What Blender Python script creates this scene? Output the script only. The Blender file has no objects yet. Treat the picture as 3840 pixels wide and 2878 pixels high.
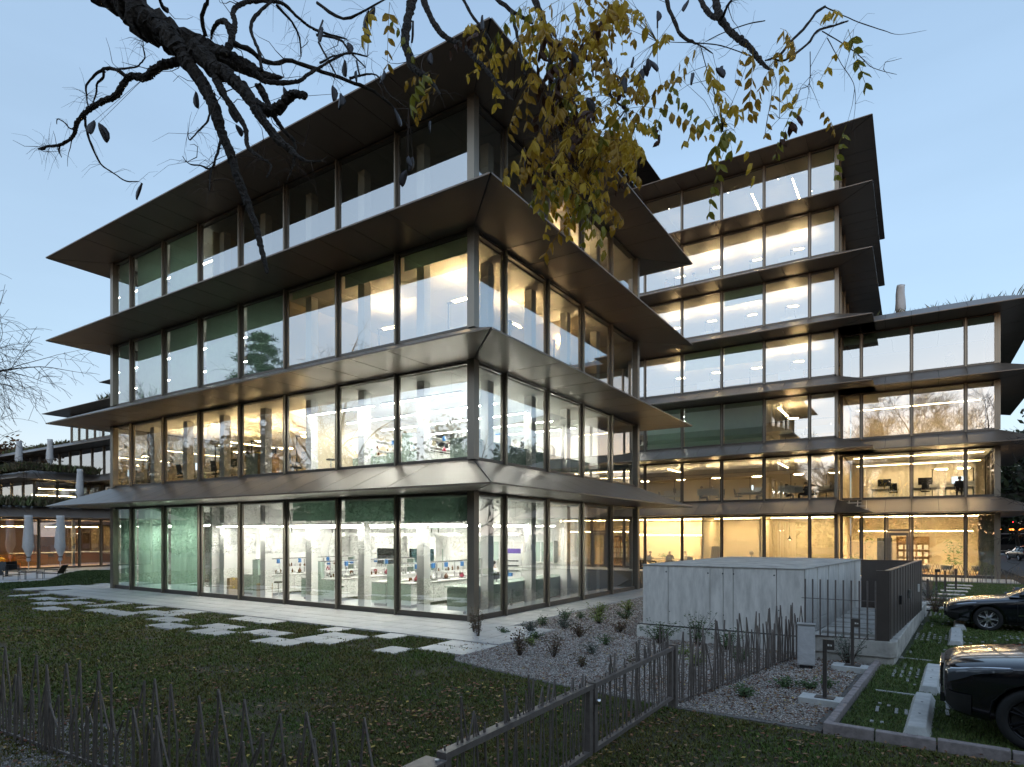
import bpy, bmesh, math, random
import numpy as np
from mathutils import Vector, Matrix
SC = bpy.context.scene
COL = SC.collection
PI = math.pi
R = math.radians
random.seed(11)
RNG = np.random.default_rng(11)

# ------------------------------------------------------------------ camera
cd = bpy.data.cameras.new('camera'); cam = bpy.data.objects.new('camera', cd); COL.objects.link(cam)
cam.location = (11.274, -15.407, 2.697); cam.rotation_euler = (PI/2, 0, 0.56998)
cd.sensor_fit = 'HORIZONTAL'; cd.sensor_width = 36; cd.lens = 22.04
cd.shift_y = 0.14695; cd.clip_start = 0.1; cd.clip_end = 3000
SC.camera = cam

# ------------------------------------------------------------------ sky, sun, exposure
W = bpy.data.worlds.new('World'); SC.world = W; W.use_nodes = True
wn = W.node_tree.nodes; wl = W.node_tree.links
SUN_AZ = R(166)      # direction the last light comes from, behind the camera (0 = +Y, clockwise)
sky = wn.new('ShaderNodeTexSky'); sky.sky_type = 'NISHITA'; sky.sun_disc = False
sky.sun_elevation = R(3.0); sky.sun_rotation = SUN_AZ
sky.altitude = 400; sky.air_density = 1.0; sky.dust_density = 0.6; sky.ozone_density = 2.2
# clear dusk sky: the scattering model plus the even high blue of the light left after sunset, by height above the horizon
tcw = wn.new('ShaderNodeTexCoord'); sxyz = wn.new('ShaderNodeSeparateXYZ'); rampw = wn.new('ShaderNodeValToRGB')
wl.new(tcw.outputs['Generated'], sxyz.inputs[0]); wl.new(sxyz.outputs['Z'], rampw.inputs['Fac'])
el = rampw.color_ramp.elements; el[0].position = 0.0; el[0].color = (.62,.60,.66,1); el[1].position = 1.0; el[1].color = (.25,.36,.55,1)
for pos, c in ((.10,(.56,.60,.70)), (.25,(.44,.56,.70)), (.55,(.36,.49,.655))):
    q = el.new(pos); q.color = (*c,1)
scw = wn.new('ShaderNodeVectorMath'); scw.operation = 'SCALE'; scw.inputs['Scale'].default_value = 2.75
scn = wn.new('ShaderNodeVectorMath'); scn.operation = 'SCALE'; scn.inputs['Scale'].default_value = 0.5
adw = wn.new('ShaderNodeVectorMath'); adw.operation = 'ADD'
bg = wn['Background']; bg.inputs['Strength'].default_value = 0.12
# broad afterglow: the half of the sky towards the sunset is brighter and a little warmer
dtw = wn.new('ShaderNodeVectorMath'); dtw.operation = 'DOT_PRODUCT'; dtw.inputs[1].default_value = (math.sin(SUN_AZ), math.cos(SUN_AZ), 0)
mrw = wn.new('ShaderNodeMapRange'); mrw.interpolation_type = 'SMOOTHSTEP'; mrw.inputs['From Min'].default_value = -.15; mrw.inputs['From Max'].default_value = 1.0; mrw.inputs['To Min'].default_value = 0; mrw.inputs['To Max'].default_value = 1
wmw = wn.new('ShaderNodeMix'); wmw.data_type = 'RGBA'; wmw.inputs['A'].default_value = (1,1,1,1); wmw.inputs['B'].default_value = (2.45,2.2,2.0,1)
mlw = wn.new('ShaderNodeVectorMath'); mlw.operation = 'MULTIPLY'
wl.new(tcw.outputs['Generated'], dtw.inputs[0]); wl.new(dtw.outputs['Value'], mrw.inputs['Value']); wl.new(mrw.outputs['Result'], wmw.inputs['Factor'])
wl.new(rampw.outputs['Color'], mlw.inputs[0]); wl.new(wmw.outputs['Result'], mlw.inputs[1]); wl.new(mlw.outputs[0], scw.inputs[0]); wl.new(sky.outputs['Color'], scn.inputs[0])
# faint high cirrus
nzw = wn.new('ShaderNodeTexNoise'); nzw.inputs['Scale'].default_value = 2.2; nzw.inputs['Detail'].default_value = 6; mpw = wn.new('ShaderNodeMapping'); mpw.inputs['Scale'].default_value = (1,1,5)
mr2 = wn.new('ShaderNodeMapRange'); mr2.inputs['From Min'].default_value = .35; mr2.inputs['From Max'].default_value = .75; mr2.inputs['To Min'].default_value = .97; mr2.inputs['To Max'].default_value = 1.07
sc2 = wn.new('ShaderNodeVectorMath'); sc2.operation = 'SCALE'
wl.new(tcw.outputs['Generated'], mpw.inputs['Vector']); wl.new(mpw.outputs['Vector'], nzw.inputs['Vector']); wl.new(nzw.outputs['Fac'], mr2.inputs['Value']); wl.new(mr2.outputs['Result'], sc2.inputs['Scale']); wl.new(scw.outputs[0], sc2.inputs[0])
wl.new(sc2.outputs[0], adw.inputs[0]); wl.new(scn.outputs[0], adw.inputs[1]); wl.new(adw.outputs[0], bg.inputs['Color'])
sd = bpy.data.lights.new('sun', 'SUN'); sd.energy = 0.06; sd.angle = R(20); sd.color = (1, .86, .74)
so = bpy.data.objects.new('sun', sd); COL.objects.link(so)
so.rotation_euler = (R(90-6), 0, PI-SUN_AZ+PI)
so.location = (0, -40, 30)
vs = SC.view_settings; vs.view_transform = 'Standard'; vs.look = 'None'; vs.exposure = 1.57; vs.gamma = 1
cy = SC.cycles
cy.use_denoising = True; cy.max_bounces = 7; cy.diffuse_bounces = 3; cy.glossy_bounces = 4
cy.transmission_bounces = 4; cy.transparent_max_bounces = 16; cy.caustics_reflective = False
cy.caustics_refractive = False; cy.sample_clamp_indirect = 4.0; cy.sample_clamp_direct = 0
try: cy.use_light_tree = True
except Exception: pass

# ------------------------------------------------------------------ helpers
WL = {}
def V(*a): return Vector(a)
class MB:
    def __init__(s): s.v = []; s.f = []
    def hull(s, A, B):
        n = len(s.v); k = len(A); s.v += [tuple(p) for p in A] + [tuple(p) for p in B]
        s.f.append(tuple(range(n+k-1, n-1, -1))); s.f.append(tuple(range(n+k, n+2*k)))
        for i in range(k):
            j = (i+1) % k; s.f.append((n+i, n+j, n+k+j, n+k+i))
        return s
    def box(s, x0, x1, y0, y1, z0, z1):
        return s.hull([(x0,y0,z0),(x1,y0,z0),(x1,y1,z0),(x0,y1,z0)], [(x0,y0,z1),(x1,y0,z1),(x1,y1,z1),(x0,y1,z1)])
    def poly(s, pts, z0, z1):
        return s.hull([(p[0],p[1],z0) for p in pts], [(p[0],p[1],z1) for p in pts])
    def quad(s, *p):
        n = len(s.v); s.v += [tuple(q) for q in p]; s.f.append(tuple(range(n, n+len(p)))); return s
    def tube(s, pts, rad, n=6, flat=1.0):
        pts = [Vector(p) for p in pts]; k = len(pts)
        if not hasattr(rad, '__len__'): rad = [rad]*k
        base = len(s.v); up = None
        for i, p in enumerate(pts):
            t = (pts[min(i+1,k-1)]-pts[max(i-1,0)])
            t = t.normalized() if t.length > 1e-9 else Vector((0,0,1))
            if up is None:
                up = Vector((0,0,1)) if abs(t.z) < .9 else Vector((1,0,0))
            a = (up - t*up.dot(t)); a = a.normalized() if a.length > 1e-6 else t.orthogonal().normalized()
            up = a; b = t.cross(a)
            for j in range(n):
                w = 2*PI*j/n
                s.v.append(tuple(p + (a*math.cos(w)*flat + b*math.sin(w))*rad[i]))
        for i in range(k-1):
            for j in range(n):
                q = (j+1) % n
                s.f.append((base+i*n+j, base+i*n+q, base+(i+1)*n+q, base+(i+1)*n+j))
        s.f.append(tuple(base+j for j in range(n-1,-1,-1))); s.f.append(tuple(base+(k-1)*n+j for j in range(n)))
        return s
    def lathe(s, prof, n=12, c=(0,0,0), wob=0):
        base = len(s.v); k = len(prof)
        for i, (r, z) in enumerate(prof):
            for j in range(n):
                w = 2*PI*j/n; rr = r*(1+wob*math.sin(3*w+i*1.7)+wob*.7*math.sin(5*w+i))
                s.v.append((c[0]+rr*math.cos(w), c[1]+rr*math.sin(w), c[2]+z))
        for i in range(k-1):
            for j in range(n):
                q = (j+1) % n
                s.f.append((base+i*n+j, base+i*n+q, base+(i+1)*n+q, base+(i+1)*n+j))
        s.f.append(tuple(base+j for j in range(n-1,-1,-1))); s.f.append(tuple(base+(k-1)*n+j for j in range(n)))
        return s
    def xf(s, M):
        s.v = [tuple(M @ Vector(p)) for p in s.v]; return s
    def mesh(s, name, mat, smooth=False):
        m = bpy.data.meshes.new(name); m.from_pydata(s.v, [], s.f); m.update()
        if mat: m.materials.append(mat)
        if smooth: m.polygons.foreach_set('use_smooth', [True]*len(m.polygons))
        return m
    def build(s, name, mat, parent=None, smooth=False, bevel=0):
        if parent is not None:
            o = WL.get(parent.name, Vector((0,0,0)))
            if o.length: s.v = [(p[0]-o.x, p[1]-o.y, p[2]-o.z) for p in s.v]
        ob = put(name, s.mesh(name, mat, smooth), parent)
        if bevel:
            b = ob.modifiers.new('bevel', 'BEVEL'); b.width = bevel; b.segments = 2; b.limit_method = 'ANGLE'
        return ob
def put(name, mesh, parent=None, loc=None, rot=None, scl=None):
    ob = bpy.data.objects.new(name, mesh); COL.objects.link(ob)
    if parent is not None:
        ob.parent = parent
        if parent.name in WL: WL[ob.name] = WL[parent.name]
    if loc is not None: ob.location = loc
    if rot is not None: ob.rotation_euler = rot if hasattr(rot, '__len__') else (0,0,rot)
    if scl is not None: ob.scale = scl if hasattr(scl, '__len__') else (scl,)*3
    return ob
def tag(o, label=None, cat=None, group=None, kind=None):
    if label: o['label'] = label
    if cat: o['category'] = cat
    if group: o['group'] = group
    if kind: o['kind'] = kind
    return o
def thing(name, label, cat, loc=(0,0,0), rot=0, group=None, world=False):
    o = bpy.data.objects.new(name, None); COL.objects.link(o); o.empty_display_size = .2
    o.location = loc; o.rotation_euler = (0,0,rot)
    if world: WL[o.name] = Vector(loc)
    return tag(o, label, cat, group)
def dup(o, loc=None, rot=None, label=None, scl=None, group=None, parent=None):
    c = o.copy(); COL.objects.link(c)
    if parent is not None: c.parent = parent
    for ch in list(o.children): dup(ch, parent=c)
    if loc is not None: c.location = loc
    if rot is not None: c.rotation_euler = (0,0,rot)
    if scl is not None: c.scale = (scl,)*3 if not hasattr(scl,'__len__') else scl
    if label: c['label'] = label
    if group: c['group'] = group
    return c
def np_mesh(name, verts, tris, mat, smooth=False):
    m = bpy.data.meshes.new(name); nv, nt = len(verts), len(tris)
    m.vertices.add(nv); m.vertices.foreach_set('co', np.asarray(verts, np.float32).ravel())
    m.loops.add(nt*3); m.loops.foreach_set('vertex_index', np.asarray(tris, np.int32).ravel())
    m.polygons.add(nt); m.polygons.foreach_set('loop_start', np.arange(0, nt*3, 3, dtype=np.int32))
    if smooth: m.polygons.foreach_set('use_smooth', np.ones(nt, bool))
    m.update(calc_edges=True); m.validate()
    m.materials.append(mat)
    return m
ORD = ['first','second','third','fourth','fifth','sixth','seventh','eighth','ninth','tenth']

# ------------------------------------------------------------------ materials
def mat(name, col, rough=.5, metal=0, spec=.5, noise=None, bump=None, emit=None, coat=0, alpha=1, trans=None):
    m = bpy.data.materials.new(name); m.use_nodes = True
    nt = m.node_tree; n = nt.nodes; l = nt.links; p = n['Principled BSDF']
    p.inputs['Base Color'].default_value = (*col, 1); p.inputs['Roughness'].default_value = rough
    p.inputs['Metallic'].default_value = metal; p.inputs['Specular IOR Level'].default_value = spec
    if coat: p.inputs['Coat Weight'].default_value = coat; p.inputs['Coat Roughness'].default_value = .03
    if noise:   # (scale, amount[, second colour][, stretch])
        tc = n.new('ShaderNodeTexCoord'); mp = n.new('ShaderNodeMapping'); nz = n.new('ShaderNodeTexNoise'); mx = n.new('ShaderNodeMix')
        mx.data_type = 'RGBA'; nz.inputs['Scale'].default_value = noise[0]; nz.inputs['Detail'].default_value = 6; nz.inputs['Roughness'].default_value = .65
        if len(noise) > 3: mp.inputs['Scale'].default_value = noise[3]
        c2 = noise[2] if len(noise) > 2 and noise[2] else tuple(c*(1-noise[1]) for c in col)
        c1 = col if len(noise) > 2 and noise[2] else tuple(min(1,c*(1+noise[1]*.6)) for c in col)
        mx.inputs['A'].default_value = (*c1,1); mx.inputs['B'].default_value = (*c2,1)
        rp = n.new('ShaderNodeValToRGB'); rp.color_ramp.elements[0].position = .32; rp.color_ramp.elements[1].position = .68
        l.new(tc.outputs['Object'], mp.inputs['Vector']); l.new(mp.outputs['Vector'], nz.inputs['Vector'])
        l.new(nz.outputs['Fac'], rp.inputs['Fac']); l.new(rp.outputs['Color'], mx.inputs['Factor']); l.new(mx.outputs['Result'], p.inputs['Base Color'])
    if bump:    # (scale, strength, distance)
        tc2 = n.new('ShaderNodeTexCoord'); nb = n.new('ShaderNodeTexNoise'); bp = n.new('ShaderNodeBump')
        nb.inputs['Scale'].default_value = bump[0]; nb.inputs['Detail'].default_value = 5
        bp.inputs['Strength'].default_value = bump[1]; bp.inputs['Distance'].default_value = bump[2]
        l.new(tc2.outputs['Object'], nb.inputs['Vector']); l.new(nb.outputs['Fac'], bp.inputs['Height']); l.new(bp.outputs['Normal'], p.inputs['Normal'])
    if emit: p.inputs['Emission Color'].default_value = (*emit[0],1); p.inputs['Emission Strength'].default_value = emit[1]
    return m
def island(name, cols, rough=.6, trans=0):
    """colour drawn at random for each separate piece of the mesh"""
    m = bpy.data.materials.new(name); m.use_nodes = True; nt = m.node_tree; n = nt.nodes; l = nt.links; p = n['Principled BSDF']
    g = n.new('ShaderNodeNewGeometry'); rp = n.new('ShaderNodeValToRGB'); rp.color_ramp.interpolation = 'LINEAR'
    e = rp.color_ramp.elements; e[0].color = (*cols[0],1); e[1].color = (*cols[-1],1)
    for i, c in enumerate(cols[1:-1]):
        q = e.new((i+1)/(len(cols)-1)); q.color = (*c,1)
    l.new(g.outputs['Random Per Island'], rp.inputs['Fac']); l.new(rp.outputs['Color'], p.inputs['Base Color'])
    p.inputs['Roughness'].default_value = rough; p.inputs['Specular IOR Level'].default_value = .3
    if trans:
        t = n.new('ShaderNodeBsdfTranslucent'); mx = n.new('ShaderNodeMixShader'); mx.inputs[0].default_value = trans
        l.new(rp.outputs['Color'], t.inputs['Color']); l.new(p.outputs[0], mx.inputs[1]); l.new(t.outputs[0], mx.inputs[2])
        l.new(mx.outputs[0], n['Material Output'].inputs['Surface'])
    return m
def patchy(name, cols, rough=.65):
    """as island(), with wide drifts of browner and greener growth"""
    m = island(name, cols, rough); nt = m.node_tree; n = nt.nodes; l = nt.links; p = n['Principled BSDF']
    src = p.inputs['Base Color'].links[0].from_socket
    tc = n.new('ShaderNodeTexCoord'); nz = n.new('ShaderNodeTexNoise'); nz.inputs['Scale'].default_value = .55; nz.inputs['Detail'].default_value = 5; nz.inputs['Roughness'].default_value = .7
    rp = n.new('ShaderNodeValToRGB'); e = rp.color_ramp.elements; e[0].position = .36; e[0].color = (1.25,1.0,.72,1); e[1].position = .64; e[1].color = (.78,1.08,.62,1)
    mx = n.new('ShaderNodeMix'); mx.data_type = 'RGBA'; mx.blend_type = 'MULTIPLY'; mx.inputs['Factor'].default_value = 1
    l.new(tc.outputs['Object'], nz.inputs['Vector']); l.new(nz.outputs['Fac'], rp.inputs['Fac']); l.new(src, mx.inputs['A']); l.new(rp.outputs['Color'], mx.inputs['B']); l.new(mx.outputs['Result'], p.inputs['Base Color'])
    return m
def glass(name, tint, base=.2, rough=0.0, refl=(1,1,1)):
    m = bpy.data.materials.new(name); m.use_nodes = True; nt = m.node_tree; n = nt.nodes; l = nt.links
    n.remove(n['Principled BSDF'])
    tr = n.new('ShaderNodeBsdfTransparent'); tr.inputs[0].default_value = (*tint,1)
    gl = n.new('ShaderNodeBsdfGlossy'); gl.inputs['Roughness'].default_value = rough; gl.inputs['Color'].default_value = (*refl,1)
    fr = n.new('ShaderNodeFresnel'); fr.inputs['IOR'].default_value = 1.5
    ma = n.new('ShaderNodeMath'); ma.operation = 'MULTIPLY_ADD'; ma.inputs[1].default_value = 1-base; ma.inputs[2].default_value = base; ma.use_clamp = True
    mx = n.new('ShaderNodeMixShader')
    l.new(fr.outputs[0], ma.inputs[0]); l.new(ma.outputs[0], mx.inputs[0]); l.new(tr.outputs[0], mx.inputs[1]); l.new(gl.outputs[0], mx.inputs[2])
    l.new(mx.outputs[0], n['Material Output'].inputs['Surface'])
    return m
def fabric(name, col, tr=.5, noise=None):
    m = mat(name, col, .9, noise=noise); nt = m.node_tree; n = nt.nodes; l = nt.links
    t = n.new('ShaderNodeBsdfTranslucent'); t.inputs[0].default_value = (*col,1)
    mx = n.new('ShaderNodeMixShader'); mx.inputs[0].default_value = tr
    l.new(n['Principled BSDF'].outputs[0], mx.inputs[1]); l.new(t.outputs[0], mx.inputs[2]); l.new(mx.outputs[0], n['Material Output'].inputs['Surface'])
    return m
def emitter(name, col, s):
    m = bpy.data.materials.new(name); m.use_nodes = True; n = m.node_tree.nodes; n.remove(n['Principled BSDF'])
    e = n.new('ShaderNodeEmission'); e.inputs[0].default_value = (*col,1); e.inputs[1].default_value = s
    m.node_tree.links.new(e.outputs[0], n['Material Output'].inputs['Surface']); return m
WARM = (1, .67, .33); AMBER = (1, .70, .36); NEUT = (1, .95, .87)
M = dict(
 bronze=mat('bronze_panel', (.175,.138,.11), .40, .42, noise=(.5,.09,None,(1,1,1))),
 seam=mat('dark_seam', (.012,.012,.012), .6),
 frame=mat('champagne_frame', (.25,.22,.18), .38, .7),
 winframe=mat('bronze_frame', (.115,.10,.085), .4, .6),
 frame_dark=mat('dark_frame', (.06,.055,.052), .4, .6),
 glass=glass('window_glass', (.87,.92,.88), .42),
 glass_in=glass('partition_glass', (.93,.96,.94), .05),
 blind=fabric('green_blind', (.50,.66,.57), .42, (2.2,.12)),
 curtain=fabric('green_curtain', (.33,.52,.42), .5, (1.4,.2,None,(3,3,.2))),
 white=mat('white_wall', (.78,.78,.76), .6),
 cream=mat('cream_wall', (.72,.62,.46), .6),
 ceil=mat('ceiling_white', (.74,.73,.70), .55),
 epoxy=mat('epoxy_floor', (.62,.63,.62), .18),
 carpet=mat('carpet', (.10,.095,.09), .9),
 oak=mat('oak', (.42,.27,.13), .45, noise=(3,.25,None,(1,1,12))),
 dark=mat('dark_grey', (.03,.03,.032), .45),
 black=mat('black_plastic', (.012,.012,.013), .4),
 steel=mat('steel', (.5,.5,.5), .28, .95),
 labgrey=mat('lab_grey_green', (.36,.45,.40), .45),
 labwhite=mat('lab_white', (.80,.80,.78), .35),
 worktop=mat('worktop', (.82,.82,.80), .3),
 blue=mat('equipment_blue', (.03,.17,.46), .35), red=mat('equipment_red', (.30,.02,.06), .4),
 amberglass=mat('brown_bottle', (.16,.05,.01), .15), card=mat('cardboard', (.42,.29,.16), .8),
 yellow=mat('yellow_tray', (.75,.55,.04), .5), purple=mat('purple_header', (.12,.06,.36), .5),
 screen=emitter('screen', (.75,.88,1), 1.1), screen_off=mat('screen_off', (.01,.011,.012), .2),
 skin=mat('skin', (.48,.30,.22), .5), hair=mat('hair', (.03,.02,.014), .6),
 cloth_dark=mat('dark_clothing', (.018,.02,.028), .85), cloth_light=mat('light_clothing', (.55,.53,.5), .85),
 tube_w=emitter('tube_neutral', NEUT, 58.0), tube_dim=emitter('tube_dim', NEUT, 26.0), tube_warm=emitter('tube_warm', WARM, 32.0), tube_amber=emitter('tube_amber', AMBER, 90.0),
 spot=emitter('spot_glow', (1,.9,.75), 14),
 concrete=mat('fair_faced_concrete', (.66,.635,.59), .75, noise=(2.6,.24,None,(2.5,2.5,.6)), bump=(22,.25,.01)),
 concrete_dark=mat('weathered_concrete', (.42,.40,.36), .85, noise=(2.5,.4), bump=(18,.4,.015)),
 kerb=mat('kerb_stone', (.27,.23,.22), .85, noise=(9,.35), bump=(40,.4,.01)),
 paver=mat('grid_paver', (.30,.295,.28), .85, noise=(20,.3)),
 stop=mat('wheel_stop_concrete', (.5,.5,.48), .85, noise=(6,.2), bump=(60,.3,.006)),
 tile=mat('paving_tile', (.47,.46,.44), .55, noise=(1.3,.14), bump=(70,.12,.004)),
 earth=mat('soil', (.022,.017,.011), .95, noise=(5,.4), bump=(30,.5,.02)),
 asphalt=mat('asphalt', (.05,.05,.052), .9, noise=(12,.25)),
 rod=mat('painted_steel_rod', (.17,.145,.13), .45, .3, noise=(14,.25)),
 panel=mat('brown_sheet', (.115,.095,.083), .42, .5, noise=(.8,.2)),
 bark=mat('bark', (.05,.037,.026), .95, noise=(14,.6,(.014,.010,.008),(1,1,.5)), bump=(30,1.0,.06)),
 twig=mat('twig', (.05,.03,.02), .8), pod=mat('seed_pod', (.022,.016,.018), .45),
 cover=mat('parasol_cover', (.50,.50,.50), .8, noise=(4,.1), bump=(7,.6,.03)),
 alu=mat('aluminium_pole', (.6,.6,.6), .35, .9),
 pavepole=mat('bollard_bronze', (.10,.085,.075), .45, .5),
 rattan=mat('black_metal_furniture', (.012,.013,.013), .5),
 paint=mat('black_car_paint', (.004,.005,.008), .16, 0, .6, coat=1.0),
 tyre=mat('tyre', (.012,.012,.012), .85, bump=(90,.4,.004)), rim=mat('alloy_rim', (.62,.62,.63), .25, .95), rimdark=mat('dark_rim', (.05,.05,.055), .3, .9),
 carglass=mat('car_window', (.01,.012,.014), .04, 0, .8), lamp=mat('headlamp_glass', (.09,.10,.115), .08, .5, .8),
 chrome=mat('chrome', (.7,.7,.7), .1, 1.0), trim=mat('black_trim', (.01,.01,.01), .5), plate=mat('number_plate', (.55,.55,.5), .4),
 taillight=emitter('red_tail_light', (1,.02,.03), 26), orange=emitter('orange_strip', (1,.22,.03), 3.0),
 leafg=mat('house_plant_leaf', (.10,.20,.04), .4), terracotta=mat('plant_pot', (.45,.42,.38), .7),
 paper=mat('paper', (.75,.73,.68), .7), cushion=mat('orange_cushion', (.62,.30,.07), .85), wood_dark=mat('walnut', (.12,.055,.025), .45),
 planting=island('terrace_planting', [(.06,.09,.03),(.12,.13,.06),(.10,.08,.05),(.16,.13,.08)], .8),
)
# ------------------------------------------------------------------ large structure: glazed buildings with flying eaves
def side(x0, x1, y0, y1, s):
    return {'F': (V(x0,y0,0), V(1,0,0), V(0,-1,0), x1-x0), 'R': (V(x1,y0,0), V(0,1,0), V(1,0,0), y1-y0),
            'B': (V(x1,y1,0), V(-1,0,0), V(0,1,0), x1-x0), 'L': (V(x0,y1,0), V(0,-1,0), V(-1,0,0), y1-y0)}[s]
OV, EH = 2.1, .97
def eave(root, rect, z, brk, ov=OV, h=EH, skip=()):
    """one projecting eave: dark carrier + one wedge panel for each module. brk: {side: [distances along side]}"""
    liner = MB(); x0, x1, y0, y1 = rect; i = .03
    A = [(x0,y0),(x1,y0),(x1,y1),(x0,y1)]
    def corner(k, d): return (A[k][0] + (d if k in (1,2) else -d), A[k][1] + (d if k in (2,3) else -d))
    for k, s in enumerate('FRBL'):
        if s not in brk: continue
        j = (k+1) % 4
        a, b = A[k], A[j]; ta, tb = corner(k, ov-i), corner(j, ov-i)
        liner.hull([(*a,z+i),(*ta,z+i),(*ta,z+i+.004),(*a,z+h-i)], [(*b,z+i),(*tb,z+i),(*tb,z+i+.004),(*b,z+h-i)])
    e = liner.build('eave', M['seam'], root)
    g = .012
    for s, bs in brk.items():
        O, U, N, L = side(*rect, s); O = O + V(0,0,z)
        for q, (a, b) in enumerate(zip(bs[:-1], bs[1:])):
            if (s, q) in skip: continue
            a += g; b -= g
            if a > L or b < 0: continue
            T = .045
            def prof(t): P = O+U*t; return [P, P+N*ov, P+N*ov+V(0,0,T), P+V(0,0,h)]
            if b < L+.02 and a > -.02: MB().hull(prof(a), prof(b)).build('panel', M['bronze'], e)
        for end in (0, 1):       # mitred corner pieces
            if (s, 'c%d' % end) in skip: continue
            t = g if end == 0 else L-g; sg = -1 if end == 0 else 1
            P = O+U*t; T = .045; Q = P+U*sg*(ov-g*2)+N*ov
            lo = [P, P+N*ov, Q]; hi = [P+V(0,0,h), P+N*ov+V(0,0,T), Q+V(0,0,T)]
            MB().hull(lo, hi).build('panel', M['bronze'], e)
    return e
PANE = {}
def glazing(root, rect, s, stops, z0, z1, blinds={}, skip=(), rail=.1, base=None, curtain={}):
    O, U, N, L = side(*rect, s)
    def bar(mb, a, b, n0, n1, za, zb):
        P = [O+U*a+N*n0, O+U*b+N*n0, O+U*b+N*n1, O+U*a+N*n1]
        mb.hull([p+V(0,0,za) for p in P], [p+V(0,0,zb) for p in P])
    for t in stops:
        m = MB(); bar(m, t-.028, t+.028, .012, .10, z0, z1); bar(m, t-.045, t+.045, -.14, -.004, z0, z1); m.build('mullion', M['frame'], root)
    for i, (a, b) in enumerate(zip(stops[:-1], stops[1:])):
        if i in skip: continue
        a += .05; b -= .05; m = MB(); bt = base if base else rail
        bar(m, a, b, -.10, 0, z0, z0+bt); bar(m, a, b, -.10, 0, z1-rail*.7, z1)
        bar(m, a, a+.055, -.095, -.003, z0+bt, z1-rail*.7); bar(m, b-.055, b, -.095, -.003, z0+bt, z1-rail*.7)
        w = m.build('window', M['winframe'], root)
        m = MB(); P0 = O+U*(a+.05)+N*-.03; P1 = O+U*(b-.05)+N*-.03
        j = lambda: N*random.uniform(-.006,.006)      # panes never sit in quite one plane
        a_, b_, c_ = P0+j()+V(0,0,z0+bt), P1+j()+V(0,0,z0+bt), P1+j()+V(0,0,z1-rail*.7)
        m.quad(a_, b_, c_, a_+c_-b_)
        m.build('pane', M['glass'], w)
        if i in blinds:
            fr = blinds[i]; m = MB(); bar(m, a+.1, b-.1, -.22, -.21, z1-.05-(z1-z0-.1)*fr, z1-.05)
            m.tube([O+U*(a+.1)+N*-.215+V(0,0,z1-.05-(z1-z0-.1)*fr), O+U*(b-.1)+N*-.215+V(0,0,z1-.05-(z1-z0-.1)*fr)], .018)
            m.build('blind', M['blind'], w)
        if i in curtain:
            m = MB(); k = 40; A_, B_ = [], []
            zb = z0+curtain[i]
            for q in range(k+1):
                t = a+.05+(b-a-.1)*q/k; n = -.30+.035*math.sin(q*1.25+i)+.02*math.sin(q*.53)
                A_.append(O+U*t+N*n+V(0,0,zb)); B_.append(O+U*t+N*n*1.0+V(0,0,z1-.05))
            n0 = len(m.v); m.v += [tuple(p) for p in A_+B_]
            for q in range(k): m.f.append((n0+q, n0+q+1, n0+k+1+q+1, n0+k+1+q))
            m.build('curtain', M['curtain'], w, smooth=True)
def halves(st):
    o = []
    for a, b in zip(st[:-1], st[1:]):
        o.append(a)
        if b-a > 2: o.append((a+b)/2)
    return o+[st[-1]]
def ceiling(root, x0, x1, y0, y1, z, mx=2.85, my=1.35, m='ceil', xs=None):
    c = MB().box(x0, x1, y0, y1, z+.03, z+.06).build('ceiling', M['seam'], root)
    nx = max(1, round((x1-x0)/mx)); ny = max(1, round((y1-y0)/my)); dx = (x1-x0)/nx; dy = (y1-y0)/ny; g = .008
    me = MB().box(-dx/2+g, dx/2-g, -dy/2+g, dy/2-g, 0, .028).mesh('ceiling_panel', M[m])
    o = WL.get(root.name, V(0,0,0))
    for i in range(nx):
        for j in range(ny):
            put('ceiling_panel', me, c, loc=V(x0+(i+.5)*dx, y0+(j+.5)*dy, z)-o)
def light_strip(root, a, b, w=.06, m='tube_w', z=None, hang=None, housing=True, zc=None):
    """linear luminaire hung from the ceiling: housing, glowing underside, suspension wires"""
    a = Vector(a); b = Vector(b); d = (b-a).normalized(); n = V(-d.y, d.x, 0)*w/2
    q = thing_part('linear_lamp', root)
    P = [a-n, b-n, b+n, a+n]
    h = MB().hull([p+V(0,0,.003) for p in P], [p+V(0,0,.07) for p in P]).build('linear_lamp', M['alu'], root)
    I = [a-n*.8+d*.02, b-n*.8-d*.02, b+n*.8-d*.02, a+n*.8+d*.02]
    MB().hull([p-V(0,0,.012) for p in I], [p for p in I]).build('diffuser', M[m], h)
    if zc:
        wv = MB()
        for t in (.12, .88):
            p = a.lerp(b, t); wv.tube([p+V(0,0,.07), (p.x, p.y, zc)], .006, 4)
        wv.build('wire', M['steel'], h)
    return h
def thing_part(*a): return None

# ---------------- ground sheet and large setting first
g = MB().box(-900, 900, -900, 1400, -1.2, -.06).build('ground', M['earth']); tag(g, kind='structure')

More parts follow.
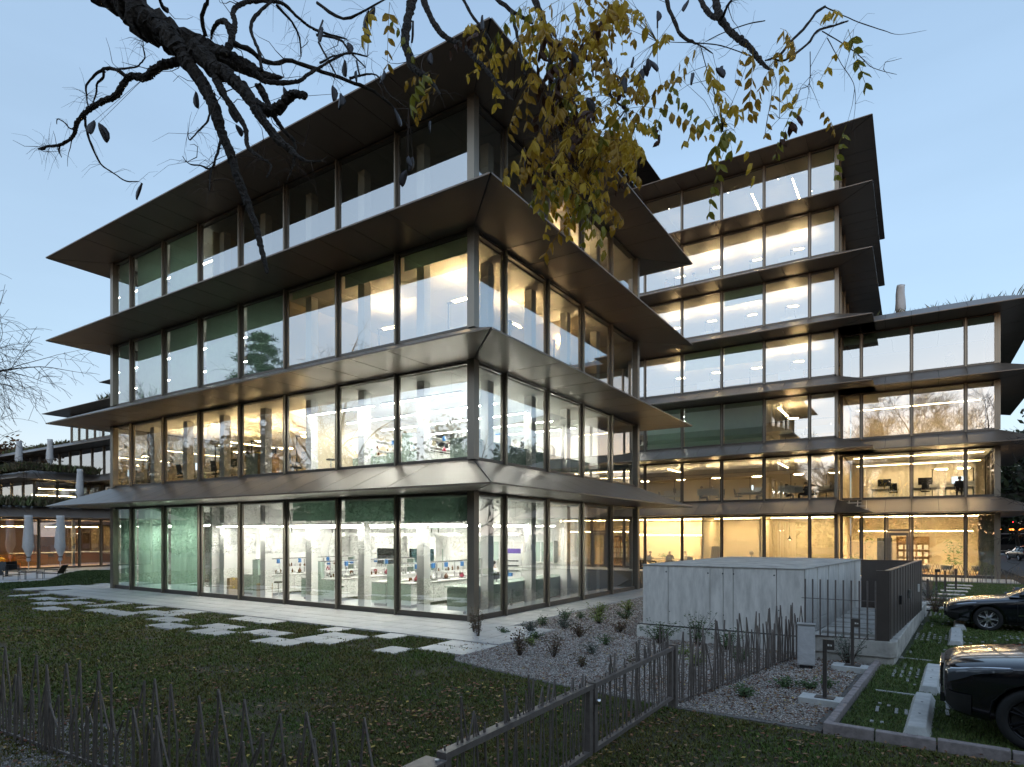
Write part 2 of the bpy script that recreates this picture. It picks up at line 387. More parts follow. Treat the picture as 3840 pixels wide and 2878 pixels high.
# ---------------- building A: the laboratory block in front
AX0, AX1, AY0, AY1 = -21.9, 0.0, 0.0, 13.35
RA = (AX0, AX1, AY0, AY1)
bA = thing('laboratory_building', 'four storey glazed laboratory block in the foreground with four dark flying eaves', 'building', (-10.95, 6.6, 0), world=True)
SF = [0, 1.71, 4.55, 7.4, 10.25, 13.08, 15.94, 18.76, 21.9]     # front stops from the left end
SR = [0, 1.74, 4.58, 7.43, 10.3, 13.35]
SB = [21.9-t for t in reversed(SF)]; SL = [13.35-t for t in reversed(SR)]
brkA = {'F': halves(SF), 'R': halves(SR), 'B': halves(SB), 'L': halves(SL)}
for n in range(4): eave(bA, RA, 4.0*(n+1), brkA)
for n in range(4):
    z0 = 0.0 if n == 0 else 4*n+.97; z1 = 4*(n+1)-.03
    bl, cu = {}, {}
    if n == 0: bl = {5: .185, 6: .20, 7: .21}; cu = {0: .0, 1: .12, 2: .12}
    if n == 2: bl = {0: .99, 1: .99, 2: .99, 3: .99, 4: .99, 5: .10, 6: .16, 7: .17}
    if n == 3: bl = {0: .99, 1: .99, 2: .99}
    glazing(bA, RA, 'F', SF, z0, z1, bl, base=.2 if n == 0 else .09, curtain=cu)
    glazing(bA, RA, 'R', SR, z0, z1, {}, base=.2 if n == 0 else .09)
    glazing(bA, RA, 'L', SL, z0, z1, {}, base=.2 if n == 0 else .09)
    MB().box(AX0+.15, AX1-.15, 13.1, 13.28, z0, z1).build('rear_wall', M['white'], bA)
# corner posts
for (x, y) in ((AX1-.02, AY0+.02), (AX0+.02, AY0+.02), (AX1-.02, AY1-.02), (AX0+.02, AY1-.02)):
    m = MB()
    for n in range(4):
        z0 = 0.0 if n == 0 else 4*n+.97
        m.box(x-.13, x+.13, y-.13, y+.13, z0, 4*(n+1)-.005)
    m.build('corner_post', M['frame'], bA)
# floors, roof
for n in range(5):
    zt = 4*n+.94 if n else -.005
    zb = 4*n+.04 if n else -.055
    MB().box(AX0+.01, AX1-.01, AY0+.01, AY1-.01, zb, zt).build('floor_slab' if n < 4 else 'roof', M['frame_dark'], bA)
fl = ['epoxy', 'carpet', 'carpet', 'carpet']
MB().box(AX0+.2, AX1-.2, AY0+.2, 13.05, 0, .02).build('floor', M['epoxy'], bA)
for n in (1, 2, 3): MB().box(AX0+.2, AX1-.2, AY0+.2, 13.05, 4*n+.945, 4*n+.965).build('floor', M['carpet' if n > 1 else 'epoxy'], bA)
for n in range(4): ceiling(bA, AX0+.25, AX1-.25, AY0+.25, 13.0, 4*(n+1)-.09 if n else 3.88)
# structural columns just behind the glass
cm = {}
for n in range(4):
    z0 = .02 if n == 0 else 4*n+.965; h = 4*(n+1)-.1-z0
    me = MB().box(-.16, .16, -.16, .16, 0, h-.02).mesh('column', M['white'])
    for t in SF[1:]:
        if t > 21: continue
        put('column', me, bA, loc=V(AX0+t+.35, .95, z0)-WL[bA.name])
    for t in SR[1:-1]: put('column', me, bA, loc=V(-.95, t+.35, z0)-WL[bA.name])
# inner walls
# ground floor: white lab walls at the back
MB().box(-21.5, -.4, 8.6, 8.75, .02, 3.88).build('inner_wall', M['white'], bA)
MB().box(-14.75, -14.6, .6, 8.55, .02, 3.88).build('inner_wall', M['white'], bA)
# first floor: offices left, lab right, partition between made solid to hold back the lab light
MB().box(-21.5, -9.0, 9.0, 9.15, 4.965, 7.9).build('inner_wall', M['cream'], bA)
MB().box(-8.7, -.6, 10.2, 10.35, 4.965, 7.9).build('inner_wall', M['white'], bA)
MB().box(-8.95, -8.85, 1.4, 8.9, 4.965, 7.9).build('inner_wall', M['cream'], bA)
# second and third floor
MB().box(-21.5, -.4, 8.4, 8.55, 8.965, 11.9).build('inner_wall', M['cream'], bA)
MB().box(-9.6, -9.5, .6, 8.35, 8.965, 11.9).build('inner_wall', M['cream'], bA)
MB().box(-21.5, -6.2, 7.4, 7.55, 12.965, 15.9).build('inner_wall', M['cream'], bA)
MB().box(-6.15, -.5, 5.2, 5.3, 12.965, 15.9).build('inner_wall', M['cream'], bA)
# lights of the block
for n, ys in ((0, (.62, 2.6, 4.6, 6.8)),):
    for y in ys:
        for (a, b) in ((-14.2, -10.2), (-9.8, -5.4), (-5.0, -.9)): light_strip(bA, (a, y, 3.02), (b, y, 3.02), .09, 'tube_w', zc=3.87)
for y in (.9, 2.2, 4.6): light_strip(bA, (-21.0, y, 3.1), (-15.2, y, 3.1), .09, 'tube_w', zc=3.87)
for y in (.62, 2.6, 4.6, 6.6, 8.6):
    for (a, b) in ((-8.3, -4.8), (-4.4, -.9)): light_strip(bA, (a, y, 7.22), (b, y, 7.22), .09, 'tube_w', zc=7.9)
for x in (-18.8, -13.0): light_strip(bA, (x, 4.0, 7.5), (x, 7.6, 7.5), .09, 'tube_warm', zc=7.9)

for y in (1.6, 4.0): light_strip(bA, (-21.2, y, 11.4), (-10.0, y, 11.4), .09, 'tube_dim', zc=11.9)  # unseen strips added to backlight the lowered green blinds
MB().box(-14.55, -14.45, .6, 7.3, 12.965, 15.9).build('inner_wall', M['cream'], bA)  # added partition, keeps the blind backlight out of the dark bays
for y in (1.6, 4.0): light_strip(bA, (-21.2, y, 15.4), (-15.0, y, 15.4), .09, 'tube_dim', zc=15.9)  # unseen strips added to backlight the third floor blinds
# ---------------- building B: the tall block behind, right
BX0, BX1, BY0, BY1 = -14.5, 7.09, 30.2, 45.0
RB = (BX0, BX1, BY0, BY1)
bB = thing('office_tower', 'tall glazed office block behind the concrete box with seven lit storeys under stacked eaves', 'building', (-3.7, 37.6, 0), world=True)
TB = [0, 2.85, 5.7, 8.55, 11.4, 14.26, 17.11, 19.96, 21.59]
TBR = [0, 1.8, 4.65, 7.5, 10.35, 13.2, 14.8]
for n in range(7):
    brk = {'F': halves(TB), 'R': halves(TBR)}
    if n >= 3: brk['B'] = [0, 21.59]; brk['L'] = [0, 14.8]
    eave(bB, RB, 4.0*(n+1), brk, skip=((('F','c1'),('R','c0'),('R',0)) if n == 0 else ()))
for n in range(7):
    z0 = 0.0 if n == 0 else 4*n+.97; z1 = 4*(n+1)-.03
    bl = {}
    if n == 2: bl = {4: .99, 5: .99, 3: .99}
    if n == 3: bl = {4: .42, 5: .42}
    if n == 4: bl = {5: .35}
    glazing(bB, RB, 'F', TB, z0, z1, bl, base=.12)
    if n >= 4: glazing(bB, RB, 'R', TBR, z0, z1, {0: .99, 1: .99, 2: .6} if n > 4 else {}, base=.12)
    MB().box(BX1-.16, BX1-.02, BY0-.0, BY0+.24, z0, z1).build('corner_post', M['frame'], bB)
    zb = 4*n+.04 if n else -.055
    MB().box(BX0+.01, BX1-.01, BY0+.01, BY1-.01, zb, 4*n+.94 if n else -.005).build('floor_slab', M['frame_dark'], bB)
    MB().box(BX0+.2, BX1-.2, BY0+.2, 40, 4*n+.945 if n else 0, 4*n+.965 if n else .02).build('floor', M['carpet'], bB)
    ceiling(bB, BX0+.25, BX1-.25, BY0+.25, 39.8, 4*(n+1)-.09)
    MB().box(BX0+.2, BX1-.2, 40, 40.15, 4*n+.97 if n else .02, 4*(n+1)-.1).build('inner_wall', M['cream'], bB)
    if n < 4: MB().box(BX1-.18, BX1-.06, BY0+.3, 32.2, z0, z1).build('side_wall', M['frame_dark'], bB)
    MB().box(BX0+.05, BX0+.2, BY0+.3, 40, 4*n+.97 if n else .02, 4*(n+1)-.1).build('inner_wall', M['cream'], bB)
MB().box(BX0+.01, BX1-.01, BY0+.01, BY1-.01, 28.04, 28.9).build('roof', M['frame_dark'], bB)
# set back top storey at the left of the tower
RP = (-24.0, -8.45, 30.2, 46.0)
eave(bB, RP, 32.0, {'F': halves([0,2.85,5.7,8.55,11.4,14.26,15.55]), 'R': [0,2.85,5.7,8.55,11.4,14.25,15.8]})
MB().box(-24, -8.45, 30.2, 46, 28.92, 31.98).build('penthouse_wall', M['frame_dark'], bB)
glazing(bB, RP, 'R', [0,2.85,5.7,8.55,11.4,14.25,15.8], 28.97, 31.97)
# room lights
for n in range(1, 7):
    if n == 6:
        for (x, y) in ((1.4, 33.5), (4.2, 33.0)): light_strip(bB, (x, y-1.4, 27.3), (x, y+2.2, 27.3), .1, 'tube_warm', zc=27.9)
        light_strip(bB, (-8, 35.5, 27.4), (-4, 35.5, 27.4), .1, 'tube_warm', zc=27.9)
# ---------------- building C: lower block joined to the right of the tower
CX0, CX1, CY0, CY1 = 7.12, 15.55, 32.0, 45.0
RC = (CX0, CX1, CY0, CY1)
bC = thing('office_wing', 'four storey glazed office wing right of the tower with wrapped parasol on its roof', 'building', (11.3, 38, 0), world=True)
TC = [.03, 1.23, 4.03, 6.83, 8.43]
for n in range(4):
    eave(bC, RC, 4.0*(n+1), {'F': halves(TC), 'R': [0,2.8,5.6,8.4,11.2,13]}, skip=(('F','c0'),)+((('F',0),) if n == 0 else ()))
    z0 = 0.0 if n == 0 else 4*n+.97; z1 = 4*(n+1)-.03
    if n == 0: glazing(bC, RC, 'F', [.03,1.23,2.63,4.03,6.83,8.43], z0, z1, {}, skip=(2,), base=.16)
    else: glazing(bC, RC, 'F', TC, z0, z1, {0: .2, 1: .2, 2: .2, 3: .15} if n == 3 else {}, base=.12)
    MB().box(CX1-.2, CX1-.02, CY0-.02, CY0+.2, z0, z1).build('corner_post', M['frame'], bC)
    glazing(bC, RC, 'R', [0,2.8,5.6,8.4,11.2,13], z0, z1, {}, base=.12)
    MB().box(CX0+.01, CX1-.01, CY0+.01, CY1-.01, 4*n+.04 if n else -.055, 4*n+.94 if n else -.005).build('floor_slab', M['frame_dark'], bC)
    MB().box(CX0+.2, CX1-.2, CY0+.2, 38, 4*n+.945 if n else 0, 4*n+.965 if n else .02).build('floor', M['oak' if n == 0 else 'carpet'], bC)
    ceiling(bC, CX0+.25, CX1-.25, CY0+.25, 37.9, 4*(n+1)-.09)
    MB().box(CX0+.2, CX1-.2, 38, 38.15, 4*n+.97 if n else .02, 4*(n+1)-.1).build('inner_wall', M['cream'], bC)
    MB().box(CX0+.02, CX0+.12, CY0+.3, 38, 4*n+.97 if n else .02, 4*(n+1)-.1).build('inner_wall', M['cream'], bC)
MB().box(CX0+.01, CX1-.01, CY0+.01, CY1-.01, 16.04, 16.94).build('roof', M['frame_dark'], bC)
# open steel carrier where the lowest eave has lost its corner panel
m = MB()
for k in range(4): m.box(7.1+k*.10, 9.1-k*.22, 30.0+.25*k, 30.05+.25*k, 4.03+.22*k, 4.08+.22*k)
for x in (7.3, 7.75, 8.25, 8.75): m.tube([(x, 29.95, 4.05), (x-.1, 31.9, 4.9)], .03, 5)
m.build('eave_carrier', M['steel'], bC)
# garden door of the wing
m = MB(); x0, x1 = CX0+2.63+.06, CX0+4.03-.06
m.box(x0, x1, 31.95, 32.05, 2.85, 3.0); m.box(x0, x1, 31.95, 32.05, 3.9, 3.97)
for a in (x0, x1-.09): m.box(a, a+.09, 31.95, 32.05, 0, 3.9)
m.box(x0+.1, x1-.1, 31.93, 32.0, .02, .2); m.box(x0+.1, x1-.1, 31.93, 32.0, 2.6, 2.8)
for a in (x0+.1, x1-.22): m.box(a, a+.12, 31.93, 32.0, .2, 2.6)
d = m.build('door', M['frame'], bC)
MB().quad((x0+.22,31.97,.2),(x1-.22,31.97,.2),(x1-.22,31.97,2.6),(x0+.22,31.97,2.6)).quad((x0+.1,31.97,3.0),(x1-.1,31.97,3.0),(x1-.1,31.97,3.9),(x0+.1,31.97,3.9)).build('pane', M['glass'], d)
MB().tube([(x1-.16,31.9,1.0),(x1-.16,31.86,1.0),(x1-.16,31.86,1.35),(x1-.16,31.9,1.35)], .014).build('handle', M['black'], d)
# ---------------- building D: cafe pavilion at the far left, E: stepped wing behind it
RD = (-62.0, -45.5, -14.0, 17.0)
bD = thing('cafe_pavilion', 'low glazed cafe pavilion at the left with planted roof terrace', 'building', (-53, 4, 0), world=True)
SD = [0, 2.85, 5.7, 8.55, 11.4, 14.2, 17.05, 19.6, 22.4, 24.0, 26.6, 28.4, 31.0]
eave(bD, RD, 3.93, {'R': halves(SD)}, h=.95)
glazing(bD, RD, 'R', SD, 0, 3.9, base=.12)
MB().box(-61.9, -45.52, -13.9, 16.9, 3.98, 4.85).build('roof', M['frame_dark'], bD)
MB().box(-61.5, -45.7, -13.5, 16.5, .0, .02).build('floor', M['oak'], bD)
MB().box(-55.2, -55.0, -13.5, 16.9, .02, 3.85).build('inner_wall', M['wood_dark'], bD)
ceiling(bD, -55, -45.8, -13.5, 16.5, 3.84, 3, 3)
MB().box(-46.2, -46.0, 8.1, 8.3, .02, 3.85).box(-46.2,-46.0, 12.4,12.6,.02,3.85).build('column', M['white'], bD)
# upper storey of the pavilion, set back
RD1 = (-75.0, -61.2, 11.0, 17.1)
eave(bD, RD1, 7.97, {'R': [0,1.4,2.8,4.3,6.1], 'F': halves([0,2.8,5.6,8.4,11.2,13.8])})
glazing(bD, RD1, 'R', [0,2.0,4.0,6.1], 4.97, 7.95); glazing(bD, RD1, 'F', [0,2.8,5.6,8.4,11.2,13.8], 4.97, 7.95)
MB().box(-74.9, -61.25, 11.05, 17, 8.0, 8.9).build('roof', M['frame_dark'], bD)
MB().box(-74.9, -66, 14.5, 14.6, 4.97, 7.9).build('inner_wall', M['cream'], bD)
RE = (-92.0, -40.0, 17.1, 32.0)
bE = thing('stepped_wing', 'stepped glazed wing with long dark eaves behind the pavilion', 'building', (-66, 24, 0), world=True)
SE = [i*2.6 for i in range(21)]
eave(bE, RE, 12.0, {'F': SE, 'L': [0, 5, 10, 14.9]})
glazing(bE, RE, 'F', SE, 8.97, 11.97); glazing(bE, RE, 'F', SE, 4.97, 7.95)
eave(bE, (-61.0, -40, 17.1, 32), 7.97, {'F': [i*1.4 for i in range(16)]})
MB().box(-91.9, -40.1, 17.15, 31.9, 12.04, 12.9).box(-91.9,-40.1,17.3,31.9,8.0,8.9).box(-91.9,-40.1,23,23.2,0,12).build('core', M['frame_dark'], bE)
RE2 = (-68.2, -40.0, 17.1, 32.0)
eave(bE, RE2, 16.0, {'F': [i*1.41 for i in range(21)], 'L': [0, 5, 10, 14.9]})
glazing(bE, RE2, 'F', [i*1.8 for i in range(16)], 12.97, 15.97); glazing(bE, RE2, 'L', [0,3,6,9,12,14.9], 12.97, 15.97)
MB().box(-68.1, -40.1, 17.2, 31.9, 16.04, 16.9).box(-62, -40.1, 22, 22.2, 12.95, 16).build('roof', M['frame_dark'], bE)
RE3 = (-65.0, -40.0, 21.5, 34.0)
eave(bE, RE3, 20.0, {'F': [i*2.5 for i in range(11)], 'L': [0, 5, 10, 12.5]})
MB().box(-64.9, -40.1, 21.6, 33.9, 16.95, 19.98).box(-64.9,-40.1,21.6,33.9,20.04,20.9).build('upper_wall', M['frame_dark'], bE)
# ------------------------------------------------------------------ furniture prototypes (built once, then copied)
def bake_skin(pts, edges, rad, sub=1, name='body', root=0):
    me = bpy.data.meshes.new(name); me.from_pydata([tuple(p) for p in pts], edges, []); me.update()
    ob = bpy.data.objects.new('skin_source', me); COL.objects.link(ob)
    md = ob.modifiers.new('skin', 'SKIN'); md.use_smooth_shade = True
    sv = me.skin_vertices[0].data
    for i, r in enumerate(rad): sv[i].radius = (r, r) if not hasattr(r, '__len__') else r; sv[i].use_root = (i == root)
    sb = ob.modifiers.new('sub', 'SUBSURF'); sb.levels = sub; sb.render_levels = sub
    dg = bpy.context.evaluated_depsgraph_get(); out = bpy.data.meshes.new_from_object(ob.evaluated_get(dg)); out.name = name
    bpy.data.objects.remove(ob); return out
def person_parts(pose):
    J = dict(pel=(0,0,.52), sp=(0,.03,.74), ch=(0,.0,.96), nk=(0,-.01,1.09), hd=(0,-.05,1.22), tp=(0,-.05,1.31))
    if pose == 'sit':
        for s, k in ((-1,'l'),(1,'r')):
            J.update({'sh'+k:(.19*s,.0,1.02),'el'+k:(.25*s,-.10,.78),'wr'+k:(.17*s,-.34,.76),'pa'+k:(.15*s,-.41,.755),'hp'+k:(.09*s,-.03,.50),'kn'+k:(.12*s,-.46,.52),'an'+k:(.12*s,-.46,.09),'to'+k:(.12*s,-.62,.04)})
    else:
        for n in ('pel','sp','ch','nk','hd','tp'): J[n] = (J[n][0], J[n][1], J[n][2]+.42)
        for s, k in ((-1,'l'),(1,'r')):
            J.update({'sh'+k:(.19*s,0,1.44),'el'+k:(.26*s,-.03,1.16),'wr'+k:(.22*s,-.24,1.08),'pa'+k:(.20*s,-.31,1.08),'hp'+k:(.09*s,0,.90),'kn'+k:(.10*s,-.02,.49),'an'+k:(.10*s,.02,.09),'to'+k:(.11*s,-.14,.04)})
    for k in 'lr':
        p = Vector(J['pa'+k]); s = -1 if k == 'l' else 1
        for q, (dx, dy) in enumerate(((-.03,-.075),(-.01,-.09),(.01,-.085),(.03,-.07))): J['f%d%s' % (q,k)] = tuple(p+V(dx,dy,-.015))
        J['th'+k] = tuple(p+V(-.055*s,-.01,0))
    E = [('pel','sp'),('sp','ch'),('ch','nk'),('nk','hd'),('hd','tp')]
    for k in 'lr':
        E += [('ch','sh'+k),('sh'+k,'el'+k),('el'+k,'wr'+k),('wr'+k,'pa'+k),('pel','hp'+k),('hp'+k,'kn'+k),('kn'+k,'an'+k),('an'+k,'to'+k),('wr'+k,'th'+k)]
        E += [('pa'+k,'f%d%s' % (q,k)) for q in range(4)]
    Rr = dict(pel=.13, sp=.125, ch=.135, nk=.05, hd=.095, tp=.07, sh=.065, el=.045, wr=.03, pa=.035, hp=.09, kn=.06, an=.04, to=.035, th=.01)
    names = list(J); ix = {n:i for i, n in enumerate(names)}
    rr = [Rr.get(n, Rr.get(n[:-1], .009)) for n in names]
    body = bake_skin([J[n] for n in names], [(ix[a],ix[b]) for a,b in E], rr, 1, 'body', 0)
    # clothing: torso, sleeves, trousers a little outside the body
    cn = ['pel','sp','ch']+[p+k for k in 'lr' for p in ('sh','el','hp','kn')]; ci = {n:i for i,n in enumerate(cn)}
    pts = [Vector(J[n]) for n in cn]; ed = [(0,1),(1,2)]
    for k in 'lr':
        wr = Vector(J['wr'+k]).lerp(Vector(J['el'+k]), .12); an = Vector(J['an'+k]).lerp(Vector(J['kn'+k]), .1)
        pts += [wr, an]; a = len(pts)-2
        ed += [(2,ci['sh'+k]),(ci['sh'+k],ci['el'+k]),(ci['el'+k],a),(0,ci['hp'+k]),(ci['hp'+k],ci['kn'+k]),(ci['kn'+k],a+1)]
    cr = [.165,.16,.165]+[.085,.065,.11,.08]*2+[.045,.055]*2
    cloth = bake_skin(pts, ed, cr, 1, 'clothing', 0)
    h = Vector(J['hd']); hair = MB().lathe([(.02,-.02),(.098,-.0),(.112,.05),(.10,.09),(.06,.125),(.01,.14)], 10, (h.x, h.y+.022, h.z-.01)).mesh('hair', M['hair'], True)
    f = MB(); f.tube([(h.x,h.y-.088,h.z+.01),(h.x,h.y-.115,h.z-.02)], [.010,.016], 5)
    for s in (-1,1): f.lathe([(.004,-.012),(.011,0),(.004,.012)], 6, (h.x+s*.035, h.y-.085, h.z+.012)); f.tube([(h.x+s*.093,h.y+.005,h.z-.025),(h.x+s*.1,h.y+.01,h.z+.03)], .014, 5)
    f.tube([(h.x-.025,h.y-.088,h.z-.05),(h.x+.025,h.y-.088,h.z-.05)], .006, 5)
    return body, cloth, hair, f.mesh('face', M['skin'])
PPL = {p: person_parts(p) for p in ('sit', 'stand')}
def person(pose, loc, rot, label, top='cloth_dark', hair='hair'):
    b, c, h, f = PPL[pose]; o = thing('person', label, 'person', loc, rot, 'people inside the buildings')
    def mk(name, me, m):
        me2 = me.copy(); me2.materials.clear(); me2.materials.append(M[m]); return put(name, me2, o)
    mk('body', b, 'skin'); mk('clothing', c, top); mk('hair', h, hair); mk('face', f, 'skin')
    return o
def P(mb, name, m, parent, smooth=False, bevel=0): return mb.build(name, M[m], parent, smooth, bevel)
def proto(name, cat, group=None): return thing(name, 'x', cat, group=group)
def mk_chair():
    t = proto('swivel_chair', 'chair', 'office swivel chairs')
    P(MB().box(-.24,.24,-.24,.22,.43,.50), 'seat', 'black', t, bevel=.02)
    P(MB().hull([(-.22,.20,.58),(.22,.20,.58),(.22,.24,.58),(-.22,.24,.58)], [(-.19,.29,1.05),(.19,.29,1.05),(.19,.32,1.05),(-.19,.32,1.05)]), 'backrest', 'black', t, bevel=.015)
    P(MB().tube([(0,0,.08),(0,0,.43)], .03, 8).tube([(0,.16,.46),(0,.26,.6)], .025, 6), 'column', 'steel', t)
    m = MB()
    for k in range(5): a = 2*PI*k/5; m.tube([(0,0,.1),(.3*math.cos(a),.3*math.sin(a),.06)], [.03,.02], 5); m.lathe([(.01,0),(.03,.01),(.03,.05),(.01,.06)], 6, (.31*math.cos(a),.31*math.sin(a),0))
    P(m, 'base', 'black', t)
    for s in (-1,1): P(MB().box(s*.27-.025,s*.27+.025,-.12,.12,.66,.69).tube([(s*.25,.1,.48),(s*.27,.05,.67)], .015, 5), 'armrest', 'black', t)
    return t
def mk_desk(w=1.6):
    t = proto('desk', 'desk', 'office desks')
    P(MB().box(-w/2,w/2,-.4,.4,.72,.745), 'desktop', 'worktop', t)
    for s in (-1,1): P(MB().box(s*(w/2-.1)-.03,s*(w/2-.1)+.03,-.03,.03,.05,.72).box(s*(w/2-.1)-.03,s*(w/2-.1)+.03,-.33,.33,0,.05), 'leg', 'labgrey', t)
    P(MB().box(-w/2,w/2,.405,.435,.60,1.12), 'screen_panel', 'paper', t)
    return t
def mk_monitor(off=True):
    t = proto('monitor', 'monitor', 'computer monitors')
    P(MB().box(-.30,.30,0,.03,.16,.52), 'housing', 'black', t); P(MB().box(-.29,.29,-.006,-.001,.17,.51), 'screen', 'screen_off' if off else 'screen', t)
    P(MB().box(-.03,.03,.03,.06,.01,.3).box(-.12,.12,-.05,.12,0,.012), 'stand', 'black', t)
    return t
def mk_lamp(side_x=.45, head='black'):
    t = proto('floor_lamp', 'lamp', 'office floor lamps')
    P(MB().box(-.18,.18,-.18,.18,0,.02), 'base', head, t); P(MB().box(-.025,.025,-.02,.02,.02,1.95), 'pole', head, t)
    h = P(MB().box(-.05,.85,-.05,.05,1.95,1.99), 'head', head, t)
    MB().box(.15,.83,-.042,.042,1.991,1.996).build('uplight', M['up'], h); MB().box(.25,.82,-.03,.03,1.943,1.949).build('downlight', M['down'], h)
    return t
M['up'] = emitter('uplight', WARM, 165); M['down'] = emitter('downlight', WARM, 60)
PC, PD_, PM, PMON, PL = mk_chair(), mk_desk(), mk_monitor(True), mk_monitor(False), mk_lamp()
USED = set()
def place(p, loc, rot, label, group=None, scl=None):
    if p.name not in USED:
        USED.add(p.name); p.location = loc; p.rotation_euler = (0,0,rot); p['label'] = label
        if scl: p.scale = (scl,)*3
        return p
    return dup(p, loc, rot, label, scl, group)
FLN = ['ground', 'first', 'second', 'third', 'fourth', 'fifth', 'top']
def bayx(n): return BX0+(TB[n]+TB[n+1])/2
# ---- offices of the tower: which bays (3..7 are seen) hold what
for n in range(1, 6):
    zf = 4*n+.967; y = 31.9
    for b in range(2 if n < 5 else 3, 8):
        if n == 2 and b in (3, 4, 5): continue
        x = bayx(b); where = 'at %s bay from right, %s floor of tower' % (ORD[7-b], FLN[n])
        w = 1.3 if b == 7 else 1.6
        if n <= 2 or b in (4, 6):
            place(PD_, (x, y+.35, zf), PI if (b+n) % 2 else 0, 'pale desk with screen panel '+where)
            place(PM if (b+n) % 3 else PMON, (x+.25, y+.3, zf+.746), PI*.5 if b % 2 else -PI*.5, 'black monitor on the desk '+where)
            if n < 4: place(PC, (x-.75 if b % 2 else x+.8, y+.4, zf), (.5 if b % 2 else -.7)*PI, 'black swivel chair '+where)
        if b in (3, 4, 5, 6) or n == 1: place(PL, (x-.5+.35*(n % 2), y+1.1+.3*(b % 2), zf), 0 if b % 2 else .15, 'slim black uplighter lamp '+where)
    for x in (-5.2, 3.0):
        if n != 1 and not (n == 2 and x > 0): continue
        light_strip(bB, (x, 33.3, 4*n+3.86), (x, 37.2, 4*n+3.86), .14, 'tube_warm')  # added fill strip, set flush in the ceiling to light the room
light_strip(bB, (-8.5, 32.2, 11.7), (-1.5, 32.2, 11.7), .09, 'tube_dim', zc=11.9); light_strip(bB, (-8.5, 34.2, 11.7), (-1.5, 34.2, 11.7), .09, 'tube_dim', zc=11.9)  # unseen strips added behind the tower blinds to brighten them
# top floor of the tower: small downlights
for (x, y) in ((-8.6,31.8),(-4.6,31.8),(-.2,31.9),(3.2,32.0),(-6,35),(-2.2,35),(1.5,36),(5,35)):
    h = MB().lathe([(.05,0),(.05,.14)], 10, (x,y,27.76)).build('downlight', M['black'], bB)
    MB().lathe([(.035,0),(.035,.006)], 10, (x,y,27.75)).build('glow', M['spot'], h)
# people of the tower
person('sit', (bayx(4)-.6, 32.25, 4.967), PI*.5, 'person seated at the fourth bay from right, first floor of the tower')
person('sit', (bayx(5)+1.0, 32.3, 4.967), -PI*.5, 'person in dark clothes at the third bay from right, tower first floor')
person('sit', (bayx(6)+.95, 32.25, 4.967), -PI*.5, 'person in black jacket upright at the second bay from right, tower first floor')
person('sit', (bayx(6)-.5, 33.2, 4.967), PI*.5, 'person bent over a desk at the second bay from right, tower first floor', 'cloth_dark')
person('stand', (bayx(5)+.7, 32.3, 8.967), PI*.4, 'person in pale top standing on the second floor of the tower', 'cloth_light')
person('sit', (bayx(4)-1.0, 31.6, 20.967), PI*.4, 'person in pale shirt seated by the glass on the fifth floor of the tower', 'cloth_light')
person('sit', (bayx(3)-.2, 31.6, 20.967), PI*.4, 'person in brown top at the far left of the fifth floor of the tower', 'cushion')
# ---- wing: first floor desks in front of a curtain
m = MB(); k = 60
for q in range(k+1): t = 8.2+6.6*q/k; m.v += [(t, 37.2+.06*math.sin(q*1.7), 5.0), (t, 37.2+.06*math.sin(q*1.7), 7.85)]
for q in range(k): m.f.append((2*q, 2*q+2, 2*q+3, 2*q+1))
m.build('room_curtain', M['paper'], bC, smooth=True)
for i, x in enumerate((9.6, 11.9, 13.7)):
    wh = ['left', 'middle', 'right'][i]
    place(PD_, (x, 33.6, 4.967), 0, 'pale desk with screen panel, %s of three on the first floor of the office wing' % wh)
    place(PM if i != 2 else PMON, (x, 33.75, 5.713), 0, 'wide monitor on the %s desk of the office wing' % wh, scl=1.3)
    place(PC, (x+(.55 if i == 0 else 0), 32.95, 4.967), PI, 'black swivel chair at the %s desk of the office wing' % wh)
person('sit', (13.7, 32.95, 4.967), PI, 'person in dark jacket seen from behind at the right desk of the office wing')
place(PL, (12.3, 34.4, 4.967), 0, 'black lamp between the middle and right desks of the office wing')
place(PL, (14.5, 34.5, 4.967), PI, 'black lamp beside the right column of the office wing')
for n in (1, 2):
    if n == 1: light_strip(bC, (7.8, 33.6, 4*n+3.86), (15.0, 33.6, 4*n+3.86), .14, 'tube_warm')  # added fill strip sunk into the ceiling to light this floor
    light_strip(bC, (7.8, 36.0, 4*n+3.55), (15.0, 36.0, 4*n+3.55), .12, 'tube_warm', zc=4*n+3.9)
person('sit', (13.2, 33.1, 12.967), PI, 'faint seated person behind the glass of the third floor of the office wing')
# ---- warm ground floor rooms of tower and wing
MB().box(BX0+.3, BX1-.3, 35.2, 35.3, .02, 3.9).build('meeting_room_wall', M['cream'], bB)
for x in (-8.6, -1.8, 2.2): MB().box(x-.05, x+.05, 30.9, 35.15, .02, 3.9).build('meeting_room_wall', M['cream'], bB)
light_strip(bB, (-8.2, 32.8, 2.62), (-2.1, 32.8, 2.62), .1, 'tube_amber', zc=3.9)
for (a, b) in ((-14, -9), (-1.5, 2.0), (2.5, 6.6)): light_strip(bB, (a, 33.2, 3.86), (b, 33.2, 3.86), .14, 'tube_amber')  # added fill strips hidden flush in the ceiling, not real fixtures
light_strip(bB, (-8.2, 34.2, 3.86), (-2.1, 34.2, 3.86), .14, 'tube_amber')  # added ceiling fill for the meeting room, besides its hung lamp
m = MB().box(-3.1, -2.05, 35.14, 35.19, .02, 2.3); d = m.build('door', M['oak'], bB)
MB().tube([(-2.95,35.1,1.05),(-2.85,35.1,1.05)], .015).build('handle', M['steel'], d)
t = thing('meeting_table', 'dark long meeting table in the warm ground floor room of the tower', 'table', (-5.6, 32.8, 0))
P(MB().box(-2.4,2.4,-.55,.55,.72,.75), 'tabletop', 'dark', t)
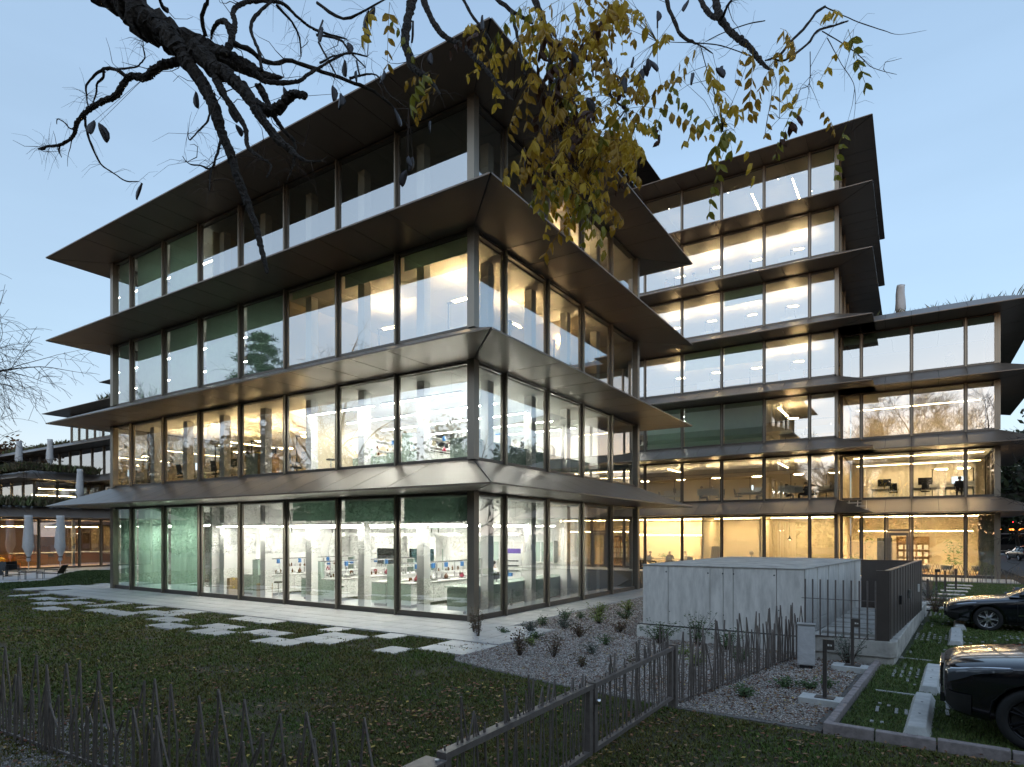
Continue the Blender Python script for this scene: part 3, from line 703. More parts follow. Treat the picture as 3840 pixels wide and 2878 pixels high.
for s in (-1,1): P(MB().box(s*1.6-.04,s*1.6+.04,-.3,.3,0,.72), 'leg', 'dark', t)
def mk_mesh_chair():
    t = proto('conference_chair', 'chair', 'pale conference chairs')
    P(MB().box(-.24,.24,-.22,.22,.43,.46), 'seat', 'paper', t); P(MB().hull([(-.23,.21,.5),(.23,.21,.5),(.23,.23,.5),(-.23,.23,.5)], [(-.21,.28,.95),(.21,.28,.95),(.21,.3,.95),(-.21,.3,.95)]), 'backrest', 'paper', t)
    m = MB().tube([(0,0,.05),(0,0,.43)], .025, 6)
    for k in range(4): a = PI/4+PI/2*k; m.tube([(0,0,.08),(.28*math.cos(a),.28*math.sin(a),.02)], .018, 5)
    P(m, 'base', 'steel', t)
    for s in (-1,1): P(MB().tube([(s*.25,-.15,.45),(s*.27,-.15,.65),(s*.27,.2,.65)], .014, 5), 'armrest', 'steel', t)
    return t
PCC = mk_mesh_chair()
for i, (x, y, r, lb) in enumerate(((-7.6,31.9,PI,'pale conference chair at the left end of the dark meeting table'),(-6.2,31.9,PI,'pale conference chair left of the plant side of the meeting table'),(-4.6,31.9,PI,'pale conference chair carrying a person in black at the meeting table'),(-3.0,32.1,PI,'pale conference chair at the right end of the meeting table'))): place(PCC, (x,y,.02), r, lb)
person('sit', (-6.2,31.95,.02), PI*.6, 'person in black seated at the left of the meeting table', 'cloth_dark')
person('sit', (-4.6,31.95,.02), PI, 'person in black seen from behind at the meeting table', 'cloth_dark')
person('sit', (-3.9,33.6,.02), 0, 'person in white top facing the window at the meeting table', 'cloth_light')
t = thing('flip_chart', 'beige flip chart easel near the wooden door in the warm room', 'flip chart', (-.9-.35, 32.2, .02))
P(MB().hull([(-.4,.1,.5),(.4,.1,.5),(.4,.14,.5),(-.4,.14,.5)], [(-.3,.3,1.75),(.3,.3,1.75),(.3,.34,1.75),(-.3,.34,1.75)]), 'board', 'paper', t)
for q in ((-.42,0),(.42,0),(0,.75)): P(MB().tube([(q[0],q[1],0),(q[0]*.2,.33,1.8)], .018, 5), 'leg', 'oak', t)
t = thing('pendant_lamp', 'small black bell pendant lamp on long cord in the tower ground floor', 'lamp', (3.9, 32.4, 2.3))
P(MB().tube([(0,0,.25),(0,0,1.57)], .008, 5), 'cord', 'black', t); P(MB().lathe([(.17,0),(.15,.05),(.06,.12),(.05,.24),(.015,.27)], 14), 'shade', 'black', t, True); P(MB().lathe([(.05,-.02),(.05,.02)], 8), 'bulb', 'spot', t)
t = thing('globe_lamp', 'white globe lamp on dark stand behind the concrete box', 'lamp', (1.4, 32.0, .02))
P(MB().tube([(0,0,0),(0,0,1.15)], .03, 8).lathe([(.15,0),(.15,.03)], 12), 'stand', 'dark', t); P(MB().lathe([(.02,-.18),(.12,-.14),(.18,0),(.12,.14),(.02,.18)], 14, (0,0,1.32)), 'globe', 'paper', t, True)
for (x, z) in ((-11.0, 1.45), (-9.0, 1.45)):
    s = MB().box(x-.05, x+.05, 33.2, 34.2, z, z+1.0).build('wall_screen', M['black'], bB); MB().box(x-.058, x-.052, 33.25, 34.15, z+.05, z+.95).box(x+.052,x+.058,33.25,34.15,z+.05,z+.95).build('screen', M['screen'], s)
def leafy(name, label, cat, loc, h, r, n, lm, pot=True, seed=1, leaf=.16):
    rg = random.Random(seed); t = thing(name, label, cat, loc)
    if pot: P(MB().lathe([(.16,0),(.2,.02),(.24,.38),(.22,.4)], 14), 'pot', 'terracotta', t, True)
    P(MB().tube([(0,0,.3 if pot else 0),(.03,.02,h*.5),(-.02,.03,h)], [.025,.02,.008], 6), 'stem', 'oak', t)
    m = MB()
    for k in range(n):
        z = h*(.35 if pot else .2)+rg.random()*h*.75; a = rg.random()*6.28; rr = r*rg.uniform(.15,1); c = V(rr*math.cos(a), rr*math.sin(a), z)
        d = V(math.cos(a)+rg.uniform(-.4,.4), math.sin(a)+rg.uniform(-.4,.4), rg.uniform(-.5,.6)).normalized(); s_ = d.cross(V(0,0,1)).normalized(); u = s_.cross(d); L = leaf*rg.uniform(.7,1.3)
        A = c; 
        n0 = len(m.v); m.v += [tuple(A), tuple(A+d*L*.5+s_*L*.33-u*.01), tuple(A+d*L-u*.03), tuple(A+d*L*.5-s_*L*.33-u*.01), tuple(A+d*L*.5+u*.02)]
        m.f += [(n0,n0+1,n0+4),(n0+1,n0+2,n0+4),(n0+2,n0+3,n0+4),(n0+3,n0,n0+4)]
    P(m, 'foliage', lm, t); return t
leafy('fern_plant', 'small bushy fern on the meeting table', 'plant', (-5.5,32.9,.78), .38, .28, 50, 'leafg', False, 3, .18)
leafy('potted_plant', 'tall fiddle leaf plant by the curtain behind the right window of the wing', 'plant', (13.4,33.4,.02), 2.1, .42, 90, 'leafg', True, 5, .26)
leafy('potted_plant', 'tall slender plant behind the narrow left window of the wing', 'plant', (8.5,33.2,.02), 2.6, .45, 60, 'leafg', True, 6, .24)
leafy('potted_plant', 'low bushy plant at the left edge of the wing ground floor', 'plant', (7.75,33.0,.02), 1.2, .4, 60, 'leafg', True, 7, .26)
for x in (8.0, 11.3): light_strip(bC, (x, 34.5, 2.9), (x+3.2, 34.5, 2.9), .1, 'tube_amber', zc=3.9)
light_strip(bC, (7.8, 33.6, 3.86), (15, 33.6, 3.86), .14, 'tube_amber')  # added ceiling fill, hidden flush above the real hung lamps
MB().box(9.0, 9.95, 37.94, 37.99, .02, 2.4).build('doorway', M['dark'], bC)
t = thing('bookcase', 'open oak bookcase with displayed journals behind the garden door', 'bookcase', (11.2, 37.7, .02))
m = MB().box(-1.0,1.0,.2,.23,0,2.5)
P(m, 'back', 'oak', t)
for x in (-1.0,-.02,.97): P(MB().box(x,x+.03,-.15,.2,0,2.5), 'upright', 'oak', t)
for z in (.05,.55,1.05,1.55,2.0,2.47): P(MB().box(-.97,.97,-.15,.2,z,z+.03), 'shelf', 'oak', t)
for z in (.58,1.08,1.58):
    for k in range(5): x = -.85+k*.38; P(MB().hull([(x,-.08,z),(x+.26,-.08,z),(x+.26,-.06,z),(x,-.06,z)], [(x,.04,z+.33),(x+.26,.04,z+.33),(x+.26,.06,z+.33),(x,.06,z+.33)]), 'journal', 'paper', t)
def mk_shell():
    t = proto('shell_chair', 'chair', 'shell chairs in the wing')
    P(MB().lathe([(.05,.40),(.24,.42),(.31,.5),(.34,.62),(.35,.72),(.33,.72),(.31,.6),(.22,.46),(.04,.44)], 16), 'shell', 'paper', t, True)
    for a in (.8,2.35,3.9,5.5): P(MB().tube([(.1*math.cos(a),.1*math.sin(a),.42),(.26*math.cos(a),.26*math.sin(a),0)], .014, 5), 'leg', 'oak', t)
    return t
PS = mk_shell()
for x, lb in ((11.8,'left'),(13.0,'middle'),(14.6,'right')): place(PS, (x,32.7,.02), 0, 'beige shell chair, %s of three inside the wing ground floor' % lb)
# room curtain at right end of wing ground floor
m = MB(); k = 24
for q in range(k+1): t_ = 14.6+.8*q/k; m.v += [(t_, 32.35+.05*math.sin(q*1.9), .05), (t_, 32.35+.05*math.sin(q*1.9), 3.85)]
for q in range(k): m.f.append((2*q, 2*q+2, 2*q+3, 2*q+1))
m.build('room_curtain', M['cream'], bC, smooth=True)

# ---- laboratory, ground floor
def stirrer(x, y, z, label, rot=0, col='blue', flask='red'):
    t = thing('stirrer_stand', label, 'lab stirrer', (x,y,z), rot, 'stirrers on the lab benches')
    P(MB().box(-.12,.12,-.09,.09,0,.025), 'base', 'dark', t); P(MB().tube([(0,.06,.02),(0,.06,.78)], .010, 6), 'rod', 'steel', t)
    P(MB().box(-.055,.055,-.09,.02,.48,.66), 'motor', col, t, bevel=.008); P(MB().tube([(0,-.04,.48),(0,-.04,.14)], .006, 5), 'shaft', 'steel', t)
    P(MB().lathe([(.05,.03),(.08,.06),(.085,.12),(.05,.17),(.025,.2),(.025,.24)], 12, (0,-.04,0)), 'flask', flask, t, True)
    return t
DRW = {}
def bench(loc, L, label, rackh=1.55, tall=True, drawers=True, cat='lab bench'):
    """double lab bench running in depth (local +y), worktops left and right of a central spine with shelves"""
    t = thing('lab_bench', label, cat, loc, 0, 'lab benches')
    for s in (-1, 1):
        x0, x1 = (.2, 1.0) if s > 0 else (-1.0, -.2)
        wt = P(MB().box(x0, x1, 0, L, .86, .90), 'worktop', 'worktop', t); P(MB().box(x0, x1+.002*s, -.004, L+.004, .845, .859), 'edge', 'dark', wt)
        P(MB().box(x0+.05, x1-.06, .03, L-.03, .12, .84), 'cabinet', 'labwhite', t)
        P(MB().box(x0+.08, x1-.1, .05, L-.05, 0, .118), 'plinth', 'dark', t)
        n = max(1, int(L/.62)); w = (L-.1)/n
        for k in range(n):
            for (za, zb) in ((.14,.36),(.375,.595),(.61,.825)):
                xf = x1-.058 if s > 0 else x0+.058
                d = MB().box(min(xf,xf+.02*s), max(xf,xf+.02*s), .05+k*w+.01, .05+(k+1)*w-.01, za, zb).build('drawer', M['labwhite'], t)
                xh = xf+.02*s
                MB().box(min(xh,xh+.015*s), max(xh,xh+.015*s), .05+k*w+.18, .05+(k+1)*w-.18, zb-.06, zb-.045).build('handle', M['labgrey'], d)
    P(MB().box(-.19,.19,-.02,.16,0,rackh), 'end_panel', 'labgrey', t); P(MB().box(-.97,-.24,-.03,-.005,.1,.84), 'end_panel', 'labgrey', t); P(MB().box(.24,.97,-.03,-.005,.1,.84), 'end_panel', 'labgrey', t)
    P(MB().box(-.19,.19,L-.1,L,0,rackh), 'end_panel', 'labgrey', t)
    for z in (1.18, rackh): P(MB().box(-.26,.26,.17,L-.11,z-.03,z), 'shelf', 'labwhite', t)
    P(MB().box(-.262,.262,.165,L-.105,rackh+.001,rackh+.02), 'shelf_edge', 'dark', t)
    for k in range(int(L/1.2)+1): P(MB().box(-.02,.02,.3+k*1.15,.34+k*1.15,.90,rackh-.03), 'upright', 'steel', t)
    rg = random.Random(int(abs(loc[0])*7)); m = MB(); m2 = MB()
    for k in range(int(L*9)):
        y = .25+rg.random()*(L-.5); z = rg.choice((.901,1.181)); x = rg.uniform(-.18,.18); r = rg.uniform(.025,.05); h = rg.uniform(.08,.2)
        (m if rg.random() < .7 else m2).lathe([(r,0),(r,h*.7),(r*.4,h*.85),(r*.4,h)], 7, (x,y,z))
    P(m, 'bottle_row', 'labwhite', t); P(m2, 'bottle_row', 'amberglass', t)
    return t
bl_ = [(-4.9,1.6,'nearest the glass corner'),(-8.9,1.6,'second from the glass corner'),(-13.0,1.65,'third from the glass corner')]
for x, y, w in bl_: bench((x,y,.02), 5.6, 'white double lab bench, %s on the ground floor' % w)
t = thing('lab_side_bench', 'grey green lab bench along the right facade of the ground floor laboratory', 'lab bench', (-1.55,1.15,.02))
P(MB().box(-.5,.45,0,10.2,.88,.92), 'worktop', 'labgrey', t); P(MB().box(.38,.43,.0,10.2,.66,.87), 'rail', 'labgrey', t)
for k in range(7): P(MB().box(-.42,.36,.05+k*1.45,.05+k*1.45+1.35,.12,.86), 'cabinet', 'labgrey', t); P(MB().lathe([(.03,0),(.05,.02),(.05,.08),(.03,.1)], 8, (.2,.2+k*1.45,0)), 'castor', 'black', t)
# equipment on the benches
k = 0
spots = [(-4.25,2.3),(-4.2,3.2),(-4.3,4.1),(-4.2,5.0),(-4.25,6.0),(-5.5,2.6),(-5.6,4.4),(-8.2,2.5),(-8.25,3.6),(-8.2,4.8),(-9.6,2.8),(-9.5,4.0),(-9.55,5.5),(-12.4,2.4),(-12.35,3.5),(-12.4,5.2)]
for i, (x, y) in enumerate(spots):
    row = 'right bench' if x > -6 else 'middle bench' if x > -10 else 'left bench'
    stirrer(x, y, .921, 'blue lab stirrer with %s flask, %s along the %s side of the %s' % (('red','white','brown')[i % 3], ORD[sum(1 for q in spots[:i] if abs(q[0]-x) < .3)], 'left' if x in (-5.5,-5.6,-9.6,-9.5,-9.55) else 'right', row), .2*(i % 5)-.4, 'blue', ('red','worktop','amberglass')[i % 3])
def mk_stool():
    t = proto('lab_stool', 'stool', 'lab stools')
    P(MB().lathe([(.12,.60),(.18,.61),(.19,.64),(.17,.66),(.02,.665)], 14), 'seat', 'dark', t, True); P(MB().tube([(0,0,.05),(0,0,.6)], .025, 6), 'column', 'steel', t)
    m = MB()
    for q in range(5): a = 2*PI*q/5; m.tube([(0,0,.08),(.27*math.cos(a),.27*math.sin(a),.02)], .016, 5)
    P(m, 'base', 'steel', t); return t
PST = mk_stool()
place(PST, (-7.55,1.5,.02), 0, 'lab stool in front of the middle ground floor bench'); place(PST, (-11.5,1.7,.02), 0, 'lab stool beside the stacked boxes of the ground floor lab'); place(PST, (-6.7,3.4,.02), 0, 'lab stool between the middle and right benches')
place(PST, (-7.9,1.4,4.967), 0, 'lab stool near the glass on the first floor lab')
def cbox(x, y, z, w, h, label): 
    t = thing('cardboard_box', label, 'box', (x,y,z), .08, 'cardboard boxes')
    P(MB().box(-w/2,w/2,-w*.4,w*.4,0,h), 'carton', 'card', t); P(MB().box(-w/2-.002,w/2+.002,-.03,.03,h*.8,h+.003), 'tape', 'yellow', t)
cbox(-14.15,1.15,.02,.6,.38,'lower cardboard box of the stack inside the lab beside the curtain'); cbox(-14.12,1.15,.405,.55,.36,'upper cardboard box of the stack inside the lab beside the curtain'); cbox(-11.75,1.2,.02,.5,.6,'single tall cardboard box in front of the left lab bench')
# back wall of the lab: fume hoods, cabinets, shelves
def hood(x, w, label):
    t = thing('fume_hood', label, 'fume hood', (x, 8.0, .02))
    P(MB().box(-w/2,w/2,0,.58,0,.9), 'cabinet', 'labwhite', t); P(MB().box(-w/2,w/2,0,.58,1.95,2.7), 'header', 'labwhite', t); P(MB().box(-w/2,w/2,.5,.58,.9,1.95), 'back', 'labgrey', t)
    for s in (-1,1): P(MB().box(s*(w/2-.05)-.05,s*(w/2-.05)+.05,0,.5,.9,1.95), 'side', 'labwhite', t)
    P(MB().box(-w/2+.1,w/2-.1,.02,.03,1.15,1.95), 'sash', 'sash', t)
M['sash'] = glass('teal_sash', (.35,.62,.68), .06)
hood(-11.2, 1.8, 'fume hood with teal sash at the back left of the ground floor lab'); hood(-9.0, 1.8, 'fume hood with teal sash at the back centre of the ground floor lab')
for i, x in enumerate((-6.6,-5.2,-3.8,-2.4)):
    t = thing('wall_cabinet', 'white wall cabinet with glazed doors, %s from the left at the back of the lab' % ORD[i], 'cabinet', (x, 8.25, 1.45), 0, 'wall cabinets')
    P(MB().box(-.65,.65,0,.33,0,.95), 'carcass', 'labwhite', t)
    for s in (-1,1): P(MB().box(min(s*.03,s*.6),max(s*.03,s*.6),-.012,-.002,.05,.9), 'door', 'labgrey' if i % 2 else 'paper', t)
t = thing('back_counter', 'long white counter under the wall cabinets of the lab', 'counter', (-4.5, 8.0, .02)); P(MB().box(-3,3,0,.58,0,.86), 'cabinet', 'labwhite', t); P(MB().box(-3.02,3.02,-.02,.58,.86,.9), 'worktop', 'worktop', t)
t = thing('display_rack', 'white leaflet rack with purple header in the ground floor lab', 'rack', (-2.9, 6.6, .94)); P(MB().box(-.5,.5,0,.05,0,.95), 'board', 'labwhite', t); P(MB().box(-.5,.5,-.01,-.002,.95,1.15), 'header', 'purple', t)
for q in range(3): P(MB().box(-.4,.4,-.06,-.005,.62-.2*q,.66-.2*q), 'shelf', 'black', t)
for q in range(3): P(MB().box(-.42+.2*q,-.26+.2*q,-.16,-.07,.0,.14+.1*(q % 2)), 'bin', 'blue', t)
place(PMON, (-1.6,3.6,.941), -PI/2, 'lit laptop screen on the green side bench', scl=.7)
person('sit', (-2.6,4.9,.32), -PI/2, 'person in white lab coat working behind the right facade of the ground floor', 'labwhite')
# service booms hanging in the lab
for i, x in enumerate((-3.0,-7.0,-11.0)):
    MB().box(x-.12, x+.12, 1.2, 7.8, 2.62, 2.74).build('service_boom', M['labwhite'], bA)
    for j in range(3): MB().tube([(x,1.8+j*2.2,3.87),(x+.05,1.9+j*2.2,3.3),(x,2.0+j*2.2,2.75)], .02, 5).build('service_cable', M['black'], bA)
# ---- first floor laboratory (right) and office (left)
bench((-4.9,2.4,4.967), 4.5, 'white lab bench on the first floor behind the glass corner'); 
bench((-7.4,3.0,4.967), 4.5, 'white lab bench on the first floor left of the corner bench')
t = thing('lab_side_bench', 'grey green lab bench along the right facade of the first floor', 'lab bench', (-1.4,1.1,4.967))
P(MB().box(-.5,.4,0,9.5,.88,.92), 'worktop', 'labgrey', t); P(MB().box(-.4,.36,.05,9.4,.1,.86), 'cabinet', 'labgrey', t)
for i, (x, y, s) in enumerate(((-1.3,2.2,.5),(-1.4,3.7,.6),(-1.35,5.4,.45),(-1.4,7.2,.6))):
    t = thing('lab_instrument', '%s bench top instrument from the corner on the first floor side bench' % ORD[i], 'instrument', (x,y,5.89), .1*i, 'instruments on the side bench')
    P(MB().box(-.22,.22,-s/2,s/2,0,.38), 'housing', 'paper' if i % 2 else 'dark', t, bevel=.02); P(MB().box(-.15,.15,-s/2+.05,s/2-.05,.385,.46), 'lid', 'blue' if i == 1 else 'labwhite', t)
for i, (x, y) in enumerate(((-4.2,2.9),(-4.25,3.9),(-4.2,5.0),(-5.6,3.2),(-6.7,3.6),(-6.7,4.8))): stirrer(x, y, 5.868, '%s lab stirrer from the corner on the first floor benches' % ORD[i], .3*i)
t = thing('tall_cabinet', 'pale green cabinet with yellow tray in the first floor office', 'cabinet', (-12.9,1.9,4.967)); P(MB().box(-.7,.1,-.3,.3,0,1.25), 'body', 'labgrey', t); P(MB().box(.11,.8,-.3,.3,0,1.2), 'shelf_unit', 'oak', t); P(MB().box(-.35,.0,-.15,.15,1.251,1.32), 'tray', 'yellow', t)
for i, x in enumerate((-18.6,-15.8,-10.6)):
    wh = ('left','middle','right')[i]
    place(PD_, (x,2.3,4.967), 0, 'pale desk in the %s of the first floor office of the front block' % wh); place(PMON if i == 0 else PM, (x,2.4,5.713), 0, 'monitor on the %s desk of the first floor office' % wh)
    place(PC, (x+.3,1.5,4.967), PI, 'swivel chair at the %s desk of the first floor office of the front block' % wh)
for i, (x, y) in enumerate(((-20.3,2.6),(-18.6,4.2),(-17.2,2.4),(-15.3,4.4),(-14.2,2.3),(-12.3,4.2),(-11.2,2.4),(-10.2,4.6))): place(PL, (x,y,4.967), .2*i, 'black uplighter, %s from the left in the first floor office of the front block' % ORD[i])
# second and third floor rooms of the front block
for i, (x, y, r) in enumerate(((-2.7,2.2,0),(-6.9,3.0,.1),(-1.9,5.0,1.57),(-1.6,8.0,1.57))): place(PL, (x,y,8.967), r, 'black uplighter on the second floor of the front block, %s from its glass corner' % ORD[i])
for i, (x, y) in enumerate(((-2.4,1.9),(-2.0,4.6))): place(PD_, (x,y,8.967), PI*i/2, 'pale desk on the second floor of the front block '+('behind the glass corner','along the right facade')[i])
for i, (x, y) in enumerate(((-2.2,7.2),(-2.2,9.6))): place(PL, (x,y,12.967), 1.57, 'black uplighter on the third floor of the front block, %s from its glass corner' % ('nearer','farther')[i])
# ---- cafe
for (a, b) in ((-3, 1), (2.5, 6), (7.5, 11.5)): light_strip(bD, (-49.5, a, 3.3), (-49.5, b, 3.3), .14, 'tube_amber', zc=3.84)
t = thing('cafe_bench', 'long orange upholstered bench with cushions behind the cafe glass', 'bench', (-48.2, 2.6, .02)); P(MB().box(-.5,.5,-2.6,2.6,0,.45), 'seat', 'cushion', t); P(MB().box(-.75,-.5,-2.6,2.6,0,1.05), 'backrest', 'cushion', t)
for q in range(4): P(MB().lathe([(.05,0),(.25,.1),(.28,.25),(.1,.42)], 10, (-.25,-2+q*1.2,.45)), 'cushion', 'yellow', t, True)
t = thing('bar_counter', 'dark bar counter with pale top inside the cafe', 'counter', (-51.5, 9.5, .02)); P(MB().box(-.4,.4,-3.5,4,0,1.05), 'front', 'wood_dark', t); P(MB().box(-.5,.5,-3.6,4.1,1.05,1.1), 'top', 'worktop', t)
for i, y in enumerate((8.8, 10.3)):
    t = thing('pendant_lamp', '%s glass pendant lamp over the bar counter' % ('left','right')[i], 'lamp', (-50.3, y, 2.75)); P(MB().tube([(0,0,.3),(0,0,1.08)], .012, 5), 'cord', 'black', t); P(MB().lathe([(.14,0),(.12,.18),(.04,.3)], 10), 'shade', 'amberglass', t, True); P(MB().lathe([(.07,-.03),(.09,.05),(.04,.12)], 8), 'bulb', 'spot', t)
for i, y in enumerate((8.3, 9.6)):
    t = thing('bar_stool', '%s tall black stool at the bar counter' % ('left','right')[i], 'stool', (-50.3, y, .02)); P(MB().box(-.2,.2,-.2,.2,.72,.77).box(-.2,-.17,-.2,.2,.77,1.0), 'seat', 'dark', t)
    for a in ((-.18,-.18),(.18,-.18),(.18,.18),(-.18,.18)): P(MB().tube([(a[0]*.8,a[1]*.8,.72),(a[0]*1.2,a[1]*1.2,0)], .015, 5), 'leg', 'dark', t)
leafy('potted_plant', 'large palm behind the bench in the cafe', 'plant', (-49.8,1.6,.02), 2.6, 1.1, 90, 'leafg', True, 9, .55)
leafy('potted_plant', 'bushy plant at the left end of the cafe bench', 'plant', (-49.6,-.6,.02), 2.0, .9, 70, 'leafg', True, 10, .45)
M['cafe_wall_light'] = emitter('upper_window_lamp', WARM, 10)
light_strip(bD, (-63, 12, 7.3), (-63, 16, 7.3), .12, 'tube_amber', zc=7.9)
light_strip(bD, (-64.5, 12, 6.7), (-64.5, 16, 6.7), .12, 'tube_amber', zc=7.9)
# ------------------------------------------------------------------ garden: paving, lawn, gravel, parking
T = .71
def grid(x): return int(math.floor(x/T+1e-6))
paved = set()
for i in range(-36, 4):
    for j in range(-4, 0):
        x = i*T
        if i*T > 1.2 and j < -4: continue
        if i < -32 and j < -5+(i+36): continue
        paved.add((i, j))
GR5 = [(-26,-22.3),(-21.4,-18.8),(-17.8,-14.7),(-14.2,-12.6),(-12.1,-10.7),(-9.3,-6.8),(-5.0,-2.8),(-2.2,-.8),(0,1.2),(2.6,9)]
for i in range(-36, 4):
    x = (i+.5)*T
    if not any(a < x < b for a, b in GR5) and x > -22: paved.add((i, -5))
for a, b, j in ((-19.9,-18.7,-6),(-16.9,-16.1,-6),(-15,-14.1,-6),(-11.4,-9.4,-6),(-10.6,-9.9,-5),(-1.8,-.7,-6),(1.4,2.6,-6),(1.4,2.6,-5),(-21.9,-21.2,-6),
                (-17.4,-16.2,-7),(-13.5,-12.5,-7),(-11.7,-11.0,-7),(-8.9,-7.8,-7),(-6.1,-5.3,-7),(-4.1,-3.3,-7),(-2.0,-.7,-7),(.65,1.4,-7),(-15.2,-14.2,-8),
                (-7.5,-6.8,-8),(-5.4,-4.6,-8),(-2.8,-1.3,-8)):
    for i in range(grid(a+.2), grid(b-.2)+1): paved.add((i, j))
for i in (0, 1):
    for j in range(0, 20): paved.add((i, j))
for i in range(-36, -31):
    for j in range(0, 3):
        if i+j*2 > -36 : paved.add((i, j))
pv = MB().poly([(-26,-3.6),(1.4,-2.84),(1.42,14),(0.0,14),(0,0),(-22,0),(-22,2),(-25,1.5)], -.05, -.02).build('terrace_paving', M['earth']); tag(pv, kind='structure')
rg = random.Random(2)
tm = [MB().hull([(-T/2+.003,-T/2+.003,0),(T/2-.003,-T/2+.003,0),(T/2-.003,T/2-.003,0),(-T/2+.003,T/2-.003,0)], [(-T/2+.007,-T/2+.007,.05),(T/2-.007,-T/2+.007,.05),(T/2-.007,T/2-.007,.05),(-T/2+.007,T/2-.007,.05)]).mesh('tile', mat('paving_tile_%d' % k, c, .5, noise=(1.6,.16), bump=(60,.1,.004))) for k, c in enumerate(((.44,.43,.41),(.47,.46,.44),(.41,.405,.39),(.45,.435,.41)))]
for (i, j) in sorted(paved):
    put('tile', rg.choice(tm), pv, loc=((i+.5)*T, (j+.5)*T, -.018+rg.uniform(-.002,.002) - (.022 if j < -4 else 0)))
# lawn, gravel, parking sheets
lawn = MB().poly([(-60,-40),(40,-40),(40,-5.9),(10.2,-5.9),(8.1,-5.75),(6.0,-5.45),(4.4,-5.1),(2.9,-4.75),(2.6,-4.15),(2.6,-2.84),(-26,-2.84),(-60,-2.84)], -.055, -.03).build('lawn', mat('lawn_soil', (.07,.068,.03), .95, noise=(2.4,.5,(.055,.038,.022)), bump=(40,.6,.03))); tag(lawn, kind='structure')
fl_ = MB().poly([(-46,-14),(-22.5,-2.84),(-22.5,16),(-46,16)], -.052, -.034).build('courtyard_lawn', mat('court_soil', (.035,.05,.016), .95, noise=(2.4,.4))); tag(fl_, kind='structure')
ct = MB().poly([(-45.4,-13),(-31,-1.6),(-31.2,.6),(-37.9,4.2),(-40.5,6.6),(-37.8,8.2),(-37,16),(-45.4,16)], -.033, -.005).build('courtyard_paving', M['tile']); tag(ct, kind='structure')
gv = MB().poly([(1.42,-2.84),(2.6,-2.84),(2.6,-4.2),(3.0,-4.8),(4.4,-5.15),(6.0,-5.5),(8.1,-5.8),(10.2,-5.85),(10.6,-.2),(9.4,.2),(9.9,8),(11.6,10),(11.9,27),(7,27),(3,20),(1.42,14)], -.052, -.016).build('gravel_bed', mat('gravel_base', (.16,.145,.13), .95, noise=(30,.5), bump=(80,.8,.02))); tag(gv, kind='structure')
gl_ = MB().poly([(-4,-12.6),(0,-11.2),(2.2,-10.9),(3.6,-11.6),(4.0,-12.2),(4.2,-14),(-4,-14)], -.029, -.018).build('gravel_patch', gv.data.materials[0]); tag(gl_, kind='structure')
pk = MB().poly([(10.3,-5.75),(40,-5.75),(40,28),(13,28),(11.9,12),(11.6,9.2),(10.8,-.3)], -.052, -.012).build('parking_ground', mat('parking_soil', (.032,.042,.014), .95, noise=(3,.5), bump=(40,.6,.03))); tag(pk, kind='structure')
rd = MB().poly([(17,-5.7),(80,-5.7),(80,120),(17,120)], -.05, -.008).build('road', M['asphalt']); tag(rd, kind='structure')
terr = MB().box(-15, 16.2, 28.6, 31.9, -.052, -.006).build('rear_path', M['tile']); tag(terr, kind='structure')
# ---- numpy scatter: grass sprigs, stones, leaves
CAMP = np.array([11.274, -15.407])
def inpoly(p, poly):
    x, y = p[:,0], p[:,1]; c = np.zeros(len(p), bool); n = len(poly); j = n-1
    for i in range(n):
        xi, yi = poly[i]; xj, yj = poly[j]
        t = ((yi > y) != (yj > y)) & (x < (xj-xi)*(y-yi)/(yj-yi+1e-12)+xi); c ^= t; j = i
    return c
def scatter(poly, n, near=0, seed=0):
    r = np.random.default_rng(seed); P = np.array(poly); lo, hi = P.min(0), P.max(0); out = []
    tot = 0
    while tot < n:
        q = r.uniform(lo, hi, (200000, 2)); q = q[inpoly(q, poly)]
        if near: d2 = ((q-CAMP)**2).sum(1); q = q[r.random(len(q)) < np.minimum(1, near*near/d2)]
        out.append(q); tot += len(q)
    return np.concatenate(out)[:n]
def on_tile(q, grow=.0):
    t = np.zeros(len(q), bool); i = np.floor(q[:,0]/T).astype(int); j = np.floor(q[:,1]/T).astype(int)
    fx = q[:,0]/T-i; fy = q[:,1]/T-j; S = paved
    inn = (fx > grow) & (fx < 1-grow) & (fy > grow) & (fy < 1-grow)
    return np.array([(a, b) in S for a, b in zip(i, j)]) & inn
def sprigs(name, q, h, w, m, label, cat, seed=0, z0=-.03, lean=.8, k=3):
    r = np.random.default_rng(seed); n = len(q); d = np.sqrt(((q-CAMP)**2).sum(1)); sc = np.clip(d/11, .85, 2.4)
    V_, F_ = [], []
    for s in range(k):
        a = r.uniform(0, 2*PI, n); H = r.uniform(*h, n)*np.minimum(sc,1.3); Wd = w*sc*r.uniform(.6,1.3,n); le = lean*r.uniform(.1,1,n)*H
        bx = q[:,0]+r.normal(0,.012,n)*sc; by = q[:,1]+r.normal(0,.012,n)*sc; ca, sa = np.cos(a), np.sin(a)
        p0 = np.stack([bx-sa*Wd*.4, by+ca*Wd*.4, np.full(n,z0)+H*.15], 1); p1 = np.stack([bx+sa*Wd*.4, by-ca*Wd*.4, np.full(n,z0)+H*.15], 1)
        p2 = np.stack([bx+ca*le*.6+sa*Wd, by+sa*le*.6-ca*Wd, z0+H*.7], 1); p3 = np.stack([bx+ca*le*1.2, by+sa*le*1.2, z0+H], 1)
        base = s*n*4+np.arange(n)*4
        V_.append(np.stack([p0,p1,p2,p3],1).reshape(-1,3)); F_.append(np.stack([base,base+1,base+2],1)); F_.append(np.stack([base,base+2,base+3],1))
    o = put(name, np_mesh(name, np.concatenate(V_), np.concatenate(F_), m)); tag(o, label, cat, kind='stuff'); return o
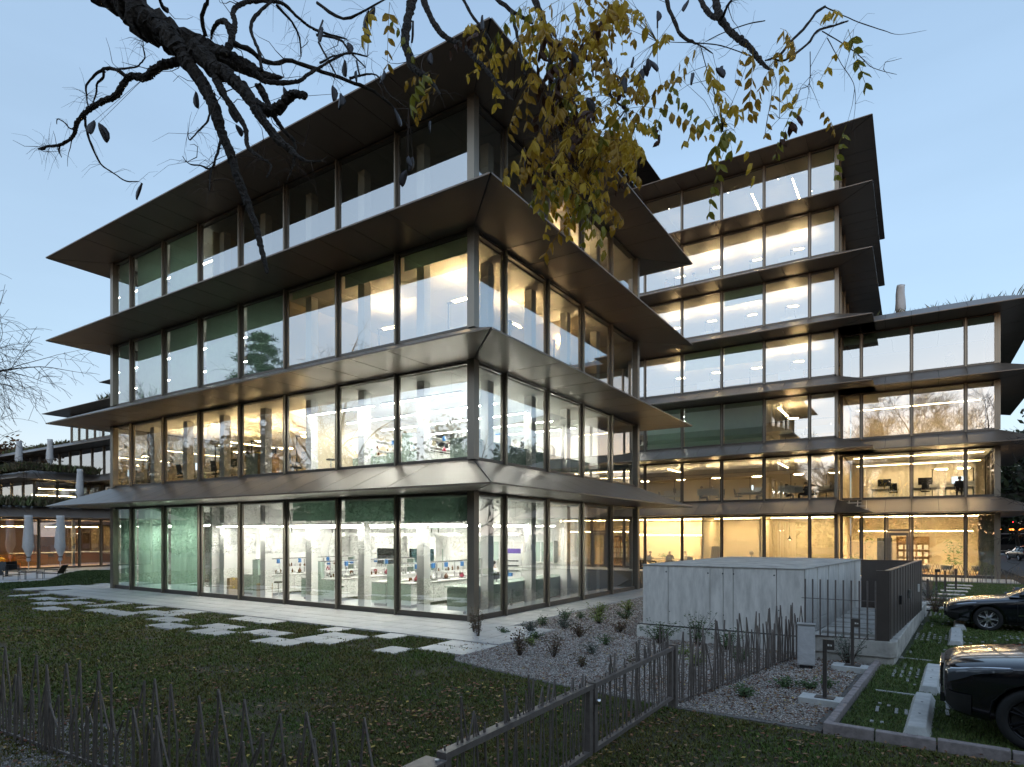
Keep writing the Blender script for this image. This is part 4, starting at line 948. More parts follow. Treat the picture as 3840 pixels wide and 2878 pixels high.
LP = [(-34,-14.2),(10.2,-14.2),(17,-9.5),(17,-6.0),(10.2,-6.0),(8.1,-5.85),(6.0,-5.55),(4.4,-5.2),(2.95,-4.85),(2.6,-4.2),(2.62,-2.86),(-26,-2.86),(-34,-4)]
q = scatter(LP, 165000, 7.5, 1); q = q[~on_tile(q, .03)]
wm = np.sin(q[:,0]*1.3+np.sin(q[:,1]*1.9)*1.4)+np.sin(q[:,1]*1.7+q[:,0]*.6)+np.sin(q[:,0]*3.1-q[:,1]*2.3)*.7
q = q[np.random.default_rng(3).random(len(q)) < np.clip(.95+.45*(wm+1.0), .35, 1)]
gm = patchy('ground_cover_leaf', [(.052,.072,.018),(.095,.122,.03),(.125,.14,.045),(.12,.098,.042),(.072,.104,.026),(.15,.105,.055)], .65)
sprigs('lawn_cover', q, (.02,.06), .013, gm, 'low dark green ground cover of the front lawn', 'grass', 1)
q = scatter([(-46,-6),(-26,-3.5),(-26,1.2),(-22.4,1.6),(-22.4,12),(-38,9),(-40.5,6.6),(-37.9,4.4),(-31,.8),(-31,-1.8)], 26000, 0, 2)
sprigs('courtyard_grass', q, (.03,.07), .02, island('court_grass', [(.03,.06,.012),(.05,.085,.02),(.04,.06,.015)], .65), 'green grass strip of the rear courtyard', 'grass', 2)
PKP = [(10.38,-5.68),(17,-5.75),(17,27),(12.2,27),(11.75,9.2),(11.02,-.4),(10.74,-.3)]
q = scatter(PKP, 80000, 9, 3)
sprigs('parking_grass', q, (.015,.055), .007, island('parking_grass_blade', [(.065,.115,.024),(.10,.165,.036),(.13,.155,.046),(.095,.115,.036)], .65), 'short grass growing through the parking pavers', 'grass', 3, -.012, .7)
def stones(name, q, r0, r1, m, label, z0, seed=0):
    r = np.random.default_rng(seed); n = len(q); d = np.sqrt(((q-CAMP)**2).sum(1)); R_ = r.uniform(r0, r1, n)*np.clip(d/11,.9,1.8)
    oc = np.array([[1,0,0],[0,1,0],[-1,0,0],[0,-1,0],[0,0,1],[0,0,-1]], float); tri = np.array([[0,1,4],[1,2,4],[2,3,4],[3,0,4],[1,0,5],[2,1,5],[3,2,5],[0,3,5]])
    v = oc[None]*r.uniform(.6,1.15,(n,6,1)); a = r.uniform(0,2*PI,n); v[:,:,2] *= .65
    x = v[:,:,0]*np.cos(a)[:,None]-v[:,:,1]*np.sin(a)[:,None]; y = v[:,:,0]*np.sin(a)[:,None]+v[:,:,1]*np.cos(a)[:,None]; z = v[:,:,2]+.25*x*r.uniform(-1,1,n)[:,None]
    v = np.stack([x*R_[:,None]+q[:,0:1], y*R_[:,None]+q[:,1:2], z*R_[:,None]+z0+.3*R_[:,None]], 2).reshape(-1,3)
    f = (tri[None]+(np.arange(n)*6)[:,None,None]).reshape(-1,3)
    o = put(name, np_mesh(name, v, f, m)); tag(o, label, 'gravel', kind='stuff')
stm = island('gravel_stone', [(.20,.17,.145),(.33,.30,.265),(.46,.43,.39),(.30,.235,.195),(.56,.53,.49),(.17,.135,.115),(.25,.15,.115)], .8)
GP = [(1.45,-2.8),(2.65,-2.86),(2.65,-4.2),(3.0,-4.75),(4.4,-5.1),(6.0,-5.45),(8.1,-5.75),(10.1,-5.7),(10.45,-.3),(9.2,.1),(5.2,.45),(5.8,9),(2.6,13),(1.45,13)]
stones('gravel_stones', scatter(GP, 62000, 10, 4), .012, .026, stm, 'pale grey gravel mulch around the concrete box and planting', -.016, 4)
stones('gravel_stones', scatter([(-2,-13.6),(0,-11.3),(2.2,-11.0),(3.5,-11.7),(3.9,-12.2),(4.1,-13.6)], 9000, 0, 5), .011, .022, stm, 'pale gravel patch at the foot of the left rod fence', -.02, 5)
def drift(q, share, seed, sig=.3):
    """gather a share of the leaves into drifts"""
    r = np.random.default_rng(seed); n = int(len(q)*share); c = q[r.integers(0, len(q), 70)]; q = q.copy(); q[:n] = c[r.integers(0, 70, n)]+r.normal(0, sig, (n, 2))*np.array([1.6,.7]); return q
def litter(name, q, m, label, seed, z0=.0, s=(.02,.045)):
    r = np.random.default_rng(seed); n = len(q); a = r.uniform(0,2*PI,n); L = r.uniform(*s,n); w = L*r.uniform(.35,.6,n); ca, sa = np.cos(a), np.sin(a)
    def pt(u, v_, z): return np.stack([q[:,0]+ca*u-sa*v_, q[:,1]+sa*u+ca*v_, z], 1)
    zt = z0+r.uniform(0,.03,n)
    v = np.stack([pt(-L,0*L,zt), pt(0*L,w,zt+r.uniform(0,.02,n)), pt(L,0*L,zt+r.uniform(0,.02,n)), pt(0*L,-w,zt+r.uniform(0,.02,n)), pt(0*L,0*L,zt-.003)],1).reshape(-1,3)
    b = np.arange(n)*5; f = np.concatenate([np.stack([b,b+1,b+4],1)[:, ::-1], np.stack([b+1,b+2,b+4],1)[:, ::-1], np.stack([b+2,b+3,b+4],1)[:, ::-1], np.stack([b+3,b,b+4],1)[:, ::-1]])
    o = put(name, np_mesh(name, v, f, m)); tag(o, label, 'leaves', kind='stuff')
lm_ = island('fallen_leaf', [(.16,.075,.035),(.25,.14,.07),(.11,.04,.025),(.38,.27,.14),(.19,.05,.035),(.30,.17,.08),(.45,.34,.07)], .7)
litter('fallen_leaves', drift(scatter([(-6,-14),(10.2,-14),(10.2,-6),(6,-5.6),(3,-6.5),(-12,-6.5)], 4600, 7, 6), .5, 6), lm_, 'brown and yellow fallen leaves on the lawn', 6, .005, (.022,.05))
litter('fallen_leaves', scatter([(5,-5.3),(10.3,-5.7),(10.5,-.3),(9,-.2),(8.4,-3)], 1500, 0, 7), lm_, 'reddish fallen leaves on the gravel beside the kerb', 7, .0, (.015,.035))
litter('fallen_leaves', scatter([(9.6,-8),(17,-8),(17,-5.6),(11,-5.6),(10.4,-5.75)], 420, 0, 8), lm_, 'brown fallen leaves along the outer kerb', 8)
litter('fallen_leaves', scatter([(2.7,-4.4),(8,-5.6),(8.8,0),(5,.2),(2,9),(1.6,-2.6)], 2200, 0, 12), lm_, 'small brown leaf litter on the planted gravel bed', 12, .0, (.012,.03))
# ---- kerb stones
kb = thing('kerb', 'reddish grey stone kerb between gravel and parking', 'kerb', (10.35,-5.8,0))
def kstone(a, b, w=.12, h=.10):
    a = V(*a,0); b = V(*b,0); d = (b-a).normalized(); n = V(-d.y,d.x,0)*w/2; a += d*.008; b -= d*.008; o = kb.location; j = random.uniform(-.008,.008)
    return MB().hull([p-o+V(0,0,-.08) for p in (a-n,b-n,b+n,a+n)], [p-o+V(0,0,h+j) for p in (a-n*.85,b-n*.9,b+n*.85,a+n*.9)]).build('kerb_stone', M['kerb'], kb, bevel=.012)
k = 9
for i in range(k): t0, t1 = i/k, (i+1)/k; kstone((10.28+.38*t0, -5.72+5.5*t0), (10.28+.38*t1, -5.72+5.5*t1))
x = 10.22
for i, L in enumerate((.62,.68,.74,.66,.9,.7,.8,.8,.8,.9,.9)): kstone((x, -5.8-.02*i), (x+L, -5.8-.02*(i+1)), .14, .11); x += L
# ---- wheel stops
def wstop(cx, y0, y1, label, w=.34):
    t = thing('wheel_stop', label, 'wheel stop', (cx, (y0+y1)/2, 0), -.05, 'concrete wheel stops'); L = (y1-y0)/2
    P(MB().hull([(-w/2,-L,-.02),(w/2,-L,-.02),(w/2,L,-.02),(-w/2,L,-.02)], [(-w/2+.07,-L+.05,.13),(w/2-.07,-L+.05,.13),(w/2-.07,L-.05,.13),(-w/2+.07,L-.05,.13)]), 'block', 'stop', t, bevel=.012)
    for s in (-.3,.35): P(MB().lathe([(.018,0),(.018,.003)], 8, (0,s*L,.13)), 'bolt_hole', 'dark', t)
wstop(11.36,-5.5,-3.2,'nearest pale concrete wheel stop beside the outer kerb'); wstop(11.55,-2.75,-.4,'pale concrete wheel stop at the nose of the near black car')
wstop(12.18,3.0,5.7,'pale concrete wheel stop between the two parked cars'); wstop(12.40,6.05,8.0,'pale concrete wheel stop under the front of the black saloon')
# ---- grid pavers showing through the grass (parts of the parking ground)
bar = MB().box(-.022,.022,-.16,.16,0,.012).mesh('paver_bar', M['paver']); stub = MB().box(-.022,.022,-.05,.05,0,.012).mesh('paver_bar', M['paver'])
r9 = random.Random(9); cnt = 0; far = MB()
for yy in np.arange(-5.4, 14, .36):
    for xx in np.arange(10.75, 16.6, .125):
        X = xx+.055*(yy+5.4)*.9; 
        if X < 10.9+.068*(yy+.4) and yy > -.5: continue
        nzv = math.sin(X*1.9+yy*1.1)+math.sin(yy*2.3-X*.7)+r9.uniform(-1.5,1.1)
        if nzv < .45: continue
        if cnt < 290 and yy < 6: put('paver_bar', bar if r9.random() < .65 else stub, pk, loc=(X, yy+r9.uniform(-.05,.05), .016)); cnt += 1
        else: far.box(X-.028, X+.028, yy-.09, yy+.09, .012, .028)
fo = far.build('paver_bars', M['paver'], pk); tag(fo, kind='stuff')
for y in (-3.0, .55): MB().poly([(10.72+.06*(y+3),y),(11.4+.06*(y+3),y-.05),(11.4+.06*(y+3),y-.01),(10.72+.06*(y+3),y+.04)], .012, .03).build('edge_strip', M['stop'], pk)
# ---- concrete box with stair enclosure
cb = thing('concrete_shaft', 'fair faced concrete box with vertical joints beside the stair screen', 'concrete box', (7.4,3.8,0), world=True)
fx = [5.24, 5.93, 7.0, 7.32, 7.56, 8.55, 9.15]
def fy(x): return .41-.03*(x-5.24)/3.91
MB().poly([(5.32,.52),(9.08,.49),(9.78,7.3),(5.88,7.3)], .3, 1.84).build('core', M['concrete'], cb)
for a, b in zip(fx[:-1], fx[1:]): MB().poly([(a+.006,fy(a)),(b-.006,fy(b)),(b-.006,fy(b)+.1),(a+.006,fy(a)+.1)], .33, 1.868).build('wall_panel', M['concrete'], cb, bevel=.006)
ry = [.41, 1.6, 2.8, 4.0, 5.2, 6.4, 7.4]
def rx(y): return 9.15+.71*(y-.38)/7.14
for a, b in zip(ry[:-1], ry[1:]):
    for (z0, z1) in ((.33,.62),(.63,1.868)): MB().poly([(rx(a+.1)-.1,a+.1),(rx(a+.1),a+.106 if a > .5 else a),(rx(b),b-.006),(rx(b)-.1,b-.006)], z0, z1).build('wall_panel', M['concrete'], cb, bevel=.006)
for a, b in ((.5,2.8),(2.8,5.1),(5.1,7.4)): MB().poly([(5.24+.072*(a-.41),a),(5.34+.072*(a-.41),a),(5.34+.072*(b-.41),b-.006),(5.24+.072*(b-.41),b-.006)], .33, 1.868).build('wall_panel', M['concrete'], cb)
MB().poly([(5.22,.385),(9.17,.36),(9.9,7.45),(5.8,7.45)], 1.872, 1.90).build('roof_slab', M['concrete_dark'], cb, bevel=.008)
MB().poly([(5.12,.30),(9.2,.26),(9.25,.5),(9.95,7.5),(5.7,7.5)], -.05, .30).build('plinth', M['concrete'], cb, bevel=.01)
for x in (6.98, 7.34, 7.6, 8.53, 5.91):
    for z in (1.72,): MB().tube([(x-.03,fy(x)-.001,z),(x-.03,fy(x)+.03,z)], .02, 10).build('tie_hole', M['dark'], cb)
for (x, z) in ((5.97,.7),(6.97,.72),(7.33,.7),(8.6,.9)): MB().tube([(x,fy(x)-.001,z),(x,fy(x)+.03,z)], .014, 8).build('tie_hole', M['dark'], cb)
MB().tube([(5.15,.31,.345),(7.2,.30,.345),(9.1,.27,.345)], .012, 6).build('lead_strip', M['dark'], cb)
# stair enclosure
se = thing('stair_enclosure', 'brown metal screen and bar railing around the outside stair', 'stair screen', (10.1,2.8,0), world=True)
MB().poly([(9.2,-.42),(10.86,-.52),(10.98,-.42),(11.62,9.0),(11.3,9.05),(10.7,-.05),(9.25,.1)], .16, .5).build('plinth', M['concrete_dark'], se, bevel=.02)
MB().poly([(9.22,-.38),(10.82,-.48),(10.93,-.38),(11.55,8.8),(11.35,8.8),(10.66,-.0),(9.3,.05)], -.05, .155).build('footing', M['concrete_dark'], se)
rb = 26
for i in range(rb):
    t0, t1 = i/rb, (i+1)/rb; a = (10.84+.62*t0, -.42+6.6*t0); b = (10.84+.62*t1, -.42+6.6*t1); d = .02
    MB().poly([(a[0]-.06,a[1]),(a[0]+(.012 if i % 2 else 0),a[1]+.003),(b[0]+(.012 if i % 2 else 0),b[1]-.003),(b[0]-.06,b[1])], .505, 1.93).build('screen_sheet', M['panel'], se)
MB().poly([(10.76,-.47),(10.87,-.47),(11.48,6.2),(11.37,6.2)], 1.932, 1.95).build('coping', M['panel'], se)
MB().box(10.62,10.86,-.50,-.425,.505,1.945).build('screen_sheet', M['panel'], se)
MB().poly([(9.95,6.1),(11.4,6.1),(11.4,6.18),(9.95,6.18)], .5, 1.93).build('screen_sheet', M['panel'], se)
for i in range(10): x = 9.28+i*.148; MB().tube([(x,-.44-.006*i,.50),(x,-.44-.006*i,1.72)], .016, 6).build('bar', M['rod'], se)
MB().box(9.2,10.7,-.47,-.43,.5,.52).build('bottom_rail', M['rod'], se); MB().tube([(9.2,-.40,1.3),(10.66,-.46,1.3)], .008, 6).build('cross_rail', M['rod'], se)
for i in range(6): MB().box(9.45+.06*i, 10.7+.06*i, 1.0+i*.8, 1.8+i*.8, -.05, .42-.0*i+.02*i).build('step', M['concrete_dark'], se)
for (y, c) in ((1.15,'black'),(2.9,'steel'),(5.0,'paper')):
    x = 10.84+.094*(y+.42); MB().box(x+.012,x+.06,y-.07,y+.07,1.12,1.32).build('control_box', M[c], se)
# ---- meter box and sign posts
t = thing('meter_box', 'pale grey metal cabinet at the end of the rod fence', 'cabinet', (9.44,-1.5,0), .1); P(MB().box(-.16,.16,-.13,.13,.06,.86), 'housing', 'cover', t, bevel=.008); P(MB().box(-.145,.145,-.14,-.131,.08,.84), 'door', 'cover', t); P(MB().box(-.12,.12,-.1,.1,0,.06), 'foot', 'dark', t); P(MB().box(-.175,.175,-.145,.145,.861,.885), 'lid', 'alu', t)
for i, (x, y, h, lb) in enumerate(((10.08,-4.3,1.02,'brown parking sign post on pale concrete foot near the kerb corner'),(10.25,-1.3,1.02,'brown parking sign post before the stair screen'))):
    t = thing('sign_post', lb, 'sign', (x,y,0), -.05, 'parking sign posts')
    P(MB().box(-.36,.30,-.19,.19,-.05,.09), 'foot', 'stop', t, bevel=.01); P(MB().box(-.14,.14,-.1,.1,.091,.103), 'base_plate', 'pavepole', t); P(MB().box(-.028,.028,-.028,.028,.103,h), 'post', 'pavepole', t)
    s = P(MB().box(.03,.14,-.035,-.03,h-.16,h), 'plate', 'pavepole', t); MB().box(.045,.065,-.038,-.0352,h-.10,h-.07).box(.075,.083,-.038,-.0352,h-.10,h-.07).box(.09,.105,-.038,-.0352,h-.10,h-.075).build('lettering', M['paper'], s)
# ---- rod fences: hairpin rods of uneven height
def hairpin(rg, H, w, lean, thick=.011):
    m = MB(); xa = rg.uniform(-.3,.3)*w+lean; x0, x1 = -w/2, w/2
    k0, k1 = rg.uniform(.45,.7), rg.uniform(.35,.6); r = thick
    m.tube([(x0,0,-.05),(x0+rg.uniform(-.03,.03),rg.uniform(-.02,.02),H*k0),(xa,0,H)], r, 6)
    if rg.random() < .8: m.tube([(xa,0,H),(x1+rg.uniform(-.03,.03),rg.uniform(-.02,.02),H*k1),(x1,0,-.05)], r, 6)
    return m
def rodfence(name, label, a, b, n, hs, seed, grp='rod fences', ww=(.05,.16), thick=.011):
    rg = random.Random(seed); a = V(*a,0); b = V(*b,0); d = b-a; ang = math.atan2(d.y,d.x); t = thing(name, label, 'fence', a, ang, grp); L = d.length
    for i in range(n):
        x = L*(i+rg.uniform(-.6,.6)+.5)/n; H = hs[0]+(hs[1]-hs[0])*(rg.uniform(.75,1) if i % 3 == 0 else rg.uniform(0,.5))
        m = hairpin(rg, H, rg.uniform(*ww), rg.uniform(-.08,.08), thick); put('rod', m.mesh('rod', M['rod']), t, loc=(x, rg.uniform(-.07,.07), 0))
    P(MB().box(0,L,-.012,.012,.02,.045), 'ground_rail', 'rod', t)
    return t
rodfence('rod_fence', 'palisade of bent brown steel rods along the left foreground lawn', (-.5,-12.05), (7.85,-11.7), 66, (.62,1.2), 21, ww=(.10,.24), thick=.0115)
rodfence('rod_fence', 'palisade of bent brown steel rods in front of the concrete box', (8.12,-5.55), (9.15,-.2), 56, (.75,1.22), 22, ww=(.08,.18))
gt = thing('garden_gate', 'two leaf brown metal gate with rods standing through its top rail', 'gate', (8.1,-11.5,0), 0)
for lf, (y0, y1) in enumerate(((.0,2.72),(2.78,5.62))):
    P(MB().box(-.05,.05,y0,y1,.90,.955), 'top_rail', 'rod', gt); P(MB().box(-.04,.04,y0,y1,.14,.19), 'bottom_rail', 'rod', gt)
    for y in (y0+.04, y1-.04): P(MB().box(-.04,.04,y-.04,y+.04,.19,.90), 'stile', 'rod', gt)
    rg = random.Random(30+lf)
    for i in range(36):
        y = y0+.1+(y1-y0-.2)*(i+rg.random())/36; H = .97+.38*rg.random()**2.2; m = MB(); dy = rg.uniform(-.1,.1); tp = y+dy
        m.tube([(rg.uniform(-.02,.02),y,.19),(rg.uniform(-.02,.02),y+dy*.4,.55),(0,tp,H)], .0088, 6)
        if H > 1.08: m.tube([(0,tp,H),(0,tp+rg.choice((-1,1))*rg.uniform(.05,.09),.955)], .0088, 6)
        P(m, 'rod', 'rod', gt)
P(MB().box(-.06,.06,5.66,5.78,-.05,.97), 'post', 'rod', gt); P(MB().box(-.11,.07,-.30,-.05,-.05,.90).box(-.13,.09,-.32,-.03,.90,.915), 'hinge_post', 'rod', gt); P(MB().lathe([(.02,.916),(.02,.93),(.012,.935)], 8, (.03,-.09,0)), 'bolt', 'steel', gt)
lk = P(MB().box(-.02,.02,2.66,2.84,.62,.86), 'lock_plate', 'rod', gt); P(MB().lathe([(.03,-.03),(.035,0),(.03,.03)], 10, (.07,2.80,.74)), 'knob', 'chrome', gt, True)
# far hooped fence before the wing
t = thing('hoop_fence', 'low fence of crossing dark hoops before the lit wing', 'fence', (10.9,28.2,0)); rg = random.Random(5)
for i in range(26):
    x = i*.2+rg.uniform(-.05,.05); H = rg.uniform(.75,1.05); w = rg.uniform(.28,.5); P(MB().tube([(x,0,-.05),(x+.03,0,H*.5),(x+w*.35,0,H*.85),(x+w*.5,0,H),(x+w*.65,0,H*.85),(x+w-.03,0,H*.5),(x+w,0,-.05)], .013, 5), 'hoop', 'rod', t)
rodfence('rod_fence', 'dense cluster of straight brown rods at the right end of the wing', (16.3,27.0), (17.5,27.6), 26, (.95,1.15), 23)
# bollards and stepping stones towards the wing
for i, (x, y, h) in enumerate(((11.35,13.5,.75),(11.75,15.5,.85),(12.1,17.5,1.05),(12.5,20,1.0),(13.0,22.0,1.0))):
    t = thing('bollard', '%s slim brown bollard from the front beside the stepping stones' % ORD[i], 'bollard', (x,y,0), 0, 'slim brown bollards'); P(MB().box(-.04,.04,-.04,.04,-.05,h), 'post', 'pavepole', t)
    if i == 2: P(MB().box(-.06,.14,-.06,.06,h,h+.12), 'lamp_head', 'black', t)
for i in range(7):
    t = thing('stepping_stone', '%s stepping stone from the front on the gravel behind the stair screen' % ORD[i], 'stepping stone', (12.0+.22*i, 12+2.1*i, .0), .05, 'stepping stones'); P(MB().box(-.55,.5,-.3,.3,-.03,.05), 'slab', 'tile', t, bevel=.01)
# ---- wrapped parasols
def parasol(loc, h, label, sc=1.0):
    t = thing('wrapped_parasol', label, 'parasol', loc, 0, 'wrapped parasols')
    P(MB().tube([(0,0,0),(0,0,h*.35)], .035, 8), 'pole', 'alu', t)
    P(MB().lathe([(.05,h*.17),(.13,h*.20),(.10,h*.26),(.24,h*.36),(.33,h*.44),(.30,h*.6),(.27,h*.8),(.24,h*.94),(.25,h),(.16,h*.985)], 22, (0,0,0), .09), 'cover', 'cover', t, True)
    P(MB().lathe([(.12,h*.245),(.13,h*.255),(.12,h*.265)], 14), 'strap', 'dark', t); P(MB().box(-.35,.35,-.35,.35,-.02,.03), 'foot', 'dark', t)
parasol((-42.1,3.7,0), 4.05, 'wrapped grey parasol standing left on the cafe terrace'); parasol((-41.1,5.3,0), 4.05, 'wrapped grey parasol standing right on the cafe terrace')
parasol((-54.5,12.2,4.87), 3.9, 'wrapped grey parasol on the lower roof terrace above the cafe'); parasol((-64.2,13.5,8.92), 3.6, 'wrapped grey parasol on the upper roof terrace at the left', 1); parasol((-67.0,11.8,8.92), 3.4, 'wrapped grey parasol cut by the left picture edge')
parasol((10.5,35.5,16.95), 2.9, 'beige wrapped parasol on the roof of the office wing')
# ---- terrace furniture
def gchair(loc, rot, label, lounge=False):
    t = thing('garden_chair', label, 'chair', loc, rot, 'black terrace chairs')
    sh = .32 if lounge else .44; L = 1.25 if lounge else .5
    P(MB().hull([(-.28,-L/2,sh),(.28,-L/2,sh),(.28,L/2,sh-.04),(-.28,L/2,sh-.04)], [(-.28,-L/2,sh+.03),(.28,-L/2,sh+.03),(.28,L/2,sh-.01),(-.28,L/2,sh-.01)]), 'seat', 'rattan', t)
    P(MB().hull([(-.28,L/2,sh-.03),(.28,L/2,sh-.03),(.28,L/2+.03,sh-.03),(-.28,L/2+.03,sh-.03)], [(-.28,L/2+.3,sh+.5),(.28,L/2+.3,sh+.5),(.28,L/2+.33,sh+.5),(-.28,L/2+.33,sh+.5)]), 'backrest', 'rattan', t)
    for sx in (-1,1):
        P(MB().tube([(sx*.32,-L/2+.05,sh+.2),(sx*.32,L/2+.1,sh+.22)], .02, 5), 'armrest', 'rattan', t)
        for yy in (-L/2+.05, L/2+.1): P(MB().tube([(sx*.32,yy,0),(sx*.32,yy,sh+.2)], .016, 5), 'leg', 'rattan', t)
gchair((-33.2,-.3,0), 2.2, 'black lounge chair at the left of the terrace', True); gchair((-32.9,1.5,0), -1.0, 'black lounge chair under the right parasol of the terrace', True); gchair((-36.8,.2,0), 1.0, 'upright black chair at the terrace table'); gchair((-37.8,1.3,0), -2.0, 'upright black chair behind the terrace table')
t = thing('terrace_table', 'low black table between the terrace lounge chairs', 'table', (-33.3,.7,0)); P(MB().box(-.4,.4,-.5,.5,.40,.43), 'tabletop', 'rattan', t)
for a in ((-.35,-.45),(.35,-.45),(.35,.45),(-.35,.45)): P(MB().tube([(a[0],a[1],0),(a[0],a[1],.4)], .016, 5), 'leg', 'rattan', t)
t = thing('terrace_table', 'high round black table before the cafe bench', 'table', (-37.4,.9,0)); P(MB().lathe([(.4,.72),(.4,.75)], 16), 'tabletop', 'rattan', t); P(MB().tube([(0,0,0),(0,0,.72)], .04, 6).lathe([(.25,0),(.25,.03)], 10), 'stand', 'rattan', t)
# ---- planting on the roof terraces
def planting(name, pts, n, h, label, z, seed, w=.05):
    r = np.random.default_rng(seed); t = r.random(n); a, b = np.array(pts[0]), np.array(pts[1]); q = a+(b-a)*t[:,None]+r.normal(0,.25,(n,2))
    o = sprigs(name, q, h, w, M['planting'], label, 'planting', seed, z, .6, 3)
planting('roof_planting', ((-45.0,-6),(-45.0,16)), 1500, (.25,.7), 'grasses planted along the edge of the cafe roof', 4.75, 31)
planting('roof_planting', ((-60.2,9.6),(-60.2,16)), 700, (.2,.7), 'grasses on the edge of the upper pavilion roof', 8.8, 32); planting('roof_planting', ((-74,10),(-61,10)), 900, (.2,.7), 'grasses on the front edge of the upper pavilion roof', 8.8, 33)
planting('roof_planting', ((9.0,34.4),(16.5,34.4)), 70, (.3,.9), 'loose twiggy planting on the roof of the wing', 16.9, 34, .008); planting('roof_planting', ((-66,19),(-58,19)), 160, (.4,1.3), 'wispy grasses on the roof of the stepped wing', 16.9, 35, .012)
planting('roof_planting', ((-88,17.5),(-70,17.5)), 300, (.2,.6), 'dark planting on the long eave of the stepped wing', 12.8, 36, .04)
# ---- shrubs on the gravel
def shrub(loc, h, r, n, label, cols, seed, leaf=.06, up=.6):
    rg = random.Random(seed); t = thing('shrub', label, 'plant', loc); m = MB(); st = MB()
    for s in range(max(3, n//14)):
        a = rg.random()*6.28; rr = r*rg.random(); top = V(rr*math.cos(a), rr*math.sin(a), h*rg.uniform(.55,1)); st.tube([(0.02*math.cos(a),.02*math.sin(a),-.02), tuple(top*.5+V(0,0,h*.08)), tuple(top)], [.006,.004,.002], 4)
        for k in range(14):
            c = top*rg.uniform(.25,1)+V(rg.gauss(0,.03),rg.gauss(0,.03),rg.gauss(0,.02)); b = rg.random()*6.28; d = V(math.cos(b),math.sin(b),rg.uniform(-.3,1)*up).normalized(); s_ = d.orthogonal().normalized(); L = leaf*rg.uniform(.6,1.3)
            n0 = len(m.v); m.v += [tuple(c), tuple(c+d*L*.5+s_*L*.22), tuple(c+d*L), tuple(c+d*L*.5-s_*L*.22)]; m.f += [(n0,n0+1,n0+2),(n0,n0+2,n0+3)]
    st.build('stems', M['twig'], t); m.build('foliage', cols, t); return t
gA = island('shrub_green', [(.04,.075,.022),(.08,.13,.045),(.055,.09,.03)], .6); gB = island('shrub_rust', [(.09,.075,.04),(.12,.055,.03),(.07,.08,.03)], .6); gC = island('shrub_lime', [(.13,.19,.03),(.18,.22,.045),(.09,.14,.03)], .6); gD = island('shrub_grey', [(.09,.11,.085),(.13,.145,.115)], .7)
SH = [(1.7,-2.1,.75,.22,70,gB,'upright rusty shrub by the glass corner'),(1.2,-1.6,.5,.15,40,gB,'small rusty shrub left of the upright one at the glass corner'),(3.9,-3.6,.55,.3,90,gB,'rust brown shrub in the middle of the gravel'),(4.6,-3.3,.5,.25,60,gB,'thin brown shrub beside the rust brown one'),
 (2.4,-.6,.3,.28,90,gD,'grey green cushion plant near the path'),(2.9,.4,.3,.25,80,gD,'grey green cushion plant behind the first cushion'),(2.1,.6,.28,.2,60,gA,'low dark plant beside the path edge'),(2.2,1.8,.4,.25,70,gA,'spiky dark plant at the right facade path'),(3.3,1.9,.4,.3,90,gC,'yellow green clump in mid gravel'),(2.6,3.4,.45,.35,110,gC,'larger yellow green clump near the path'),(3.6,3.2,.3,.3,80,gA,'dark clump right of the yellow green one'),(2.9,5.2,.4,.35,90,gC,'yellow green clump towards the rear of the path'),(3.8,6.4,.4,.3,80,gA,'dark green clump before the rear planting'),
 (3.9,-.6,.35,.3,90,gB,'brownish clump in the gravel centre'),(4.5,.6,.3,.25,70,gB,'brownish clump left of the concrete box'),(5.0,-1.4,.25,.2,50,gA,'small green tuft before the concrete box'),(3.1,-1.5,.22,.2,50,gA,'small green tuft left of the gravel centre'),
 (6.0,-.4,.55,.45,150,gA,'bushy dark plant at the left foot of the concrete box'),(6.9,-.3,.8,.35,110,gA,'tall open plant with dry heads before the concrete box'),(7.6,-.4,.45,.4,110,gA,'leafy plant at the middle foot of the concrete box'),(8.2,-1.8,.3,.25,60,gA,'tuft behind the rod fence'),(7.5,-2.6,.3,.25,60,gC,'light green tuft behind the rod fence'),
 (9.4,-3.5,.18,.2,50,gA,'small dark tuft on the gravel right of the fence'),(8.9,-4.6,.2,.2,60,gA,'dark tuft beside the gate post'),(9.75,-3.4,.15,.14,40,gA,'small green tuft near the sign foot'),(10.0,-3.2,.18,.16,40,gA,'dark tuft between the sign posts'),
 (10.15,-.95,.7,.35,90,gD,'thin leaved shrub at the second sign post'),(4.6,8.2,.7,.6,160,gA,'large green shrub at the rear left of the concrete box'),(3.4,9.6,.6,.5,130,gA,'green shrub at the far end of the facade path'),(4.4,10.6,.7,.6,150,gA,'green shrub behind the facade path end'),
 (11.9,10.5,.7,.5,130,gB,'brown shrub behind the stair screen'),(12.2,12.6,.6,.5,120,gD,'grey shrub at the stepping stones'),(12.5,9.6,.5,.4,100,gB,'low brown shrub before the black saloon'),(11.8,16,.6,.6,120,gD,'pale shrub among the bollards')]
for i, (x, y) in enumerate(((1.9,-1.2),(3.5,-2.4),(5.2,-2.6),(6.4,-3.2),(2.3,2.6),(4.1,4.4),(4.7,2.6),(5.6,-3.9),(3.0,7.4),(6.9,-1.5))):
    SH.append((x, y, .16+.05*(i % 3), .22, 45, (gA,gC,gD,gB)[i % 4], '%s %s tuft, counted from the front edge of the planted gravel bed' % (ORD[i], ('dark','lime','grey','rust')[i % 4])))
for i, (x, y, h, r, n, c, lb) in enumerate(SH): shrub((x,y,-.01), h*1.1, r*1.35, n*4, lb, c, 100+i, .06)
